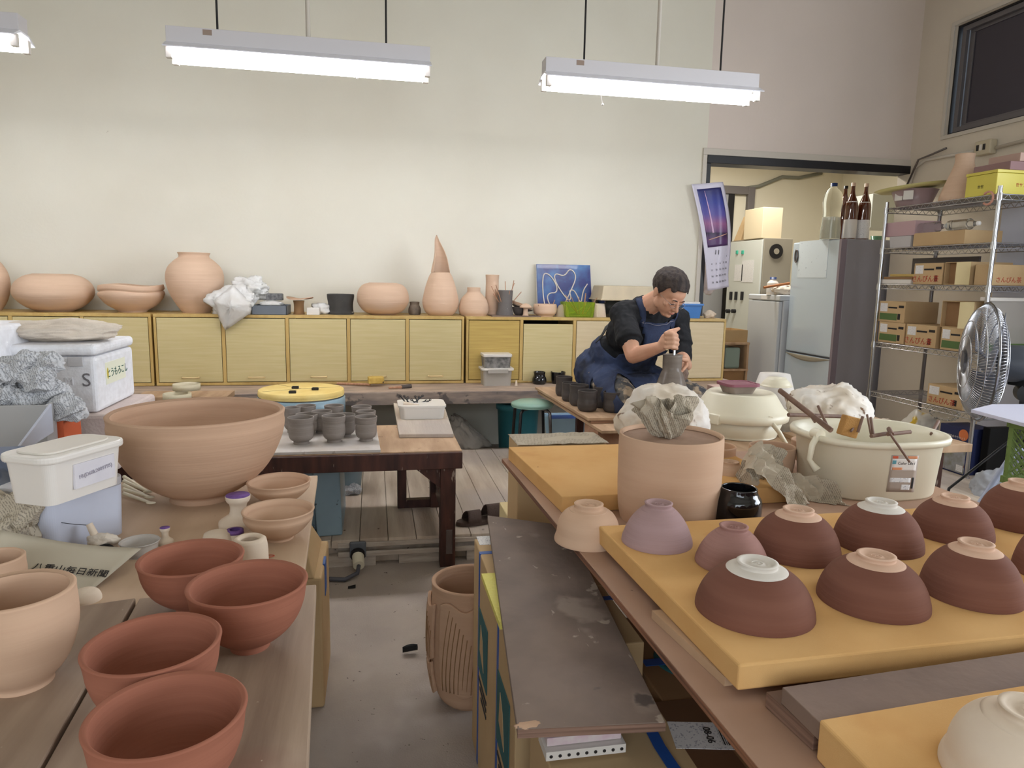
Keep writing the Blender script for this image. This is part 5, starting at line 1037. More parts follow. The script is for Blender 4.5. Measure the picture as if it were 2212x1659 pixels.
hp = P(1768, 938, y=Yb+.12); hd = P(1745, 990, y=Yb+.12); he = P(1765, 1016, y=Yb+.1)
O('handle', MB().tube([hp, hp.lerp(hd, .4)+Vector((-.012, -.01, 0)), hd+Vector((-.002, -.01, 0)), he.lerp(hd, .5), he], [.009, .008, .007, .008, .011], 10).cyl(hp+Vector((0, .02, 0)), hp-Vector((0, .01, 0)), .014), m_plasc, t)
# sticks over the basin rim
def stick(p, q, w_, lab, mat=None, r2=None): return O('stick', MB().cyl(p, q, w_, r2 or w_, n=6), mat or m_rust, label=lab, cat='stick')
Rz = rimz+.006
stick(P(1684, 843, y=Yb+.3), P(1796, 930, y=Yb+.12), .0075, 'long thick rusty stick leaning far out over the left end of the cream tub')
stick(P(1703, 896, y=Yb+.24), P(1828, 900, y=Yb+.3), .006, 'rusty stick lying level behind the left end of the cream tub')
stick(P(1767, 877, y=Yb+.28), P(1787, 920, y=Yb+.22), .004, 'thin dark stick standing up at the left end of the tub')
stick(P(1748, 893, y=Yb+.29), P(1760, 912, y=Yb+.2), .003, 'short thin stick beside the long thick one')
c = P(1829, 920, y=Yb+.07); O('sponge', MB().box((-.024, -.01, -.024), (.024, .012, .028)).xf(Matrix.Translation((c.x, Yb+.06, Rz+.026)) @ Matrix.Rotation(.25, 4, 'Y')), M_('brown_sponge', (180, 134, 76), .95, bump=.6, bs=300), label='small brown sponge on the rim of the cream tub', cat='sponge', bevel=.003)
stick(P(1838, 932, y=Yb+.04), P(1846, 920, y=Yb+.06), .003, 'tiny dark stick beside the brown sponge')
stick(P(1853, 934, y=Yb+.03), P(1864, 899, y=Yb+.03), .004, 'flat rusty stick standing right of the brown sponge')
stick(P(1873, 896, y=Yb+.07), P(1882, 941, y=Yb+.02), .003, 'left stick of the thin pair standing over the rim')
stick(P(1881, 903, y=Yb+.07), P(1886, 938, y=Yb+.02), .004, 'right stick of the thin pair standing over the rim')
stick(P(1882, 942, y=Yb-.0), P(1920, 936, y=Yb+.02), .0055, 'rusty stick lying along the front rim of the tub, left piece')
stick(P(1918, 938, y=Yb-.01), P(1966, 933, y=Yb+.01), .0055, 'rusty stick lying along the front rim of the tub, right piece')
stick(P(1920, 926, y=Yb+.01), P(1926, 938, y=Yb-.015), .006, 'short stub crossing the middle of the front rim')
stick(P(1922, 936, y=Yb-.02), P(1965, 998, y=Yb-.025), .003, 'thin dark stick hanging diagonally over the sticker')
stick(P(2027, 910, y=Yb+.2), P(2012, 938, y=Yb+.14), .005, 'pale stick leaning at the right end of the tub')
# bag behind basin
c = P(1790, 890, y=2.35); O('plastic_bag', crumple(Vector((c.x, 2.35, BK+.05)), .125, (1.25, .8, .95), 97, .28, 1.3, 5, flat_z=BK), m_bagbrown, label='clay-smeared bag lying behind the sticks of the cream tub', cat='bag', smooth=True)
O('board', MB().box((1.47, 2.14, BK+.0), (1.75, 2.3, BK+.014)), m_ply, label='dusty board lying left of the bag on the back table', cat='board')
# pottery between cylinder and basin
pot('cup', 'pink straight-sided cup in front of the lidded bucket', 'cup', m_cream, [(.8, 0), (.9, .15), (.97, .5), (1, .8), (1, 1)], th=.006, L=1617, R=1721, yw=972, yt=953, z0=RZ, yb=1040)
pot('cup', 'pink cup mostly hidden behind the tall cylinder', 'cup', m_cream, [(.8, 0), (.97, .3), (1, 1)], th=.005, L=1500, R=1591, yw=970, yt=953, z0=RZ, yb=1015)
pot('bowl', 'brown bowl between the pink cup and the cream tub', 'bowl', m_tan, [(.4, 0), (.7, .25), (.95, .7), (1, 1)], th=.005, L=1707, R=1806, yw=962, yt=943, z0=RZ, yb=1018)
upturned('small pink upturned bowl above the black jar', m_cream, m_cream, [(1, 0), (1, .5), (.85, .75), (.55, .86), (.42, .9), (.44, 1)], z0=RZ, L=1530, R=1622, yw=1030, yt=993, yb=1062)
pot('jar', 'glossy black jar in the gap beside the tall cylinder', 'jar', m_blackg, [(.9, 0), (1, .3), (1, .7), (.8, .86), (.76, 1)], th=.004, L=1542, R=1648, yw=1085, yt=1040, z0=RZ, yb=1150)
# newspaper wad: folded sheet
c = P(1690, 1078, RZ)
def sheet(path, w0, w1, n=20, m=10, seed=0, amp=.012):
    """a creased strip of newspaper following a path, w = width vector"""
    def fn(u, v):
        s = u*(len(path)-1); i = min(int(s), len(path)-2); p = path[i].lerp(path[i+1], s-i); ww = w0.lerp(w1, u)
        k = abs(((u*5+seed*.37+v*1.3) % 1)-.5)*amp*2+noise.noise(Vector((u*5, v*4, seed)))*amp*1.4
        return p+ww*(v-.5)+Vector((k*.4, -k, k*.8))
    return MB().grid(fn, n, m)
Yn = c.y
A_ = [P(1602, 1010, y=Yn+.02), P(1620, 985, y=Yn), P(1650, 1005, y=Yn-.03), P(1700, 1060, y=Yn-.05), P(1735, 1110, y=Yn-.06)]
B_ = [P(1600, 1075, y=Yn+.03), P(1612, 1030, y=Yn+.02), P(1640, 990, y=Yn+.05), P(1690, 1010, y=Yn+.05)]
C_ = [P(1640, 1050, y=Yn+.05), P(1700, 1055, y=Yn+.02), P(1760, 1068, y=Yn-.02), P(1812, 1078, y=Yn-.05)]
mb = sheet(A_, Vector((.03, .03, .06)), Vector((.05, .05, .03)), 30, 12, 1); 
for s_ in (sheet(B_, Vector((-.03, .03, .09)), Vector((.02, .05, .07)), 26, 12, 2), sheet(C_, Vector((0, .05, .07)), Vector((-.02, .05, .08)), 26, 12, 3)): mb.add(s_.v, s_.f)
for v in mb.v: v.z = max(v.z, RZ+.002)
O('crumpled_newspaper', mb, m_news, label='large twisted newspaper sheet left of the cream tub', cat='newspaper', solid=.0008, smooth=False)
# paper-covered carton behind the first foam slab
q0, q1 = P(1120, 940, .66), P(1312, 948, .66); t = T('carton', 'white paper-covered carton behind the first foam slab', 'box', ((q0.x+q1.x)/2, q0.y+.1, PL))
Y0c = a_.y+.03; x0 = P(1120, 945, y=Y0c).x; x1 = P(1312, 945, y=Y0c).x; zc = P(1200, 962, y=Y0c).z
O('carton_body', MB().box((x0, Y0c, 0), (x1, Y0c+.16, zc)), m_card, t, bevel=.004)
O('paper_cover', MB().grid(lambda u, v: Vector((x0-.004+(x1-x0+.008)*u, Y0c-.004+.16*v, zc+.004+.006*abs(noise.noise(Vector((u*6, v*4, 2)))))), 24, 10), m_news, t, solid=.001, smooth=True)
# ---------------------------------------------------------------- under the right table
GZ = .60
g0, g1, g2, g3 = P(1053, 1113, GZ), P(1118, 1575, GZ), P(1438, 1560, GZ), P(1225, 1135, GZ)
t = T('plank', 'long dirty grey board resting on cartons below the right table edge', 'board', ((g0.x+g2.x)/2, (g0.y+g2.y)/2, GZ-.016))
O('board_body', MB().prism([(g0.x, g0.y), (g1.x, g1.y), (g2.x, g2.y), (g3.x, g3.y)], GZ-.014, GZ), m_gboard, t, bevel=.0015)
O('end_edge', MB().prism([(g1.x, g1.y-.001), (g2.x, g2.y-.001), (g2.x, g2.y+.002), (g1.x, g1.y+.002)], GZ-.0145, GZ-.001), m_gedge, t)
O('clay_smear', MB().ball((g1.x+.018, g1.y+.008, GZ-.001), .02, 3, (1, .45, .12), lambda q: q*(1+.35*noise.noise(q*2.2))), m_cream, t, smooth=True)
CZ = GZ-.0145
def carton(x0, y0, x1, y1, z0, z1, lab, mat=None, band=None, mark=True, bandx=None, name='carton'):
    t = T(name, lab, 'box', ((x0+x1)/2, (y0+y1)/2, z0)); O('carton_body', MB().box((x0, y0, z0), (x1, y1, z1)), mat or m_card, t, bevel=.003)
    if band: O('band', MB().box((x0-.0015, band-.008, z0+.001), (x1, band+.008, z1+.001)) if not bandx else MB().box((bandx-.008, y0-.0015, z0+.001), (bandx+.008, y1, z1+.0015)), m_band, t)
    if mark:
        yc = (y0+y1)/2; zc = z0+(z1-z0)*.62; O('printed_mark', MB().box((x0-.002, yc-.075, zc-.08), (x0-.0005, yc+.06, zc+.08)), m_teal, t)
        O('printed_figure', MB().prism([(yc-.03, zc-.05), (yc+.03, zc-.02), (yc+.02, zc+.05), (yc-.01, zc+.02)], x0-.003, x0-.0018).xf(Matrix(((0, 0, 1, 0), (1, 0, 0, 0), (0, 1, 0, 0), (0, 0, 0, 1)))), mat or m_card, t)
        for k in range(3): O('printed_line', MB().box((x0-.002, yc-.07, zc-.11-k*.018), (x0-.0005, yc+.05-.02*k, zc-.102-k*.018)), m_ink, t)
    return t
CT = CZ-.0125
carton(.255, 1.432, .5, 1.76, 0, CT, 'tall carton with a blue band and teal print beside the carved pot', band=1.66, mark=True)
carton(.252, 1.18, .5, 1.43, 0, CT, 'nearer carton with a blue band and teal print under the grey board', band=1.37, mark=True)
t = T('air_cushion_foam', 'pale yellow honeycomb foam sheet sandwiched between the cartons and the grey board', 'packing foam', (.33, 1.39, CT))
O('foam_sheet', MB().box((.236, 1.27, CT+.0003), (.46, 1.51, CZ-.0003)), M_('pale_honeycomb', (224, 214, 110), .6, bump=.8, bs=120), t)
lb = P(1045, 1168, CT); O('barcode_label', MB().box((.262, lb.y-.03, CT+.0002), (.30, lb.y+.03, CT+.0012)), m_lab, label='small white barcode label on the carton beside the carved pot', cat='label')
u0 = P(1076, 1085, .5); u0.y = max(u0.y, 2.31); ux = P(1079, 1080, y=u0.y+.25).x; uz = P(1090, 1084, y=u0.y+.25).z
carton(ux, u0.y, ux+.28, u0.y+.25, 0, uz, 'pale carton with a pink and white slip near the sandal', mat=m_cardp, mark=False)
sl = T('address_slip', 'white slip with a red stripe on the pale carton', 'label', (ux+.12, u0.y+.1, uz)); O('slip_paper', MB().box((ux+.05, u0.y+.01, uz+.0003), (ux+.15, u0.y+.2, uz+.0012)), m_lab, sl); O('red_stripe', MB().box((ux+.05, u0.y+.015, uz+.0013), (ux+.15, u0.y+.045, uz+.002)), M_('slip_red', (190, 90, 90), .6), sl)
vy_ = u0.y+.28; vx_ = P(1119, 1080, y=vy_).x; vz_ = P(1122, 1035, y=vy_).z; c_ = carton(vx_, vy_, vx_+.14, vy_+.2, 0, vz_, 'tall narrow white carton behind the pale one, blue mark on its side', mat=m_cardp, mark=False)
O('blue_mark', MB().box((vx_+.02, vy_-.0015, vz_-.13), (vx_+.035, vy_-.0003, vz_-.03)), m_band, c_)
LBZ = .5; c4 = carton(.262, .62, .505, 1.1, 0, LBZ, 'carton under the near end of the grey board, papers on its lid', mark=False)
c3 = carton(.508, .62, 1.02, 1.42, 0, LBZ, 'brown carton under the table edge with a teal ring and an address label', mat=m_cardd, mark=False)
O('packing_tape', MB().box((.49, .618, LBZ-.1), (.565, 1.1, LBZ+.0012)), M_('brown_tape', (104, 74, 52), .35), c3)
O('blue_band', MB().grid(lambda u, v: Vector((.452+.02*u+.012*sin(6*v), .612+.46*v, LBZ+.0035)), 2, 10), m_band, c4, solid=.001)
lc = P(1515, 1590, LBZ); M = TR(lc.x, lc.y, LBZ+.001, -.2)
O('address_label', MB().box((-.05, -.035, 0), (.05, .035, .0008)).xf(M), m_lab, c3)
txt('08-06', .018, M @ Matrix.Translation((.012, .0, .0012)) @ Matrix.Rotation(-pi/2, 4, 'Z'), m_ink, c3, 'label_number')
O('barcode', MB().box((.03, -.025, .001), (.0302, .025, .0013)).box((.032, -.025, .001), (.034, .025, .0013)).box((.036, -.025, .001), (.037, .025, .0013)).box((.039, -.025, .001), (.042, .025, .0013)).xf(M), m_ink, c3)
q = P(1490, 1425, LBZ); O('teal_ring', MB().lathe([(.05, 0), (.05, .001), (.072, .001), (.072, 0)], (q.x, q.y, LBZ+.0002), 40), m_teal, c3); O('blue_tape', MB().box((.52, q.y-.012, LBZ+.0013), (1.0, q.y+.012, LBZ+.002)), m_band, c3)
O('plastic_bag', crumple(Vector((q.x-.01, q.y+.0, LBZ+.03)), .032, (1, .7, 1.1), 101, .4, 1.8, 4, flat_z=LBZ+.0022), m_clear, label='small clear bag tied in blue in the gap below the table', cat='bag', smooth=True)
e0, e1 = P(1182, 1597, LBZ+.035), P(1352, 1597, LBZ+.035); t = T('papers', 'pink and white printed papers sandwiched under the near end of the grey board', 'paper', ((e0.x+e1.x)/2, e0.y, LBZ+.001))
O('envelope', MB().box((e0.x, e0.y, LBZ+.022), (e1.x, e0.y+.08, LBZ+.036)), M_('pink_printed_paper', (206, 176, 186), .7, rgb2=(216, 206, 200), ns=40), t, bevel=.001); O('punched_strip', MB().box((e0.x-.004, e0.y-.012, LBZ+.006), (e1.x+.004, e0.y+.04, LBZ+.021)), m_plas, t)
for i in range(9): O('punch_hole', MB().cyl((e0.x+.004+i*.0145, e0.y-.0127, LBZ+.013), (e0.x+.004+i*.0145, e0.y-.0121, LBZ+.013), .0028, n=10), m_ink, t)
# carved floor pot
cp_, CR, CH = fit(L=934, R=1110, yw=1300, yt=1216, z0=0, yb=1537, k=.62)
cp_.x -= .012
t = T('carved_pot', 'tall tan floor pot with applied carved leaf panels in the aisle', 'pot', cp_); print('carved', cp_, CR, CH)
pp = smoothp([(.6, 0), (.8, .06), (.95, .25), (1.0, .5), (.98, .75), (.93, .93), (.95, 1)], 2)
O('pot_body', MB().lathe(shell(pp, .012, CR*.97, CH), cp_, 80), m_tan, t)
def prof_r(z):
    for (r0, z0), (r1, z1) in zip(pp, pp[1:]):
        if z0 <= z <= z1: return (r0+(r1-r0)*(z-z0)/max(1e-6, z1-z0))*CR*.97
    return CR*.9
for k, (a0, a1, z0, z1) in enumerate(((-2.45, -1.5, .2, .9), (-3.6, -2.7, .42, .86), (-3.5, -2.8, .12, .38), (-1.3, -.5, .3, .9))):
    mb = MB().grid(lambda u, v: cp_+Vector((cos(a0+(a1-a0)*u)*(prof_r(z0+(z1-z0)*v)+.006), sin(a0+(a1-a0)*u)*(prof_r(z0+(z1-z0)*v)+.006), (z0+(z1-z0)*v)*CH+.01*sin(7*u))), 16, 24)
    p_ = O('carved_panel', mb, m_tan, t, solid=.01, smooth=True, bevel=.002)
    gm = MB()
    for j in range(8):
        u0_ = .08+.11*j; pts = [(u0_+.22*(v**1.6), v) for v in [i/10*(.95-.06*j)+.02 for i in range(11)]]
        gm.tube([cp_+Vector((cos(a0+(a1-a0)*u)*(prof_r(z0+(z1-z0)*v)+.0112), sin(a0+(a1-a0)*u)*(prof_r(z0+(z1-z0)*v)+.0112), (z0+(z1-z0)*v)*CH)) for u, v in pts if u < .95], .0013, 6)
    O('carved_groove', gm, m_cardd, p_)
# ---------------------------------------------------------------- wire rack on the right
RX0, RX1, RY0, RY1 = 3.5, 3.93, 3.52, 4.43
RS = [1.785, 1.512, 1.265, .86, .505, .115]
t = T('wire_shelving', 'chrome wire shelving rack against the right wall', 'shelf', ((RX0+RX1)/2, (RY0+RY1)/2, 0))
for x in (RX0, RX1):
    for y in (RY0, RY1): O('post', MB().cyl((x, y, .002), (x, y, 1.83), .0127, n=16), m_steel if x == RX0 else m_steeld, t)
for z in RS:
    mb = MB(); r = .0032
    for (p, q) in (((RX0, RY0), (RX0, RY1)), ((RX1, RY0), (RX1, RY1)), ((RX0, RY0), (RX1, RY0)), ((RX0, RY1), (RX1, RY1))):
        p = Vector((*p, z)); q = Vector((*q, z)); mb.cyl(p, q, r, n=8).cyl(p-Vector((0, 0, .03)), q-Vector((0, 0, .03)), r, n=8)
        n = int((q-p).length/.028)
        mb.tube([p.lerp(q, i/n)-Vector((0, 0, .03 if i % 2 else 0)) for i in range(n+1)], .0022, 5)
    for i in range(34): y = RY0+(RY1-RY0)*(i+.5)/34; mb.cyl((RX0, y, z+.003), (RX1, y, z+.003), .0018, n=5, caps=False)
    for x in (RX0, RX1):
        for y in (RY0, RY1): mb.cyl((x, y, z-.036), (x, y, z+.006), .0185, .0165, n=16)
    O('wire_shelf', mb, m_steel, t)
def ra(px, py, x=RX0): return P(px, py, x=x)
def sbox(p0, p1, pt, z0, x0, x1, name, lab, cat, mat, bev=.003, par=True):
    """box standing on a shelf; its left face lies in the plane x=x0; p0/p1 pixel columns of far and near ends at row pt"""
    a, b = P(p0, pt, x=x0), P(p1, pt, x=x0); y1, y0 = max(a.y, b.y), min(a.y, b.y)
    return O(name, MB().box((x0, y0, z0), (x1, y1, (a.z+b.z)/2)), mat, label=lab, cat=cat, bevel=bev), (y0, y1, (a.z+b.z)/2)
SO = .006
def teabox(y0, y1, z0, h, x0, lab, open_=False, red=True):
    t = T('tea_carton', lab, 'box', (x0+.15, (y0+y1)/2, z0), 'tea cartons on the wire rack'); z1 = z0+h
    if open_:
        mb = MB(); e = .004; x1 = x0+.3
        mb.box((x0, y0, z0), (x1, y1, z0+e)).box((x0, y0, z1-e), (x1, y1, z1)).box((x0, y1-e, z0+e), (x1, y1, z1-e)).box((x1-e, y0, z0+e), (x1, y1-e, z1-e)).box((x0, y0, z0+e), (x1-e, y0+e, z1-e))
        O('carton_body', mb, m_card, t); O('inside', MB().box((x0+.03, y0+.006, z0+e), (x1-.006, y1-.006, z1-e-.002)), m_cardd, t)
        O('flap', MB().hexa([(x0, y0-.001, z0), (x0-.0, y0-.004, z0), (x0-.05, y0+.05, z0), (x0-.047, y0+.053, z0)], [(x0, y0-.001, z1), (x0, y0-.004, z1), (x0-.05, y0+.05, z1-.004), (x0-.047, y0+.053, z1-.004)]), m_cardp, t)
        return t
    O('carton_body', MB().box((x0, y0, z0), (x0+.26, y1, z1)), m_card, t, bevel=.002); w_ = y1-y0; e = .0008
    O('white_label', MB().box((x0-e, y1-w_*.33, z0+h*.5), (x0, y1-w_*.05, z1-h*.1)), m_lab, t)
    cm = m_red_ink if red else m_green_ink
    if red:
        txt('さんぴん茶', h*.34, basis(Vector((x0-.001, y1-w_*.42, z0+h*.24)), (0, -1, 0), (0, 0, 1)), cm, t, 'lettering')
    else: O('green_print', MB().box((x0-e, y1-w_*.72, z0+h*.1), (x0, y1-w_*.05, z0+h*.42)), cm, t)
    O('printed_line', MB().box((x0-e, y0+w_*.3, z0+h*.66), (x0, y1-w_*.36, z0+h*.74)).box((x0-e, y0+w_*.05, z0+h*.7), (x0, y0+w_*.24, z0+h*.82)), m_ink, t)
    O('printed_square', MB().box((x0-e, y0+w_*.16, z0+h*.14), (x0, y0+w_*.26, z0+h*.42)), m_ink, t)
    return t
X1 = RX0+.012
def yy(px, py, x=X1): return P(px, py, x=x).y
z = RS[2]+SO
teabox(yy(2034, 610), yy(1972, 610), z, .135, X1, 'tea carton with red lettering at the left of the third shelf')
teabox(max(yy(2128, 610), RY0+.16), yy(2038, 610), z, .138, X1, 'open empty carton lying on its side on the third shelf', True)
z = RS[3]+SO; h = .142
teabox(yy(1952, 735), yy(1896, 735), z, h, X1, 'lower carton with a green band at the far end of the fourth shelf', red=False)
teabox(yy(1952, 700), yy(1896, 700), z+h+.001, h, X1, 'upper carton with a green band at the far end of the fourth shelf', red=False)
teabox(yy(2022, 740), yy(1956, 740), z, h, X1-.004, 'tea carton with red lettering in the middle of the fourth shelf')
teabox(yy(2090, 750), yy(2030, 750), z, h, X1, 'carton with a green band at the near end of the fourth shelf', red=False)
teabox(yy(2100, 690), yy(2032, 690), z+h+.001, h+.02, X1, 'open empty carton on top at the near end of the fourth shelf', True)
z = RS[4]+SO; teabox(yy(2082, 850), yy(2003, 850), z, .13, X1, 'lone tea carton with red lettering on the fifth shelf')
# books and boards at the far end of the third shelf
z = RS[2]+SO; y0, y1 = yy(1968, 600), yy(1906, 600)
O('flat_box', MB().box((X1, y0, z), (X1+.25, y1, z+.03)), m_plas, label='flat white box at the far end of the third shelf', cat='box', bevel=.002)
O('flat_box', MB().box((X1+.01, y0, z+.031), (X1+.25, y1, z+.048)), m_cardd, label='flat brown box on the white one on the third shelf', cat='box', bevel=.002)
O('wooden_board', MB().box((X1+.02, y0, z+.05), (X1+.25, y1-.05, z+.066)), m_lamdeep, label='yellow wooden board on the flat boxes of the third shelf', cat='board')
O('panel_board', MB().box((X1+.22, y0-.3, z+.068), (X1+.235, y1-.01, z+.18)), m_greyd, label='dark panel standing at the back of the third shelf', cat='panel')
# second shelf
z = RS[1]+SO; a = X1
O('plastic_tub', openbox((a, yy(1976, 495), z+.075), (a+.2, yy(1910, 495), z+.17), .003, .01), M_('pinkish_clear_plastic', (216, 186, 190), .25, trans=.35, ior=1.15), label='pinkish clear tub stacked at the far end of the second shelf', cat='tub', bevel=.003)
O('plastic_tub', openbox((a+.005, yy(1966, 515), z), (a+.16, yy(1920, 515), z+.074), .003, .006), M_('milky_plastic', (214, 210, 210), .25, trans=.3), label='milky tub under the pinkish one on the second shelf', cat='tub', bevel=.003)
O('carton', MB().box((a+.01, yy(2080, 515), z), (a+.28, yy(1970, 515), z+.085)), m_card, label='plain low carton on the second shelf', cat='box', bevel=.003)
zb_ = z+.086+.033
for i, (pa, pb) in enumerate(((1972, 2030), (2035, 2100))):
    ya, yb2 = yy(pa, 485), yy(pb, 485); c0 = Vector((a+.05, ya, zb_)); d = Vector((0, yb2-ya, 0)); L_ = abs(yb2-ya); r = .033
    pr = [(0, 0), (r*.9, .003), (r, .012)]+[(r*(1-.05*(k % 2)), .02+(L_*.62)*k/16) for k in range(17)]+[(r*.9, L_*.7), (r*.5, L_*.85), (r*.34, L_*.92), (r*.34, L_*.95)]
    t = T('plastic_bottle', ['ribbed clear plastic bottle lying on the carton, further one', 'ribbed clear plastic bottle lying on the carton, nearer one'][i], 'bottle', c0)
    M = Matrix.Translation(c0) @ Matrix.Rotation(pi/2, 4, 'X'); O('bottle_body', MB().lathe(pr, (0, 0, 0), 32).xf(M), m_clear, t); O('cap', MB().lathe([(0, L_*.95), (.013, L_*.95), (.013, L_), (0, L_)], (0, 0, 0), 20).xf(M), m_plas, t)
# top shelf
z = RS[0]+SO
yb2 = yy(2022, 400, RX0+.06); c = Vector((RX0+.2, P(1975, 420, x=RX0+.2).y, z))
O('plastic_tub', MB().lathe([(0, 0), (.1, 0), (.145, .12), (.15, .125), (.14, .12), (.096, .006), (0, .006)], c, 40), M_('grey_pink_plastic', (176, 150, 150), .35, trans=.2), label='round grey-pink tub on the top shelf under the yellow tray', cat='tub')
for k in (-1, 1): O('paper_note', MB().box((-.03, -.001, .05), (.03, .0, .11)).xf(Matrix.Translation((c.x-.125-.004*k, c.y-.05+k*.04, c.z)) @ Matrix.Rotation(-1.1-.25*k, 4, 'Z')), m_plas, label=['white note taped on the round tub, nearer one', 'white note taped on the round tub, further one'][(k+1)//2], cat='note')
O('tray', MB().lathe([(0, .006), (.2, .006), (.235, .02), (.24, .02), (.2, 0), (0, 0)], (0, 0, 0), 56).xf(Matrix.Translation((c.x+.0, c.y+.02, z+.13)) @ Matrix.Rotation(-.1, 4, 'Y') @ Matrix.Rotation(-.06, 4, 'X')), M_('pale_yellow_plastic', (206, 196, 130), .4), label='round pale yellow tray tilted on the grey-pink tub', cat='tray')
vc = P(2075, 430, x=RX0+.24); O('vase', MB().lathe(shell(smoothp([(.9, 0), (1, .08), (.85, .3), (.5, .7), (.4, .86), (.44, 1)], 2), .006, .13, .31), (vc.x, vc.y, z), 56), m_pink2, label='pink cone-necked vase on the top shelf behind the yellow tin', cat='vase')
y0, y1 = yy(2152, 400, RX0+.02), yy(2086, 405, RX0+.02); 
yt = T('tin_box', 'bright yellow lidded box at the near corner of the top shelf', 'box', (RX0+.2, (y0+y1)/2, z)); zz1 = P(2150, 366, x=RX0+.02).z
O('box_body', MB().box((RX0+.02, y0, z), (RX0+.44, y1, zz1-.018)), m_yellow, yt, bevel=.003); O('box_lid', MB().box((RX0+.017, y0-.003, zz1-.017), (RX0+.443, y1+.003, zz1)), m_yellow, yt, bevel=.002)
txt('世世', .022, basis(Vector((RX0+.0195, (y0+y1)/2, z+.05)), (0, -1, 0), (0, 0, 1)), m_ink, yt, 'lettering'); txt('世サプレ', .024, basis(Vector((RX0+.2, y0-.0006, z+.055)), (1, 0, 0), (0, 0, 1)), m_red_ink, yt, 'lettering')
O('carton', MB().box((RX0+.1, y0-.0, zz1+.001), (RX0+.42, y1+.04, zz1+.05)), M_('mauve_box', (150, 118, 118), .7), label='mauve flat box stacked on the yellow box', cat='box', bevel=.003)
O('carton', MB().box((RX0+.16, y0+.0, zz1+.051), (RX0+.44, y1, zz1+.1)), M_('pinkish_box', (190, 160, 146), .7), label='pinkish flat box on top of the mauve one', cat='box', bevel=.003)
c = P(2134, 428, x=RX0-.02); O('beaded_cord', MB().tube([c+Vector((0, .036*cos(a), .036*sin(a))) for a in [.7+i*.28 for i in range(18)]], [.0075 if i % 2 else .0055 for i in range(18)], 8), M_('pink_beads', (206, 150, 130), .5), label='ring of pink beads hooked on the top shelf corner', cat='beads')
# lower shelves: product box, bags
z = RS[5]+SO; y0, y1 = yy(2092, 980), yy(2025, 980); zt_ = P(2040, 915, x=X1).z
t = T('product_box', 'dark blue watering kit box with a garden photo on the bottom shelf', 'box', (X1+.1, (y0+y1)/2, z)); h = zt_-z; w_ = y1-y0
O('box_body', MB().box((X1, y0+.02, z), (X1+.2, y1, zt_)), M_('navy_card', (34, 42, 84), .5), t, bevel=.002)
O('garden_picture', MB().box((X1-.001, y0+.02, z+h*.03), (X1, y1-w_*.2, z+h*.62)), M_('garden_print', (126, 128, 104), .5, rgb2=(160, 160, 168), ns=18, spots=[((120, 90, 80), 14, .6, .05)]), t)
O('side_picture', MB().box((X1-.001, y1-w_*.2, z+h*.02), (X1, y1-.004, z+h*.3)).box((X1-.0012, y0+.03, z+h*.06), (X1-.0002, y0+.08, z+h*.2)), m_lab, t)
O('price_flash', MB().cyl((X1-.0012, y0+.05, z+h*.86), (X1-.0002, y0+.05, z+h*.86), .035, n=24), M_('orange_flash', (214, 120, 70), .5), t)
O('fruit_picture', MB().cyl((X1-.0014, y1-w_*.22, z+h*.62), (X1-.0002, y1-w_*.22, z+h*.62), .032, n=24), M_('lime_ring', (160, 176, 70), .5), t); O('fruit', MB().cyl((X1-.0018, y1-w_*.22, z+h*.62), (X1-.0014, y1-w_*.22, z+h*.62), .022, n=24), m_purple, t)
txt('家庭菜園用水やりキット', w_*.075, basis(Vector((X1-.0012, (y0+y1)/2+.01, z+h*.78)), (0, -1, 0), (0, 0, 1)), m_plas, t, 'lettering')
O('dark_box', MB().box((RX0+.1, RY0-.03, z), (RX0+.36, y0+.005, zt_+.02)), m_dark, label='black box beside the watering kit box', cat='box', bevel=.003)
c = P(2040, 900, x=X1+.1); O('plastic_bag', crumple(Vector((c.x, c.y, zt_+.035)), .06, (1.1, 1.3, .6), 121, .4, 1.6, 4, flat_z=zt_+.001), m_clear, label='clear bag on top of the watering kit box', cat='bag', smooth=True)
c = P(1985, 900, x=X1+.12); O('plastic_bag', crumple(Vector((c.x, c.y-.02, z+.14)), .12, (.8, 1.0, 1.2), 123, .25, 1.5, 4, flat_z=z+.002), M_('yellow_black_bag', (214, 208, 196), .3, rgb2=(206, 170, 40), ns=6, lo=.48, hi=.52, spots=[((24, 24, 26), 5, .54, .02)]), label='yellow, black and white printed bag on the bottom shelf', cat='bag', smooth=True)
c = P(1925, 905, x=X1+.05); O('cloth', crumple(Vector((c.x, c.y+.03, z+.1)), .085, (.9, 1.1, 1.1), 125, .25, 1.4, 4, flat_z=z+.002), m_cloth, label='dusty beige cloth bundle at the far end of the bottom shelf', cat='cloth', smooth=True)
# clear storage tub and carton right of the near post
xs = RX0+.03; z = RS[2]+SO; ya = RY0+.02
teabox(RY0-.0, RY0+.001, z, .11, 9, 'x') if 0 else None
t = T('tea_carton', 'tea carton right of the near rack post with red lettering', 'box', (xs+.2, ya+.1, z)); O('carton_body', MB().box((xs, ya, z), (xs+.36, ya+.12, z+.12)), m_card, t, bevel=.002)
txt('さんぴん茶', .036, basis(Vector((xs+.12, ya-.0008, z+.03)), (1, 0, 0), (0, 0, 1)), m_red_ink, t, 'lettering')
z = RS[3]+SO; t = T('storage_tub', 'tall clear tub with a white lid at the near end of the fourth shelf', 'tub', (xs+.2, ya+.05, z)); zt_ = P(2180, 640, y=ya).z
O('tub_body', openbox((xs+.02, ya, z), (xs+.36, ya+.05, zt_-.03), .003, .01), m_plast, t); O('contents', MB().box((xs+.04, ya+.008, z+.01), (xs+.34, ya+.044, zt_-.12)), m_green_ink, t); O('tub_lid', MB().box((xs, ya-.012, zt_-.03), (xs+.38, ya+.062, zt_-.008)), m_plas, t, bevel=.004)
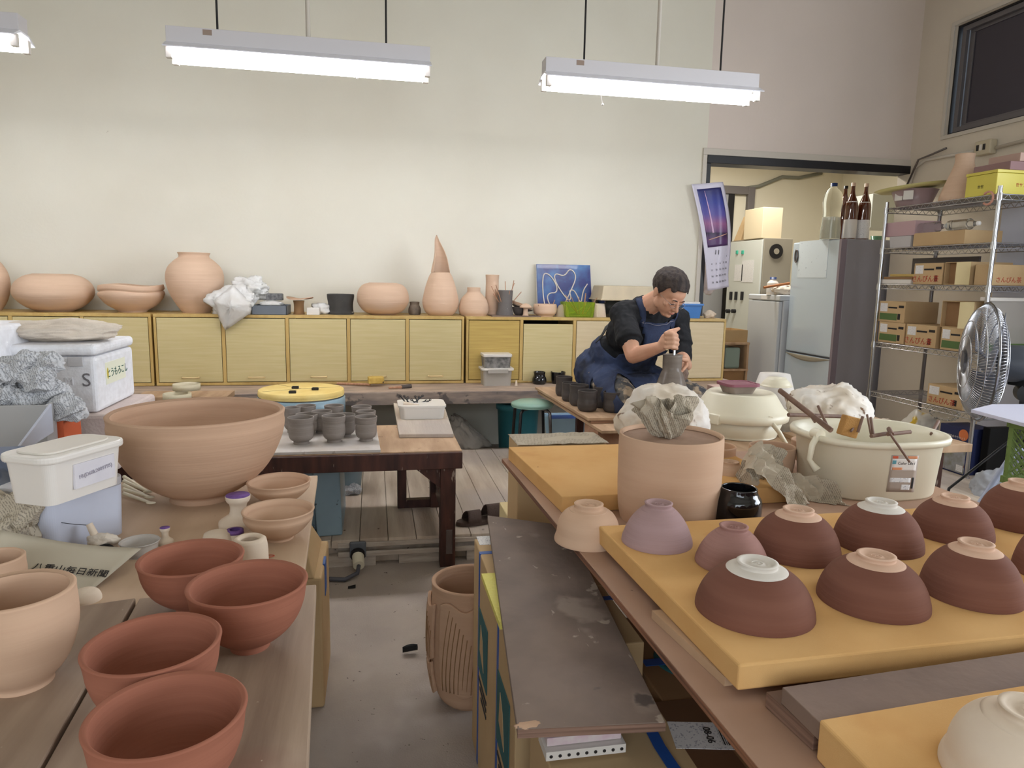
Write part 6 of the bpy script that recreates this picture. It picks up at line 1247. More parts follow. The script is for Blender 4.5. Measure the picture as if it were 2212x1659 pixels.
# ---------------------------------------------------------------- pedestal fan
FY = 2.8; fc = Vector((P(2122, 782, y=FY).x, FY, P(2122, 782, y=FY).z)); nrm = Vector((-.85, .53, 0)).normalized(); R = .275
print('fan', fc)
up = Vector((0, 0, 1)); sd = nrm.cross(up).normalized(); M = basis(fc, sd, up)   # local z = sd x up
if (M.to_3x3() @ Vector((0, 0, 1))).dot(nrm) < 0: M = basis(fc, -sd, up)
t = T('pedestal_fan', 'large standing industrial fan with a chrome cage and grey motor', 'fan', (fc.x+.1, fc.y-.05, 0))
def cage(depth, hub, nw, mat, name):
    mb = MB(); pr = lambda s: (hub+(R-hub)*s, depth*(1-s**2.6)**.6 if s < 1 else 0)
    for i in range(nw):
        a = 2*pi*i/nw; pts = [Vector((cos(a+.25*s*(1 if depth > 0 else -1))*pr(s)[0], sin(a+.25*s*(1 if depth > 0 else -1))*pr(s)[0], pr(s)[1])) for s in [k/9 for k in range(10)]]; mb.tube(pts, .0013, 4)
    for s in (.33, .62, .86, 1): r_, z_ = pr(s); mb.tube([Vector((r_*cos(2*pi*i/48), r_*sin(2*pi*i/48), z_)) for i in range(48)], .0028 if s < 1 else .006, 6, closed=True)
    return O(name, mb.xf(M), mat, t)
cage(.075, .05, 110, m_steel, 'front_guard'); cage(-.07, .06, 110, m_steel, 'rear_guard')
O('hub_badge', MB().lathe([(0, .087), (.05, .085), (.056, .075), (0, .073)], (0, 0, 0), 32).xf(M), m_steel, t)
for k in range(3):
    a0 = 2*pi*k/3+.5; mb = MB().grid(lambda u, v: Vector((cos(a0+(v-.5)*1.35)*(.05+.205*u), sin(a0+(v-.5)*1.35)*(.05+.205*u), .03-.075*v)), 12, 12); O('blade', mb.xf(M), M_('grey_fan_blade', (120, 124, 136), .35, .3), t, solid=.003, smooth=True)
mm = M_('dark_grey_motor', (72, 76, 84), .45); O('motor', MB().lathe([(0, -.07), (.075, -.072), (.085, -.09), (.088, -.26), (.07, -.3), (0, -.31)], (0, 0, 0), 40, close=True).xf(M), mm, t)
mc = M @ Vector((0, 0, -.18)); O('tilt_bracket', MB().cyl(mc+Vector((-.03, -.05, -.13)), mc+Vector((.02, .02, -.13)), .045, n=24).box(mc+Vector((-.05, -.05, -.1)), mc+Vector((.05, .05, -.07))), m_black, t, bevel=.003)
bs = Vector((mc.x, mc.y, 0)); O('pole', MB().cyl(bs+Vector((0, 0, .5)), Vector((mc.x, mc.y, mc.z-.12)), .016, n=16), mm, t)
ft = [P(2110, 1060, y=2.45), bs+Vector((.35, .3, .01)), bs+Vector((.3, -.3, .01))]
ft[0] = Vector((bs.x-.45, bs.y-.1, .01))
for f_ in ft: O('leg', MB().cyl(bs+Vector((0, 0, .52)), f_, .014, n=12), M_('bluish_white_tube', (176, 184, 206), .35), t)
ca, cb = P(2190, 945, y=2.55), P(2050, 1055, y=2.35); O('cable', MB().tube([ca+Vector((.2, .1, .12)), ca, ca.lerp(cb, .5), cb, Vector((cb.x-.1, cb.y, .01))], .0055, 8), m_black, t)
# white panels and fittings behind the fan, by the right wall
py0 = P(2112, 1000, x=4.1).y
O('white_door', MB().box((4.1, 2.2, 0), (4.15, P(2108, 930, x=4.1).y, 1.95)), M_('bluish_white_board', (206, 210, 226), .35), label='tall bluish white board standing behind the fan', cat='board', bevel=.003)
t = T('plastic_sheet_roll', 'clear crinkled plastic sheeting on the floor under the fan', 'plastic sheet', (3.42, 3.2, 0)); O('sheeting', crumple(Vector((3.42, 3.2, .1)), .16, (.9, .9, .8), 141, .3, 1.6, 5, flat_z=.002), M_('crinkled_sheeting', (200, 204, 212), .15, trans=.3, ior=1.15, bump=.5, bs=25), t, smooth=True)
# plywood sheet on green crates
cz = .76; s0, s1 = P(2098, 884, cz), P(2212, 914, cz); s0 = P(2098, 884, x=2.4); cz = s0.z; s1 = P(2212, 914, z=cz); print('ply', s0, s1)
dd = s1-s0; O('plywood_sheet', MB().prism([(s0.x, s0.y), ((s0+dd*2).x, (s0+dd*2).y), (3.4, (s0+dd*2).y), (3.4, s0.y+.05), (s0.x+.2, s0.y+.1)], cz-.014, cz), M_('bluish_board', (206, 206, 222), .5), label='whitish plywood sheet lying on the green crates at the right edge', cat='board', bevel=.001)
xk, yk = s0.x+.13, s0.y-.14
xk = P(2172, 980, y=yk).x
for k in range(2):
    z0 = cz-.0145-.355*(k+1); z1 = z0+.354
    t = T('crate', ['green lattice crate directly under the plywood sheet', 'green lattice crate at floor level under the other'][k], 'crate', (xk+.2, yk, max(z0, 0)))
    z0 = max(z0, 0.0); x0, x1, y0, y1 = xk, xk+.45, yk-.42, yk
    mb = MB(); e = .02
    for x in (x0, x1-e):
        for y in (y0, y1-e): mb.box((x, y, z0), (x+e, y+e, z1))
    for z in (z0, z0+.1, z1-.03): mb.box((x0-.006, y0-.006, z), (x1+.006, y0+.01, z+.028)).box((x0-.006, y1-.01, z), (x1+.006, y1+.006, z+.028)).box((x0-.006, y0+.01, z), (x0+.01, y1-.01, z+.028)).box((x1-.01, y0+.01, z), (x1+.006, y1-.01, z+.028))
    O('crate_frame', mb, m_green, t, bevel=.002)
    lm = MB(); n = 12
    for i in range(-n, n+1):
        for s in (-1, 1):
            for (ax, o_) in (('x', x0+.004), ('y', y0+.004), ('y', y1-.004)):
                u0 = i*.036; 
                pts = []
                for v in (0, 1):
                    u = u0+s*v*(z1-z0-.13)
                    pts.append((u, v))
                (ua, _), (ub, _) = pts; W = (y1-y0) if ax == 'x' else (x1-x0)
                va, vb = 0, 1
                if ua == ub: continue
                def clipv(uu, va_, ua_, ub_): return (uu-ua_)/(ub_-ua_)
                lo_, hi_ = min(ua, ub), max(ua, ub)
                if hi_ <= 0 or lo_ >= W: continue
                t0 = max(0, min(1, (0-ua)/(ub-ua))); t1 = max(0, min(1, (W-ua)/(ub-ua))); ta, tb2 = (0 if 0 <= ua <= W else (t0 if ua < 0 else t1)), (1 if 0 <= ub <= W else (t0 if ub < 0 else t1))
                A_ = (ua+(ub-ua)*ta, z0+.115+(z1-z0-.15)*ta); B_ = (ua+(ub-ua)*tb2, z0+.115+(z1-z0-.15)*tb2)
                if abs(A_[0]-B_[0]) < .01: continue
                f = (lambda q: (o_, y0+q[0], q[1])) if ax == 'x' else (lambda q: (x0+q[0], o_, q[1])); lm.cyl(f(A_), f(B_), .0035, n=4, caps=False)
    O('lattice', lm, m_green, t)
# ---------------------------------------------------------------- back room
def rbx(name, lab, cat, x0, x1, y0, y1, z0, z1, mat, t=None, bev=.004, **k): return O(name, MB().box((x0, y0, z0), (x1, y1, z1)), mat, t, label=lab, cat=cat, bevel=bev)
F0 = PL
x0, y0 = 3.85, 5.37; y1 = 6.08; zt_ = P(1822, 515, x=x0).z
t = T('refrigerator', 'tall silver-blue refrigerator beyond the doorway, magnets and papers on its door', 'refrigerator', (x0+.33, (y0+y1)/2, F0))
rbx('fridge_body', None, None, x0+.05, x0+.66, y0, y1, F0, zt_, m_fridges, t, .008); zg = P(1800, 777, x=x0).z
O('upper_door', MB().box((x0, y0+.004, zg+.01), (x0+.048, y1-.004, zt_-.004)), m_fridge, t, bevel=.012, seg=3); ld = O('lower_door', MB().box((x0, y0+.004, F0+.06), (x0+.048, y1-.004, zg-.004)), m_fridge, t, bevel=.012, seg=3)
O('door_handle', MB().grid(lambda u, v: Vector((x0-.004-.012*sin(pi*u), y0+.02+(y1-y0-.04)*u, zg-.006-(.045*sin(pi*u)+.004)*v)), 24, 3), m_elecd, ld, solid=.003, smooth=True)
O('trim_strip', MB().box((x0-.002, y0+.0, F0+.06), (x0+.05, y0+.03, zt_-.004)), M_('fridge_mauve_edge', (140, 130, 142), .3, .3), t)
ym = P(1722, 550, x=x0).y; zm = P(1722, 553, x=x0).z
O('magnet_clip', MB().tube([Vector((x0-.008, ym+.022*cos(a), zm+.055*sin(a))) for a in [2*pi*i/20 for i in range(20)]], .007, 8, closed=True), m_steeld, t)
pm = M_('white_wipe_board', (206, 216, 224), .15, spots=[((176, 184, 196), 40, .66, .04)]); ya, yb2 = P(1725, 560, x=x0).y, P(1788, 560, x=x0).y
O('memo_sheet', MB().box((x0-.002, yb2, P(1750, 600, x=x0).z), (x0-.0004, ya, P(1750, 520, x=x0).z)), pm, t)
# bottles on the fridge
def bott(px, R_, z0, h, pr, mat, lab, y, parts=()):
    x = P(px, 470, y=y).x; t = T('bottle', lab, 'bottle', (x, y, z0)); O('bottle_body', MB().lathe([(0, 0)]+[(r*R_, zz*h) for r, zz in smoothp(pr, 2)]+[(0, h)], (x, y, z0), 32), mat, t)
    for nm, r0, za, zb2, mt in parts: O(nm, MB().lathe([(0, za*h), (r0*R_, za*h), (r0*R_, zb2*h), (0, zb2*h)] if nm == 'cap' else [(r0*R_, za*h), (r0*R_, zb2*h)], (x, y, z0), 32), mt, t)
    return t
sake = [(1, 0), (1, .55), (.95, .64), (.55, .76), (.32, .84), (.28, .95), (.3, .97)]; amber = M_('amber_glass', (84, 38, 18), .06, spec=.7, coat=.6)
yb_ = 5.52
hb = lambda py: P(1840, py, y=yb_).z-zt_
bott(1838, .052, zt_, hb(396), sake, amber, 'brown sake bottle with a white label, in the middle on the refrigerator', yb_, [('paper_label', 1.02, .03, .36, m_plas), ('neck_label', .86, .6, .68, m_lab), ('cap', .34, .95, 1.01, M_('pale_cap', (200, 176, 156), .4))])
bott(1866, .052, zt_, hb(396), sake, amber, 'brown sake bottle at the right on the refrigerator', yb_-.0, [('paper_label', 1.02, .03, .36, m_lab), ('neck_label', .86, .6, .68, m_plas), ('cap', .34, .95, 1.01, M_('pale_cap', (200, 176, 156)))])
bott(1822, .05, zt_, hb(398), sake, amber, 'brown sake bottle standing behind the big water bottle', yb_+.11, [('cap', .34, .95, 1.0, m_black)])
bott(1796, .082, zt_, hb(396), [(1, 0), (1, .2), (.9, .3), (.88, .5), (1, .62), (.98, .72), (.8, .85), (.3, .93), (.28, .97)], M_('clear_bottle', (240, 240, 232), .05, trans=.93, ior=1.12), 'large clear water bottle with a blue cap on the refrigerator', yb_+.04, [('water_fill', .9, .02, .4, M_('water', (206, 206, 196), .1, trans=.5)), ('cap', .34, .94, 1.0, M_('navy_cap', (30, 52, 100), .4))])
c = P(1895, 500, y=yb_); O('green_dish', MB().lathe([(0, 0), (.04, 0), (.05, .04), (.045, .04), (.036, .006), (0, .006)], (c.x, yb_, zt_), 24), M_('green_glass', (90, 130, 100), .2), label='small green dish on the refrigerator', cat='dish')
a, b = P(1890, 415, x=4.9), P(1910, 495, x=4.9); yw = 6.4; a, b = P(1886, 418, y=yw), P(1925, 494, y=yw)
O('wall_cabinet', MB().box((a.x, yw, b.z), (a.x+.5, yw+.3, a.z)), m_elec, label='small grey-green wall box beside the sake bottles', cat='box', bevel=.006)
# freezer
x0f, y0f, y1f = 3.77, 6.1, 6.68; ztf = P(1692, 638, x=x0f).z; t = T('freezer', 'white upright freezer left of the refrigerator', 'freezer', (x0f+.3, 6.4, F0))
rbx('freezer_body', None, None, x0f+.04, x0f+.6, y0f, y1f, F0, ztf-.05, m_freez, t, .01); O('freezer_door', MB().box((x0f, y0f+.01, F0+.05), (x0f+.039, y1f-.01, ztf-.06)), m_freez, t, bevel=.01, seg=3); O('freezer_top', MB().box((x0f-.002, y0f, ztf-.055), (x0f+.6, y1f, ztf)), m_freez, t, bevel=.012, seg=3)
q = P(1652, 640, x=x0f); O('name_plate', MB().box((x0f-.004, q.y-.06, ztf-.045), (x0f-.002, q.y+.06, ztf-.008)), m_lab, t)
bott(1680, .055, ztf, .17, [(1, 0), (1, .6), (.95, .68), (.6, .8), (.5, .84), (.5, .88)], m_plas, 'white supplement bottle with a blue cap on the freezer', 6.3, [('paper_label', 1.02, .15, .5, m_lab), ('cap', .56, .87, 1.0, M_('navy_cap', (30, 52, 100)))])
c = P(1692, 625, y=6.25); O('cloth', crumple(Vector((c.x, 6.22, ztf+.04)), .09, (1.3, .8, .5), 151, .35, 1.8, 4, flat_z=ztf+.001), m_cloth, label='crumpled beige cloth on the freezer top', cat='cloth', smooth=True)
a, b = P(1650, 621, y=6.2), P(1705, 612, y=6.2); O('wooden_stick', MB().cyl(a, b, .012, n=10), M_('orange_wood', (168, 106, 60), .6), label='orange wooden rod resting on the cloth on the freezer', cat='stick')
# electrical cabinet
x0e, y0e, y1e = 3.93, 6.75, 7.45; zte = P(1646, 514, x=x0e).z; t = T('control_cabinet', 'grey electrical control cabinet with green buttons and a fan grille', 'cabinet', (x0e+.2, 7.1, F0))
rbx('cabinet_side', None, None, x0e+.02, x0e+.34, y0e, y1e, F0+.5, zte, m_elecd, t, .004); O('cabinet_door', MB().box((x0e, y0e+.012, F0+.52), (x0e+.019, y1e, zte-.015)), m_elec, t, bevel=.004)
O('plinth', MB().box((x0e+.03, y0e+.02, F0), (x0e+.33, y1e-.02, F0+.499)), m_elecd, t)
def on(px, py): return P(px, py, x=x0e)
gm_ = M_('green_button', (60, 170, 140), .3)
for px, py in ((1593, 545), (1605, 545)): q = on(px, py); O('green_button', MB().box((x0e-.012, q.y-.02, q.z-.02), (x0e-.0005, q.y+.02, q.z+.02)), gm_, t, bevel=.003)
for px in (1580, 1591, 1604): q = on(px, 639); O('switch', MB().box((x0e-.016, q.y-.022, q.z-.045), (x0e-.0005, q.y+.022, q.z+.045)), m_black, t, bevel=.002)
for px in (1576, 1588): q = on(px, 672); O('knob', MB().cyl((x0e, q.y, q.z), (x0e-.04, q.y, q.z), .022, n=16), m_black, t)
for px0, px1, py0, py1 in ((1588, 1603, 572, 607), (1604, 1626, 563, 610)): a, b = on(px0, py0), on(px1, py1); O('posted_note', MB().box((x0e-.003, b.y, b.z), (x0e-.0008, a.y, a.z)), m_lab, t)
gq = P(1676, 543, y=y0e); O('fan_grille', MB().cyl((gq.x, y0e, gq.z), (gq.x, y0e-.012, gq.z), .075, n=32), m_black, t); O('fan_hub', MB().cyl((gq.x, y0e-.0121, gq.z), (gq.x, y0e-.016, gq.z), .03, n=20), m_elecd, t)
# cream box on top and leaning things
a, b = P(1645, 450, x=x0e+.0), P(1690, 447, y=y0e+.02); O('box', MB().box((x0e+.0, y0e+.03, zte), (P(1690, 480, y=y0e+.03).x, y0e+.4, P(1650, 447, y=y0e+.03).z)), M_('cream_enamel', (214, 198, 166), .5), label='plain cream box on top of the control cabinet', cat='box', bevel=.004)
a, b = P(1606, 512, y=7.3), P(1622, 460, y=7.3); 
O('paper_bag', MB().hexa([(x0e+.02, 7.25, zte), (x0e+.02, 7.4, zte), (x0e+.1, 7.4, zte), (x0e+.1, 7.25, zte)], [(x0e+.07, 7.2, zte+.26), (x0e+.07, 7.3, zte+.26), (x0e+.13, 7.3, zte+.26), (x0e+.13, 7.2, zte+.26)]), m_card, label='brown printed packet leaning on the control cabinet top', cat='packet', bevel=.003)
# conduit on back room wall
cs = [P(1600, 408, y=BY-.03), P(1640, 402, y=BY-.03), P(1690, 382, y=BY-.03), P(1725, 384, y=BY-.03), P(1775, 374, y=BY-.03)]; O('conduit', MB().tube(cs, .02, 10), M_('grey_conduit', (128, 128, 116), .5), label='grey conduit climbing the back room wall above the door', cat='pipe')
# low shelf with cartons beside the freezer
t = T('low_shelf', 'low wooden shelf with cartons beside the freezer', 'shelf', (2.95, 6.6, F0)); wx0, wx1 = 3.1, 3.7
yS = 6.3; za, zb2 = P(1590, 797, y=yS).z, P(1590, 740, y=yS).z; wx0, wx1 = P(1560, 800, y=yS).x, P(1616, 800, y=yS).x
O('shelf_board', MB().box((wx0, yS, za-.02), (wx1, yS+.4, za)), m_ply, t); O('shelf_board', MB().box((wx0, yS, zb2-.02), (wx1, yS+.4, zb2)), m_ply, t)
for x in (wx0, wx1-.02): O('side', MB().box((x, yS+.01, F0), (x+.02, yS+.4, zb2)), m_ply, t)
O('carton', MB().box((wx0+.03, yS+.02, F0), (wx1-.03, yS+.36, za-.021)), m_cardd, label='brown carton on the floor in the low shelf', cat='box', bevel=.003)
O('appliance', MB().box((wx0+.03, yS+.02, za), (wx1-.08, yS+.3, zb2-.05)), M_('greenish_plastic', (140, 156, 146), .3), label='greenish clear container on the low shelf', cat='container', bevel=.02)
O('open_carton', openbox((wx0+.0, yS+.02, zb2), (wx1-.02, yS+.36, zb2+.12), .004, .0), m_card, label='open brown carton on top of the low shelf', cat='box')
# calendar hanging on the doorway jamb
jt = P(1528, 395, y=WALL_Y-.03); tcal = T('calendar', 'November wall calendar with a lit tower photo hanging at the doorway', 'calendar', P(1535, 510, y=WALL_Y-.06))
TL, TRr, BL, BR_ = P(1494, 398, y=WALL_Y-.05), P(1562, 393, y=WALL_Y-.05), P(1530, 628, y=WALL_Y-.05), P(1576, 620, y=WALL_Y-.05)
def calf(u, v, off=0):
    l = TL.lerp(BL, v); l.x += .035*sin(pi*v)*(.4-v); r = TRr.lerp(BR_, v); r.x += .05*sin(pi*v)*(.7-v)
    l = P(1494+36*v-9*sin(pi*v)*(.2) + (6*sin(pi*v*1.0)), 398+230*v, y=WALL_Y-.05); r = P(1562+14*v+9*sin(pi*min(1, v*1.15)), 393+227*v, y=WALL_Y-.05)
    p = l.lerp(r, u); p.y += -.02*sin(pi*v)+.015*sin(2*pi*u+v*2)-off; return p
O('calendar_sheet', MB().grid(lambda u, v: calf(u, v), 16, 40), M_('lavender_white_paper', (214, 210, 226), .4), tcal, solid=.001, smooth=True)
mpic = bpy.data.materials.new('dusk_picture'); mpic.use_nodes = True; nt = mpic.node_tree; tc_ = nt.nodes.new('ShaderNodeTexCoord'); sx = nt.nodes.new('ShaderNodeSeparateXYZ'); rp = nt.nodes.new('ShaderNodeValToRGB'); nt.links.new(tc_.outputs['Generated'], sx.inputs[0]); nt.links.new(sx.outputs[2], rp.inputs[0]); nt.links.new(rp.outputs[0], nt.nodes['Principled BSDF'].inputs['Base Color']); nt.nodes['Principled BSDF'].inputs['Roughness'].default_value = .3
cr = rp.color_ramp; cr.elements[0].position = 0; cr.elements[0].color = lin((70, 52, 92)); cr.elements[1].position = 1; cr.elements[1].color = lin((40, 40, 92))
for ps_, cc_ in ((.12, (96, 60, 110)), (.24, (50, 36, 66)), (.27, (110, 76, 120)), (.4, (150, 96, 140)), (.55, (92, 84, 160)), (.75, (56, 66, 150))): e = cr.elements.new(ps_); e.color = lin(cc_)
O('dusk_photo', MB().grid(lambda u, v: calf(.14+.72*u, .05+.55*v, .002), 12, 24), mpic, tcal, solid=.0004, smooth=True)
tw = MB(); tw.tube([calf(.36, .07+.4*i/8, .004) for i in range(9)], [.0015+.0008*i for i in range(9)], 6); O('tower', tw, M_('lit_tower_print', (226, 190, 226), .5), tcal)
O('shore', MB().tube([calf(.2+.6*i/6, .53-.04*i/6, .004) for i in range(7)], .003, 6), M_('shore_print', (226, 180, 160), .5), tcal)
cm = basis(calf(.42, .655, .004), (1, 0, .0), (.03, 0, 1)); txt('11', .05, cm, m_ink, tcal, 'month')
dn_ = 1
for rr in range(5):
    for k in range(5):
        d_ = [None, None, None, None, 1][k] if rr == 0 else 4+(rr-1)*7+k
        if d_ and d_ <= 30: txt(str(d_), .018, basis(calf(.22+.15*k, .70+.058*rr, .004), (1, 0, 0), (.03, 0, 1)), m_ink, tcal, 'date')
c = P(1534, 590, y=WALL_Y+.2); O('hanging_bag', crumple(c, .12, (.62, .3, 1.35), 171, .2, 1.6, 4), M_('pink_white_bag', (224, 206, 202), .4, rgb2=(232, 224, 220), ns=4), label='pink and white bag hanging in the doorway behind the calendar', cat='bag', smooth=True)
# ---------------------------------------------------------------- the potter at his wheel
J = lambda px, py, y: P(px, py, y=y)
V = Vector
m_skin = M_('skin', (212, 166, 138), .5, rgb2=(200, 148, 120), ns=9, spec=.35)
m_hair = M_('dark_hair', (42, 34, 32), .75, rgb2=(70, 58, 52), ns=60, stretch=(1, 1, .2), bump=.6, bs=120)
m_shirt = M_('black_tshirt', (24, 25, 30), .85, rgb2=(18, 19, 23), ns=5, bump=.3, bs=25)
m_denim = M_('navy_denim', (58, 70, 100), .85, rgb2=(42, 50, 76), ns=7, bump=.3, bs=120, spots=[((126, 114, 106), 30, .7, .06), ((36, 40, 54), 5, .55, .1)])
m_trous = M_('clay_caked_trousers', (104, 100, 96), .9, rgb2=(70, 72, 78), ns=9, bump=.5, bs=40, lo=.4, hi=.6, spots=[((176, 156, 132), 13, .5, .06, (1, 1, .6)), ((150, 134, 116), 40, .6, .05)])
m_stitch = M_('pale_stitch', (150, 146, 156), .8)
# head frame: p pitch down, a turned towards his left (image right)
cr_, cv_, cc_ = RT.copy(), UP.copy(), -FW.copy()
p_, a_h = radians(43), radians(35)
def cam2w(x, y, z): return (cr_*x+cv_*y+cc_*z)
hf = cam2w(cos(p_)*sin(a_h), -sin(p_), cos(p_)*cos(a_h)); hs = cam2w(cos(a_h), 0, -sin(a_h)); hu = cam2w(sin(p_)*sin(a_h), cos(p_), sin(p_)*cos(a_h))
HC = J(1444, 634, 3.46)
def hp(s, f, u): return HC+hs*s+hf*f+hu*u
Rh = Matrix(((hs.x, hf.x, hu.x), (hs.y, hf.y, hu.y), (hs.z, hf.z, hu.z)))
def hb_(mb, s, f, u, r, sc=(1, 1, 1), sub=3): mb.ball(hp(s, f, u), r, sub, sc, rot=Rh); return mb
b = MB()
# cranium and face
hb_(b, 0, -.012, .035, .084, (.93, 1.1, .98), 4); hb_(b, 0, .03, -.03, .062, (.95, .95, 1.15), 4); hb_(b, 0, .052, -.083, .03, (1.1, .8, .75))
hb_(b, 0, .045, .03, .05, (1.15, .8, .8)); hb_(b, 0, .055, -.055, .034, (1.05, .85, .8))
for s in (-1, 1):
    hb_(b, s*.04, .058, -.022, .021, (1.1, .7, .8)); hb_(b, s*.047, .008, -.052, .021, (.75, 1.2, 1.4)); hb_(b, s*.03, .08, .012, .012, (1.7, .7, .5)); hb_(b, s*.03, .076, -.004, .0125, (1.15, .8, .8))
    hb_(b, s*.077, -.012, -.006, .026, (.32, .62, 1.05)); hb_(b, s*.083, -.016, .004, .02, (.3, .7, .95)); hb_(b, s*.079, -.008, -.028, .01, (.5, .7, .9))
    hb_(b, s*.011, .094, -.037, .0085)
b.cyl(hp(0, .078, .008), hp(0, .104, -.032), .0075, .0105, 12); hb_(b, 0, .104, -.034, .0115)
hb_(b, 0, .086, -.058, .0125, (1.9, .6, .42)); hb_(b, 0, .084, -.066, .0115, (1.6, .6, .5)); hb_(b, 0, .075, -.085, .0165, (1.1, .8, .8))
# neck, torso, arms (bare body under the clothes)
nb0 = J(1388, 668, 3.60); nk = hp(0, -.035, -.06)
caps(b, [nb0, nk], [.062, .054])
PEL = J(1318, 800, 3.86); CH = J(1382, 722, 3.66); SHR = J(1345, 678, 3.56); SHL = J(1463, 690, 3.72)
ELR = J(1368, 769, 3.36); WRR = J(1430, 748, 3.235); ELL = J(1471, 772, 3.60); WRL = J(1484, 790, 3.36)
def torso(mb, g=0.0):
    def el(c, r, sc): mb.ball(c, 1, 3, (r*sc[0]+g, r*sc[1]+g, r*sc[2]+g))
    w1 = PEL.lerp(CH, .45)
    caps(mb, [PEL+V((-.07, 0, 0)), PEL+V((.08, -.02, 0))], [.125+g]*2); caps(mb, [w1+V((-.06, 0, 0)), w1+V((.06, 0, 0))], [.118+g]*2)
    caps(mb, [CH+V((-.075, .01, 0)), CH+V((.08, .01, .0))], [.108+g]*2); caps(mb, [SHR, SHR.lerp(SHL, .5)+V((0, .03, .012)), SHL], [.066+g, .078+g, .066+g])
    caps(mb, [PEL, w1, CH], [.12+g, .125+g, .115+g]); caps(mb, [CH, SHR.lerp(SHL, .5)], [.11+g, .09+g])
def uparm(mb, g=0, f0=0, f1=1.0):
    for S, E in ((SHR, ELR), (SHL, ELL)): caps(mb, [S, S.lerp(E, .5*f1), S.lerp(E, f1)], [.056+g, .048+g, (.047 if f1 < 1 else .04)+g])
torso(b, -.012); uparm(b, 0)
def forearm(mb, E, W): caps(mb, [E, E.lerp(W, .3), W], [.039, .04, .0265])
forearm(b, ELR, WRR); forearm(b, ELL, WRL)
HIPR = PEL+V((-.08, -.06, -.03)); HIPL = PEL+V((.1, -.02, -.03)); KNR = J(1352, 868, 3.40); KNL = J(1507, 862, 3.56)
FTR = V((KNR.x-.02, KNR.y-.02, PL+.07)); FTL = V((KNL.x+.04, KNL.y-.06, PL+.07))
def legs(mb, g=0, shin=True):
    for h, k, f in ((HIPR, KNR, FTR), (HIPL, KNL, FTL)):
        caps(mb, [h, h.lerp(k, .5), k], [.098+g, .086+g, .066+g])
        if shin: caps(mb, [k, k.lerp(f, .4), f], [.064+g, .06+g, .045+g])
legs(b, -.01)
for f in (FTR, FTL): caps(b, [f, f+V((0, -.1, -.035)), f+V((.0, -.17, -.045))], [.04, .036, .028])
# hands: explicit palm, four fingers and thumb
def cam_off(x, y, z): return cam2w(x, y, z)
# right fist round the throwing rod (image: knuckles stacked at x 1440-1470, y 712-757)
rod0, rod1 = J(1454, 800, 3.23), J(1459, 716, 3.245); rd = (rod1-rod0).normalized()
fwdh = (WRR-ELR).normalized(); 
pc = J(1440, 736, 3.225)
caps(b, [WRR, pc+cam_off(-.012, -.004, 0)], [.026, .027]); b.ball(pc+cam_off(-.004, 0, .0), .031, 3, (1.0, .8, 1.25))
hand_tip = []
for i in range(4):
    k = J(1449.5+[1, 3.0, 3, 1][i], 722+9.3*i, 3.19); r = [.0105, .0108, .0103, .0092][i]
    bse = k+cam_off(-.026, .004-.002*i, -.004); mid = k+cam_off(.022, -.004, .002); tip_ = k+cam_off(.031, -.006, -.022); end = k+cam_off(.012, -.006, -.036)
    caps(b, [bse, k+cam_off(.002, 0, .008), mid, tip_, end], [r*1.1, r*1.12, r, r*.92, r*.85], 10)
caps(b, [pc+cam_off(-.014, .018, .01), J(1446, 717, 3.195), J(1459, 713, 3.2), J(1466, 710, 3.21)], [.014, .0125, .0115, .009], 10)
# left hand steadying the neck of the pot from the far side
pl_ = J(1478, 781, 3.30)
caps(b, [WRL, pl_], [.0245, .025]); b.ball(pl_, .028, 3, (1.0, .75, 1.1))
for i in range(4):
    k = pl_+cam_off(.004-.004*i, -.002+.0*i, .014-.004*i); q = [(1483, 792), (1478, 798), (1473, 800), (1469, 798)][i]; e1 = J(q[0], q[1]-2, 3.245); e2 = J(q[0]-8+i, q[1]+7-i, 3.215)
    caps(b, [k, e1, e2], [.0105, .0098, .0082], 10)
caps(b, [pl_+cam_off(.006, .008, .01), J(1484, 778, 3.25), J(1473, 776, 3.225)], [.013, .011, .009], 10)
body = fuse(b, .0042, 3)
tp_ = T('person', 'man in a black t-shirt and clay-smeared denim apron, bent over a wheel', 'person', (PEL.x, PEL.y, PL))
O('body', body, m_skin, tp_)
# face details
eye = MB()
for s in (-1, 1): eye.tube([hp(s*.03+.014*t_, .0895-.004*abs(t_)*1.5, -.008-.0025*t_*t_) for t_ in (-1, -.5, 0, .5, 1)], .0016, 6)
O('closed_eyes', eye, m_hair, tp_)
brow = MB()
for s in (-1, 1): brow.tube([hp(s*(.016+.03*t_/4), .0915-.0022*t_, .0135+.003*sin(pi*t_/4)) for t_ in range(5)], [.002, .003, .003, .0026, .0015], 6)
O('eyebrows', brow, m_hair, tp_)
O('lips', MB().tube([hp(x, .0945-abs(x)*.35, -.0615+abs(x)*.05) for x in (-.02, -.01, 0, .01, .02)], [.0012, .0028, .0032, .0028, .0012], 8), M_('lips', (170, 104, 92), .5), tp_)
gl = MB()
for s in (-1, 1): gl.tube([hp(s*.032+.021*cos(a), .097-.006*abs(cos(a)), -.01+.014*sin(a)) for a in [2*pi*i/20 for i in range(20)]], .0009, 5, closed=True).tube([hp(s*.054, .092, -.006), hp(s*.08, .0, .002)], .0009, 5)
O('glasses', gl, m_steel, tp_)
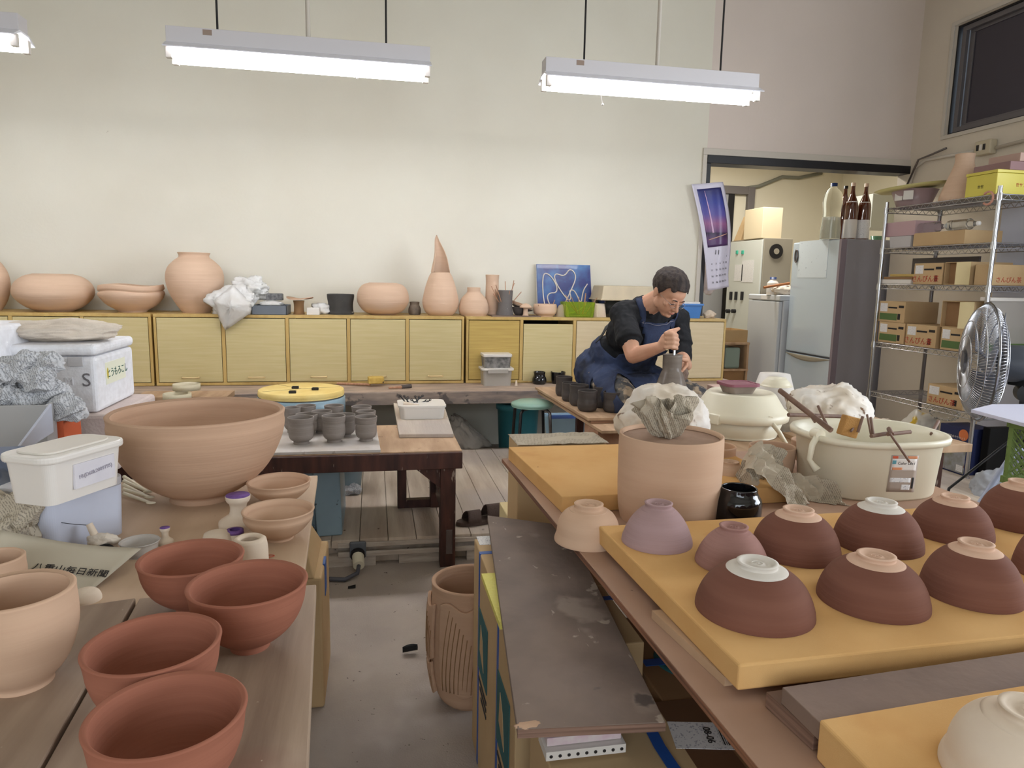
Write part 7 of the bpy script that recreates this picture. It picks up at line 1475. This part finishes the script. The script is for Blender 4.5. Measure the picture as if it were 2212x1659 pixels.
def tidy(mb, it=14):
    """relax a ragged cut edge into a clean hem"""
    cnt = {}
    for f_ in mb.f:
        for a, b in zip(f_, f_[1:]+f_[:1]): k = (min(a, b), max(a, b)); cnt[k] = cnt.get(k, 0)+1
    nb = {}
    for (a, b), n_ in cnt.items():
        if n_ == 1: nb.setdefault(a, []).append(b); nb.setdefault(b, []).append(a)
    for _ in range(it):
        new = {a: mb.v[a]*.4+sum((mb.v[x] for x in l), V())*(.6/len(l)) for a, l in nb.items()}
        for a, p in new.items(): mb.v[a] = p
    used = sorted({i for f_ in mb.f for i in f_}); mp = {o_: n_ for n_, o_ in enumerate(used)}
    mb.v = [mb.v[i] for i in used]; mb.f = [[mp[i] for i in f_] for f_ in mb.f]; return mb
# hair
hm = MB(); hb_(hm, 0, -.016, .043, .09, (.965, 1.13, .98), 5)
hm2 = MB(); keep = []
hv = []
for v in hm.v:
    d = v-HC; s, f, u = d.dot(hs), d.dot(hf), d.dot(hu); k = noise.noise(V((s, f, u))*60)*.0035; hv.append((s, f, u)); hm2.v.append(v+(v-hp(0, -.016, .043)).normalized()*k)
for f_ in hm.f:
    s = sum(hv[i][0] for i in f_)/3; f = sum(hv[i][1] for i in f_)/3; u = sum(hv[i][2] for i in f_)/3
    line = .068-.35*max(0, -.0) if f > .05 else (.068-(.05-f)*1.0)
    if f < -.005: line = .01-(.0-f)*.85
    elif f < .05: line = .012+(f+.005)*1.05
    if abs(s) > .06 and -.01 < f < .03: line = -.006+max(0, f)*1.2
    if abs(s) > .045 and f > .05: line -= .02
    if u > line: hm2.f.append(f_); hm2.mi.append(0); hm2.sm.append(True)
O('hair', tidy(hm2, 5), m_hair, tp_, solid=.005)
# t-shirt: torso and short sleeves
def wrinkle(amp, fr, seed=0):
    def fn(v, n): return v+n*(amp*noise.noise(v*fr+V((seed, 0, 0)))+amp*.6*(1-2*abs(noise.noise(v*fr*1.8+V((0, seed, 3))))))
    return fn
s_ = MB(); torso(s_, .004); uparm(s_, .012, f1=.62); caps(s_, [SHL, ELL], [.062, .06]); caps(s_, [nb0, nb0.lerp(nk, .12)], [.074, .066])
for S, E in ((SHR, ELR), (SHL, ELL)): s_.cyl(S.lerp(E, .3), S.lerp(E, .68), .063, .068, n=28)
shirt = fuse(s_, .006, 3, wrinkle(.006, 16, 2)); sp_ = (SHR.lerp(SHL, .5)-PEL).normalized(); kf = [f_ for f_ in shirt.f if (shirt.v[f_[0]]-PEL).dot(sp_) > .05]; shirt.f = kf; shirt.mi = [0]*len(kf); shirt.sm = [True]*len(kf); O('tshirt', shirt, m_shirt, tp_)
# trousers
l_ = MB(); legs(l_, .008); caps(l_, [PEL+V((-.07, .01, -.02)), PEL+V((.08, -.01, -.02))], [.135]*2)
trous = fuse(l_, .006, 3, wrinkle(.009, 17, 5)); O('trousers', trous, m_trous, tp_)
for f, lab in ((FTR, 0), (FTL, 1)): O('shoe', fuse(caps(MB(), [f+V((0, .02, -.01)), f+V((0, -.1, -.03)), f+V((0, -.18, -.035))], [.052, .046, .036]), .005, 2, lambda v, n: V((v.x, v.y, max(v.z, PL+.001)))), M_('dusty_shoe', (70, 62, 56), .8), tp_)
# apron: an offset skin over chest, belly and lap
front = (J(1440, 760, 3.2)-J(1340, 745, 3.9)); front.z = 0; front.normalize()   # roughly where his chest faces
spine = (SHR.lerp(SHL, .5)-PEL).normalized(); side = (SHL-SHR).normalized()
a_ = MB(); torso(a_, .018)
for h, k in ((HIPR, KNR), (HIPL, KNL)): caps(a_, [h, h.lerp(k, .5), h.lerp(k, .98)], [.115, .103, .09])
caps(a_, [HIPR.lerp(KNR, .55), HIPL.lerp(KNL, .55)], [.085, .085]); caps(a_, [HIPR.lerp(KNR, .2), HIPL.lerp(KNL, .2)], [.11, .11])
ap = fuse(a_, .007, 5, wrinkle(.007, 13, 9)); out = MB(); out.v = ap.v
for f_ in ap.f:
    c = sum((ap.v[i] for i in f_), V())/len(f_); nrm_ = sum((ap.nr[i] for i in f_), V()).normalized(); d = c-PEL; h = d.dot(spine); lat = (c-SHR.lerp(SHL, .5)).dot(side); fr = nrm_.dot(cam2w(.25, -.25, .93))
    top = .315
    keepf = False
    if h < .17: keepf = (c.y < PEL.y+.12) and (fr > -.45)
    elif h < top: keepf = fr > .1 and abs(lat+.0) < .15-.25*max(0, h-.2)
    # shin side of the knees stays uncovered
    for k_, hh in ((KNR, HIPR), (KNL, HIPL)):
        q = (c-hh).dot((k_-hh).normalized())/(k_-hh).length
        if h < .045 and (c-hh).length < .6 and q > (.34 if k_ is KNR else .7) and (c-hh.lerp(k_, max(0, min(1, q)))).length < .15: keepf = False
    if c.z < KNR.z-.06 and h < .0 and not (KNR.x+.05 < c.x < KNL.x-.05): keepf = False
    if keepf: out.f.append(f_); out.mi.append(0); out.sm.append(True)
O('apron', tidy(out), m_denim, tp_, solid=.003)
# hanging lap panel of the apron between the knees
p0, p1 = HIPR.lerp(KNR, .75)+V((.05, -.0, .05)), HIPL.lerp(KNL, .75)+V((-.05, 0, .04))
O('apron_skirt', MB().grid(lambda u, v: p0.lerp(p1, u)+V((0, -.05*sin(pi*u)-.02-.03*v+.012*sin(14*u+3*v), -.27*v-.05*sin(pi*u))), 24, 14), M_('clay_smeared_denim', (96, 92, 96), .9, rgb2=(60, 64, 78), ns=8, bump=.4, bs=40, spots=[((164, 146, 130), 10, .52, .08)]), tp_, solid=.003, smooth=True)
# straps over the shoulders, following the shirt surface
def on_shirt(q, toward):
    best = None
    return q
def strap_(pts, w_, name='apron_strap'):
    pts = smoothp([tuple(p) for p in pts], 0); q = [V(p) for p in pts]; n = len(q); mb = MB(); cc = CH
    for i, p in enumerate(q):
        d = (q[min(i+1, n-1)]-q[max(i-1, 0)]).normalized(); o_ = (p-(cc+V((0, .05, .05)))).normalized(); s2 = d.cross(o_).normalized()
        mb.v += [p-s2*w_, p+s2*w_]
    for i in range(n-1): mb.f.append([2*i, 2*i+1, 2*i+3, 2*i+2]); mb.mi.append(0); mb.sm.append(True)
    return O(name, mb, m_denim, tp_, solid=.004)
from mathutils.bvhtree import BVHTree
bv = BVHTree.FromPolygons([v[:] for v in shirt.v], shirt.f)
def drape(pxs, off=.006):
    """points of the shirt surface seen along a line of photo pixels, lifted slightly"""
    res = []
    for px, py in pxs:
        d = ray(px, py).normalized(); hit = bv.ray_cast(CAM, d)
        if hit[0] is not None:
            q = hit[0]; t_ = max(0, min(1, (q-SHR).dot(ELR-SHR)/(ELR-SHR).length_squared))
            if t_ < .12 or (q-SHR.lerp(ELR, t_)).length > .085: res.append(q+hit[1]*off)
    return res
ra_ = drape([(1376, 636), (1380, 645), (1384, 656), (1387, 668), (1388, 680), (1386, 692), (1382, 703)]); print('strap pts', len(ra_))
if len(ra_) > 3: strap_(ra_, .017)
rb_ = drape([(1463, 676), (1461, 684), (1457, 692), (1452, 700), (1447, 708)]); print(len(rb_))
if len(rb_) > 2: strap_(rb_, .015)
# bib: denim panel draped on the chest
bt = []
for v in range(11):
    row = []
    for u in range(15):
        x0_, x1_ = 1375-6*v/10*3, 1456+1.2*v/10; px = x0_+(x1_-x0_)*u/14; py = 688+(72*v/10)+10*sin(pi*u/14)*(1-v/10); row += drape([(px, py)], .008) or [None]
    bt.append(row)
mb = MB(); idx = {}
for j, row in enumerate(bt):
    for i, q in enumerate(row):
        if q is not None: idx[(j, i)] = len(mb.v); mb.v.append(q)
for j in range(10):
    for i in range(14):
        k = [(j, i), (j, i+1), (j+1, i+1), (j+1, i)]
        if all(q in idx for q in k) and max((mb.v[idx[k[0]]]-mb.v[idx[q]]).length for q in k) < .05: mb.f.append([idx[q] for q in k]); mb.mi.append(0); mb.sm.append(True)
O('apron_bib', mb, m_denim, tp_, solid=.004)
st_ = [q+V((0, -.003, 0)) for q in drape([(1378+5.4*i, 692+10*sin(pi*i/14)) for i in range(15)], .012)]
if len(st_) > 3: O('bib_stitching', MB().tube(st_, .0012, 5), m_stitch, tp_)
# back tie
bt0 = J(1312, 702, 3.72); O('apron_tie', MB().grid(lambda u, v: bt0.lerp(J(1287, 738, 3.66), u)+V((.02*sin(2.5*u), 0, .018*sin(3*u)))+(cr_*.013+cv_*.011)*(v-.5)*2, 12, 3), m_black, tp_, solid=.004, smooth=True)
# low stool
sx = PEL.x; t = T('stool', 'low wooden stool under the potter', 'stool', (sx, PEL.y, PL)); hs_ = PEL.z-.165
O('seat', MB().box((sx-.18, PEL.y-.12, hs_-.03), (sx+.2, PEL.y+.15, hs_)), m_mahog, t, bevel=.006)
for x in (-.14, .16):
    for y in (-.09, .11): O('leg', MB().box((sx+x-.02, PEL.y+y-.02, PL), (sx+x+.02, PEL.y+y+.02, hs_-.0305)), m_mahog, t)
# throwing rod
O('throwing_rod', MB().cyl(rod0, rod1, .0075, n=14), m_steel, label='metal rod gripped upright in the potter\'s fist, dipping into the clay', cat='tool')
# ---------------------------------------------------------------- his wheel and the pot on it
vy = 3.24; vt = P(1452, 766, y=vy); vb = P(1450, 838, y=vy); rv = (P(1472, 780, y=vy)-P(1433, 780, y=vy)).length/2
vx = P(1452, 790, y=vy).x; zt2 = vt.z; zn = P(1452, 800, y=vy).z; zc2 = P(1450, 835, y=vy).z; zw = zc2-.05
O('clay_vase', MB().lathe([(0, zw+.001), (rv*2.1, zw+.001), (rv*2.0, zw+.015), (rv*1.62, zc2), (rv*1.08, zn-.006), (rv*.97, zn+.0), (rv*.98, zn+.02), (rv*1.0, zt2-.01), (rv*1.03, zt2), (rv*.93, zt2+.001), (rv*.86, zt2-.01), (rv*.84, zn), (0, zn-.005)], (vx, vy, 0), 64), m_greyw, label='wet grey clay vase with a wide foot and straight neck turning on the wheel', cat='vase')
t = T('pottery_wheel', 'potter\'s wheel in front of the seated man', 'pottery wheel', (vx, vy, PL))
wr_ = .19; O('wheel_head', MB().lathe([(0, zw-.02), (wr_, zw-.02), (wr_+.002, zw-.01), (wr_, zw), (0, zw)], (vx, vy, 0), 64), M_('clay_covered_wheel', (126, 112, 98), .5, rgb2=(110, 98, 86), ns=8), t)
O('splash_pan', MB().lathe([(.05, zw-.1), (.13, zw-.1), (.14, zw-.04), (.146, zw-.04), (.136, zw-.106), (.05, zw-.106)], (vx, vy, 0), 56), m_bluegrey, t)
O('wheel_body', MB().box((vx-.1, vy-.12, PL), (vx+.1, vy+.06, zw-.107)), m_bluegrey, t, bevel=.02)
O('drip_cloth', crumple(J(1478, 808, 3.26), .025, (.8, .6, 1.2), 161, .3), M_('wet_rag', (128, 106, 92), .7), label='wet brown rag hanging under the potter\'s left hand', cat='cloth', smooth=True)
q = J(1590, 845, 3.5); O('clay_block', MB().box((J(1545, 850, 3.5).x, 3.46, PL+.2), (J(1563, 850, 3.5).x+.06, 3.6, J(1550, 836, 3.5).z)), M_('pink_block', (206, 176, 164), .7), label='pale pink block beside the potter\'s left knee', cat='block', bevel=.004)
print('person', PEL, KNR, KNL, SHR, SHL, HC, (SHR-SHL).length, (SHR-ELR).length, (ELR-WRR).length, (HIPR-KNR).length, (HIPL-KNL).length, 'vase', vx, zw, rv)
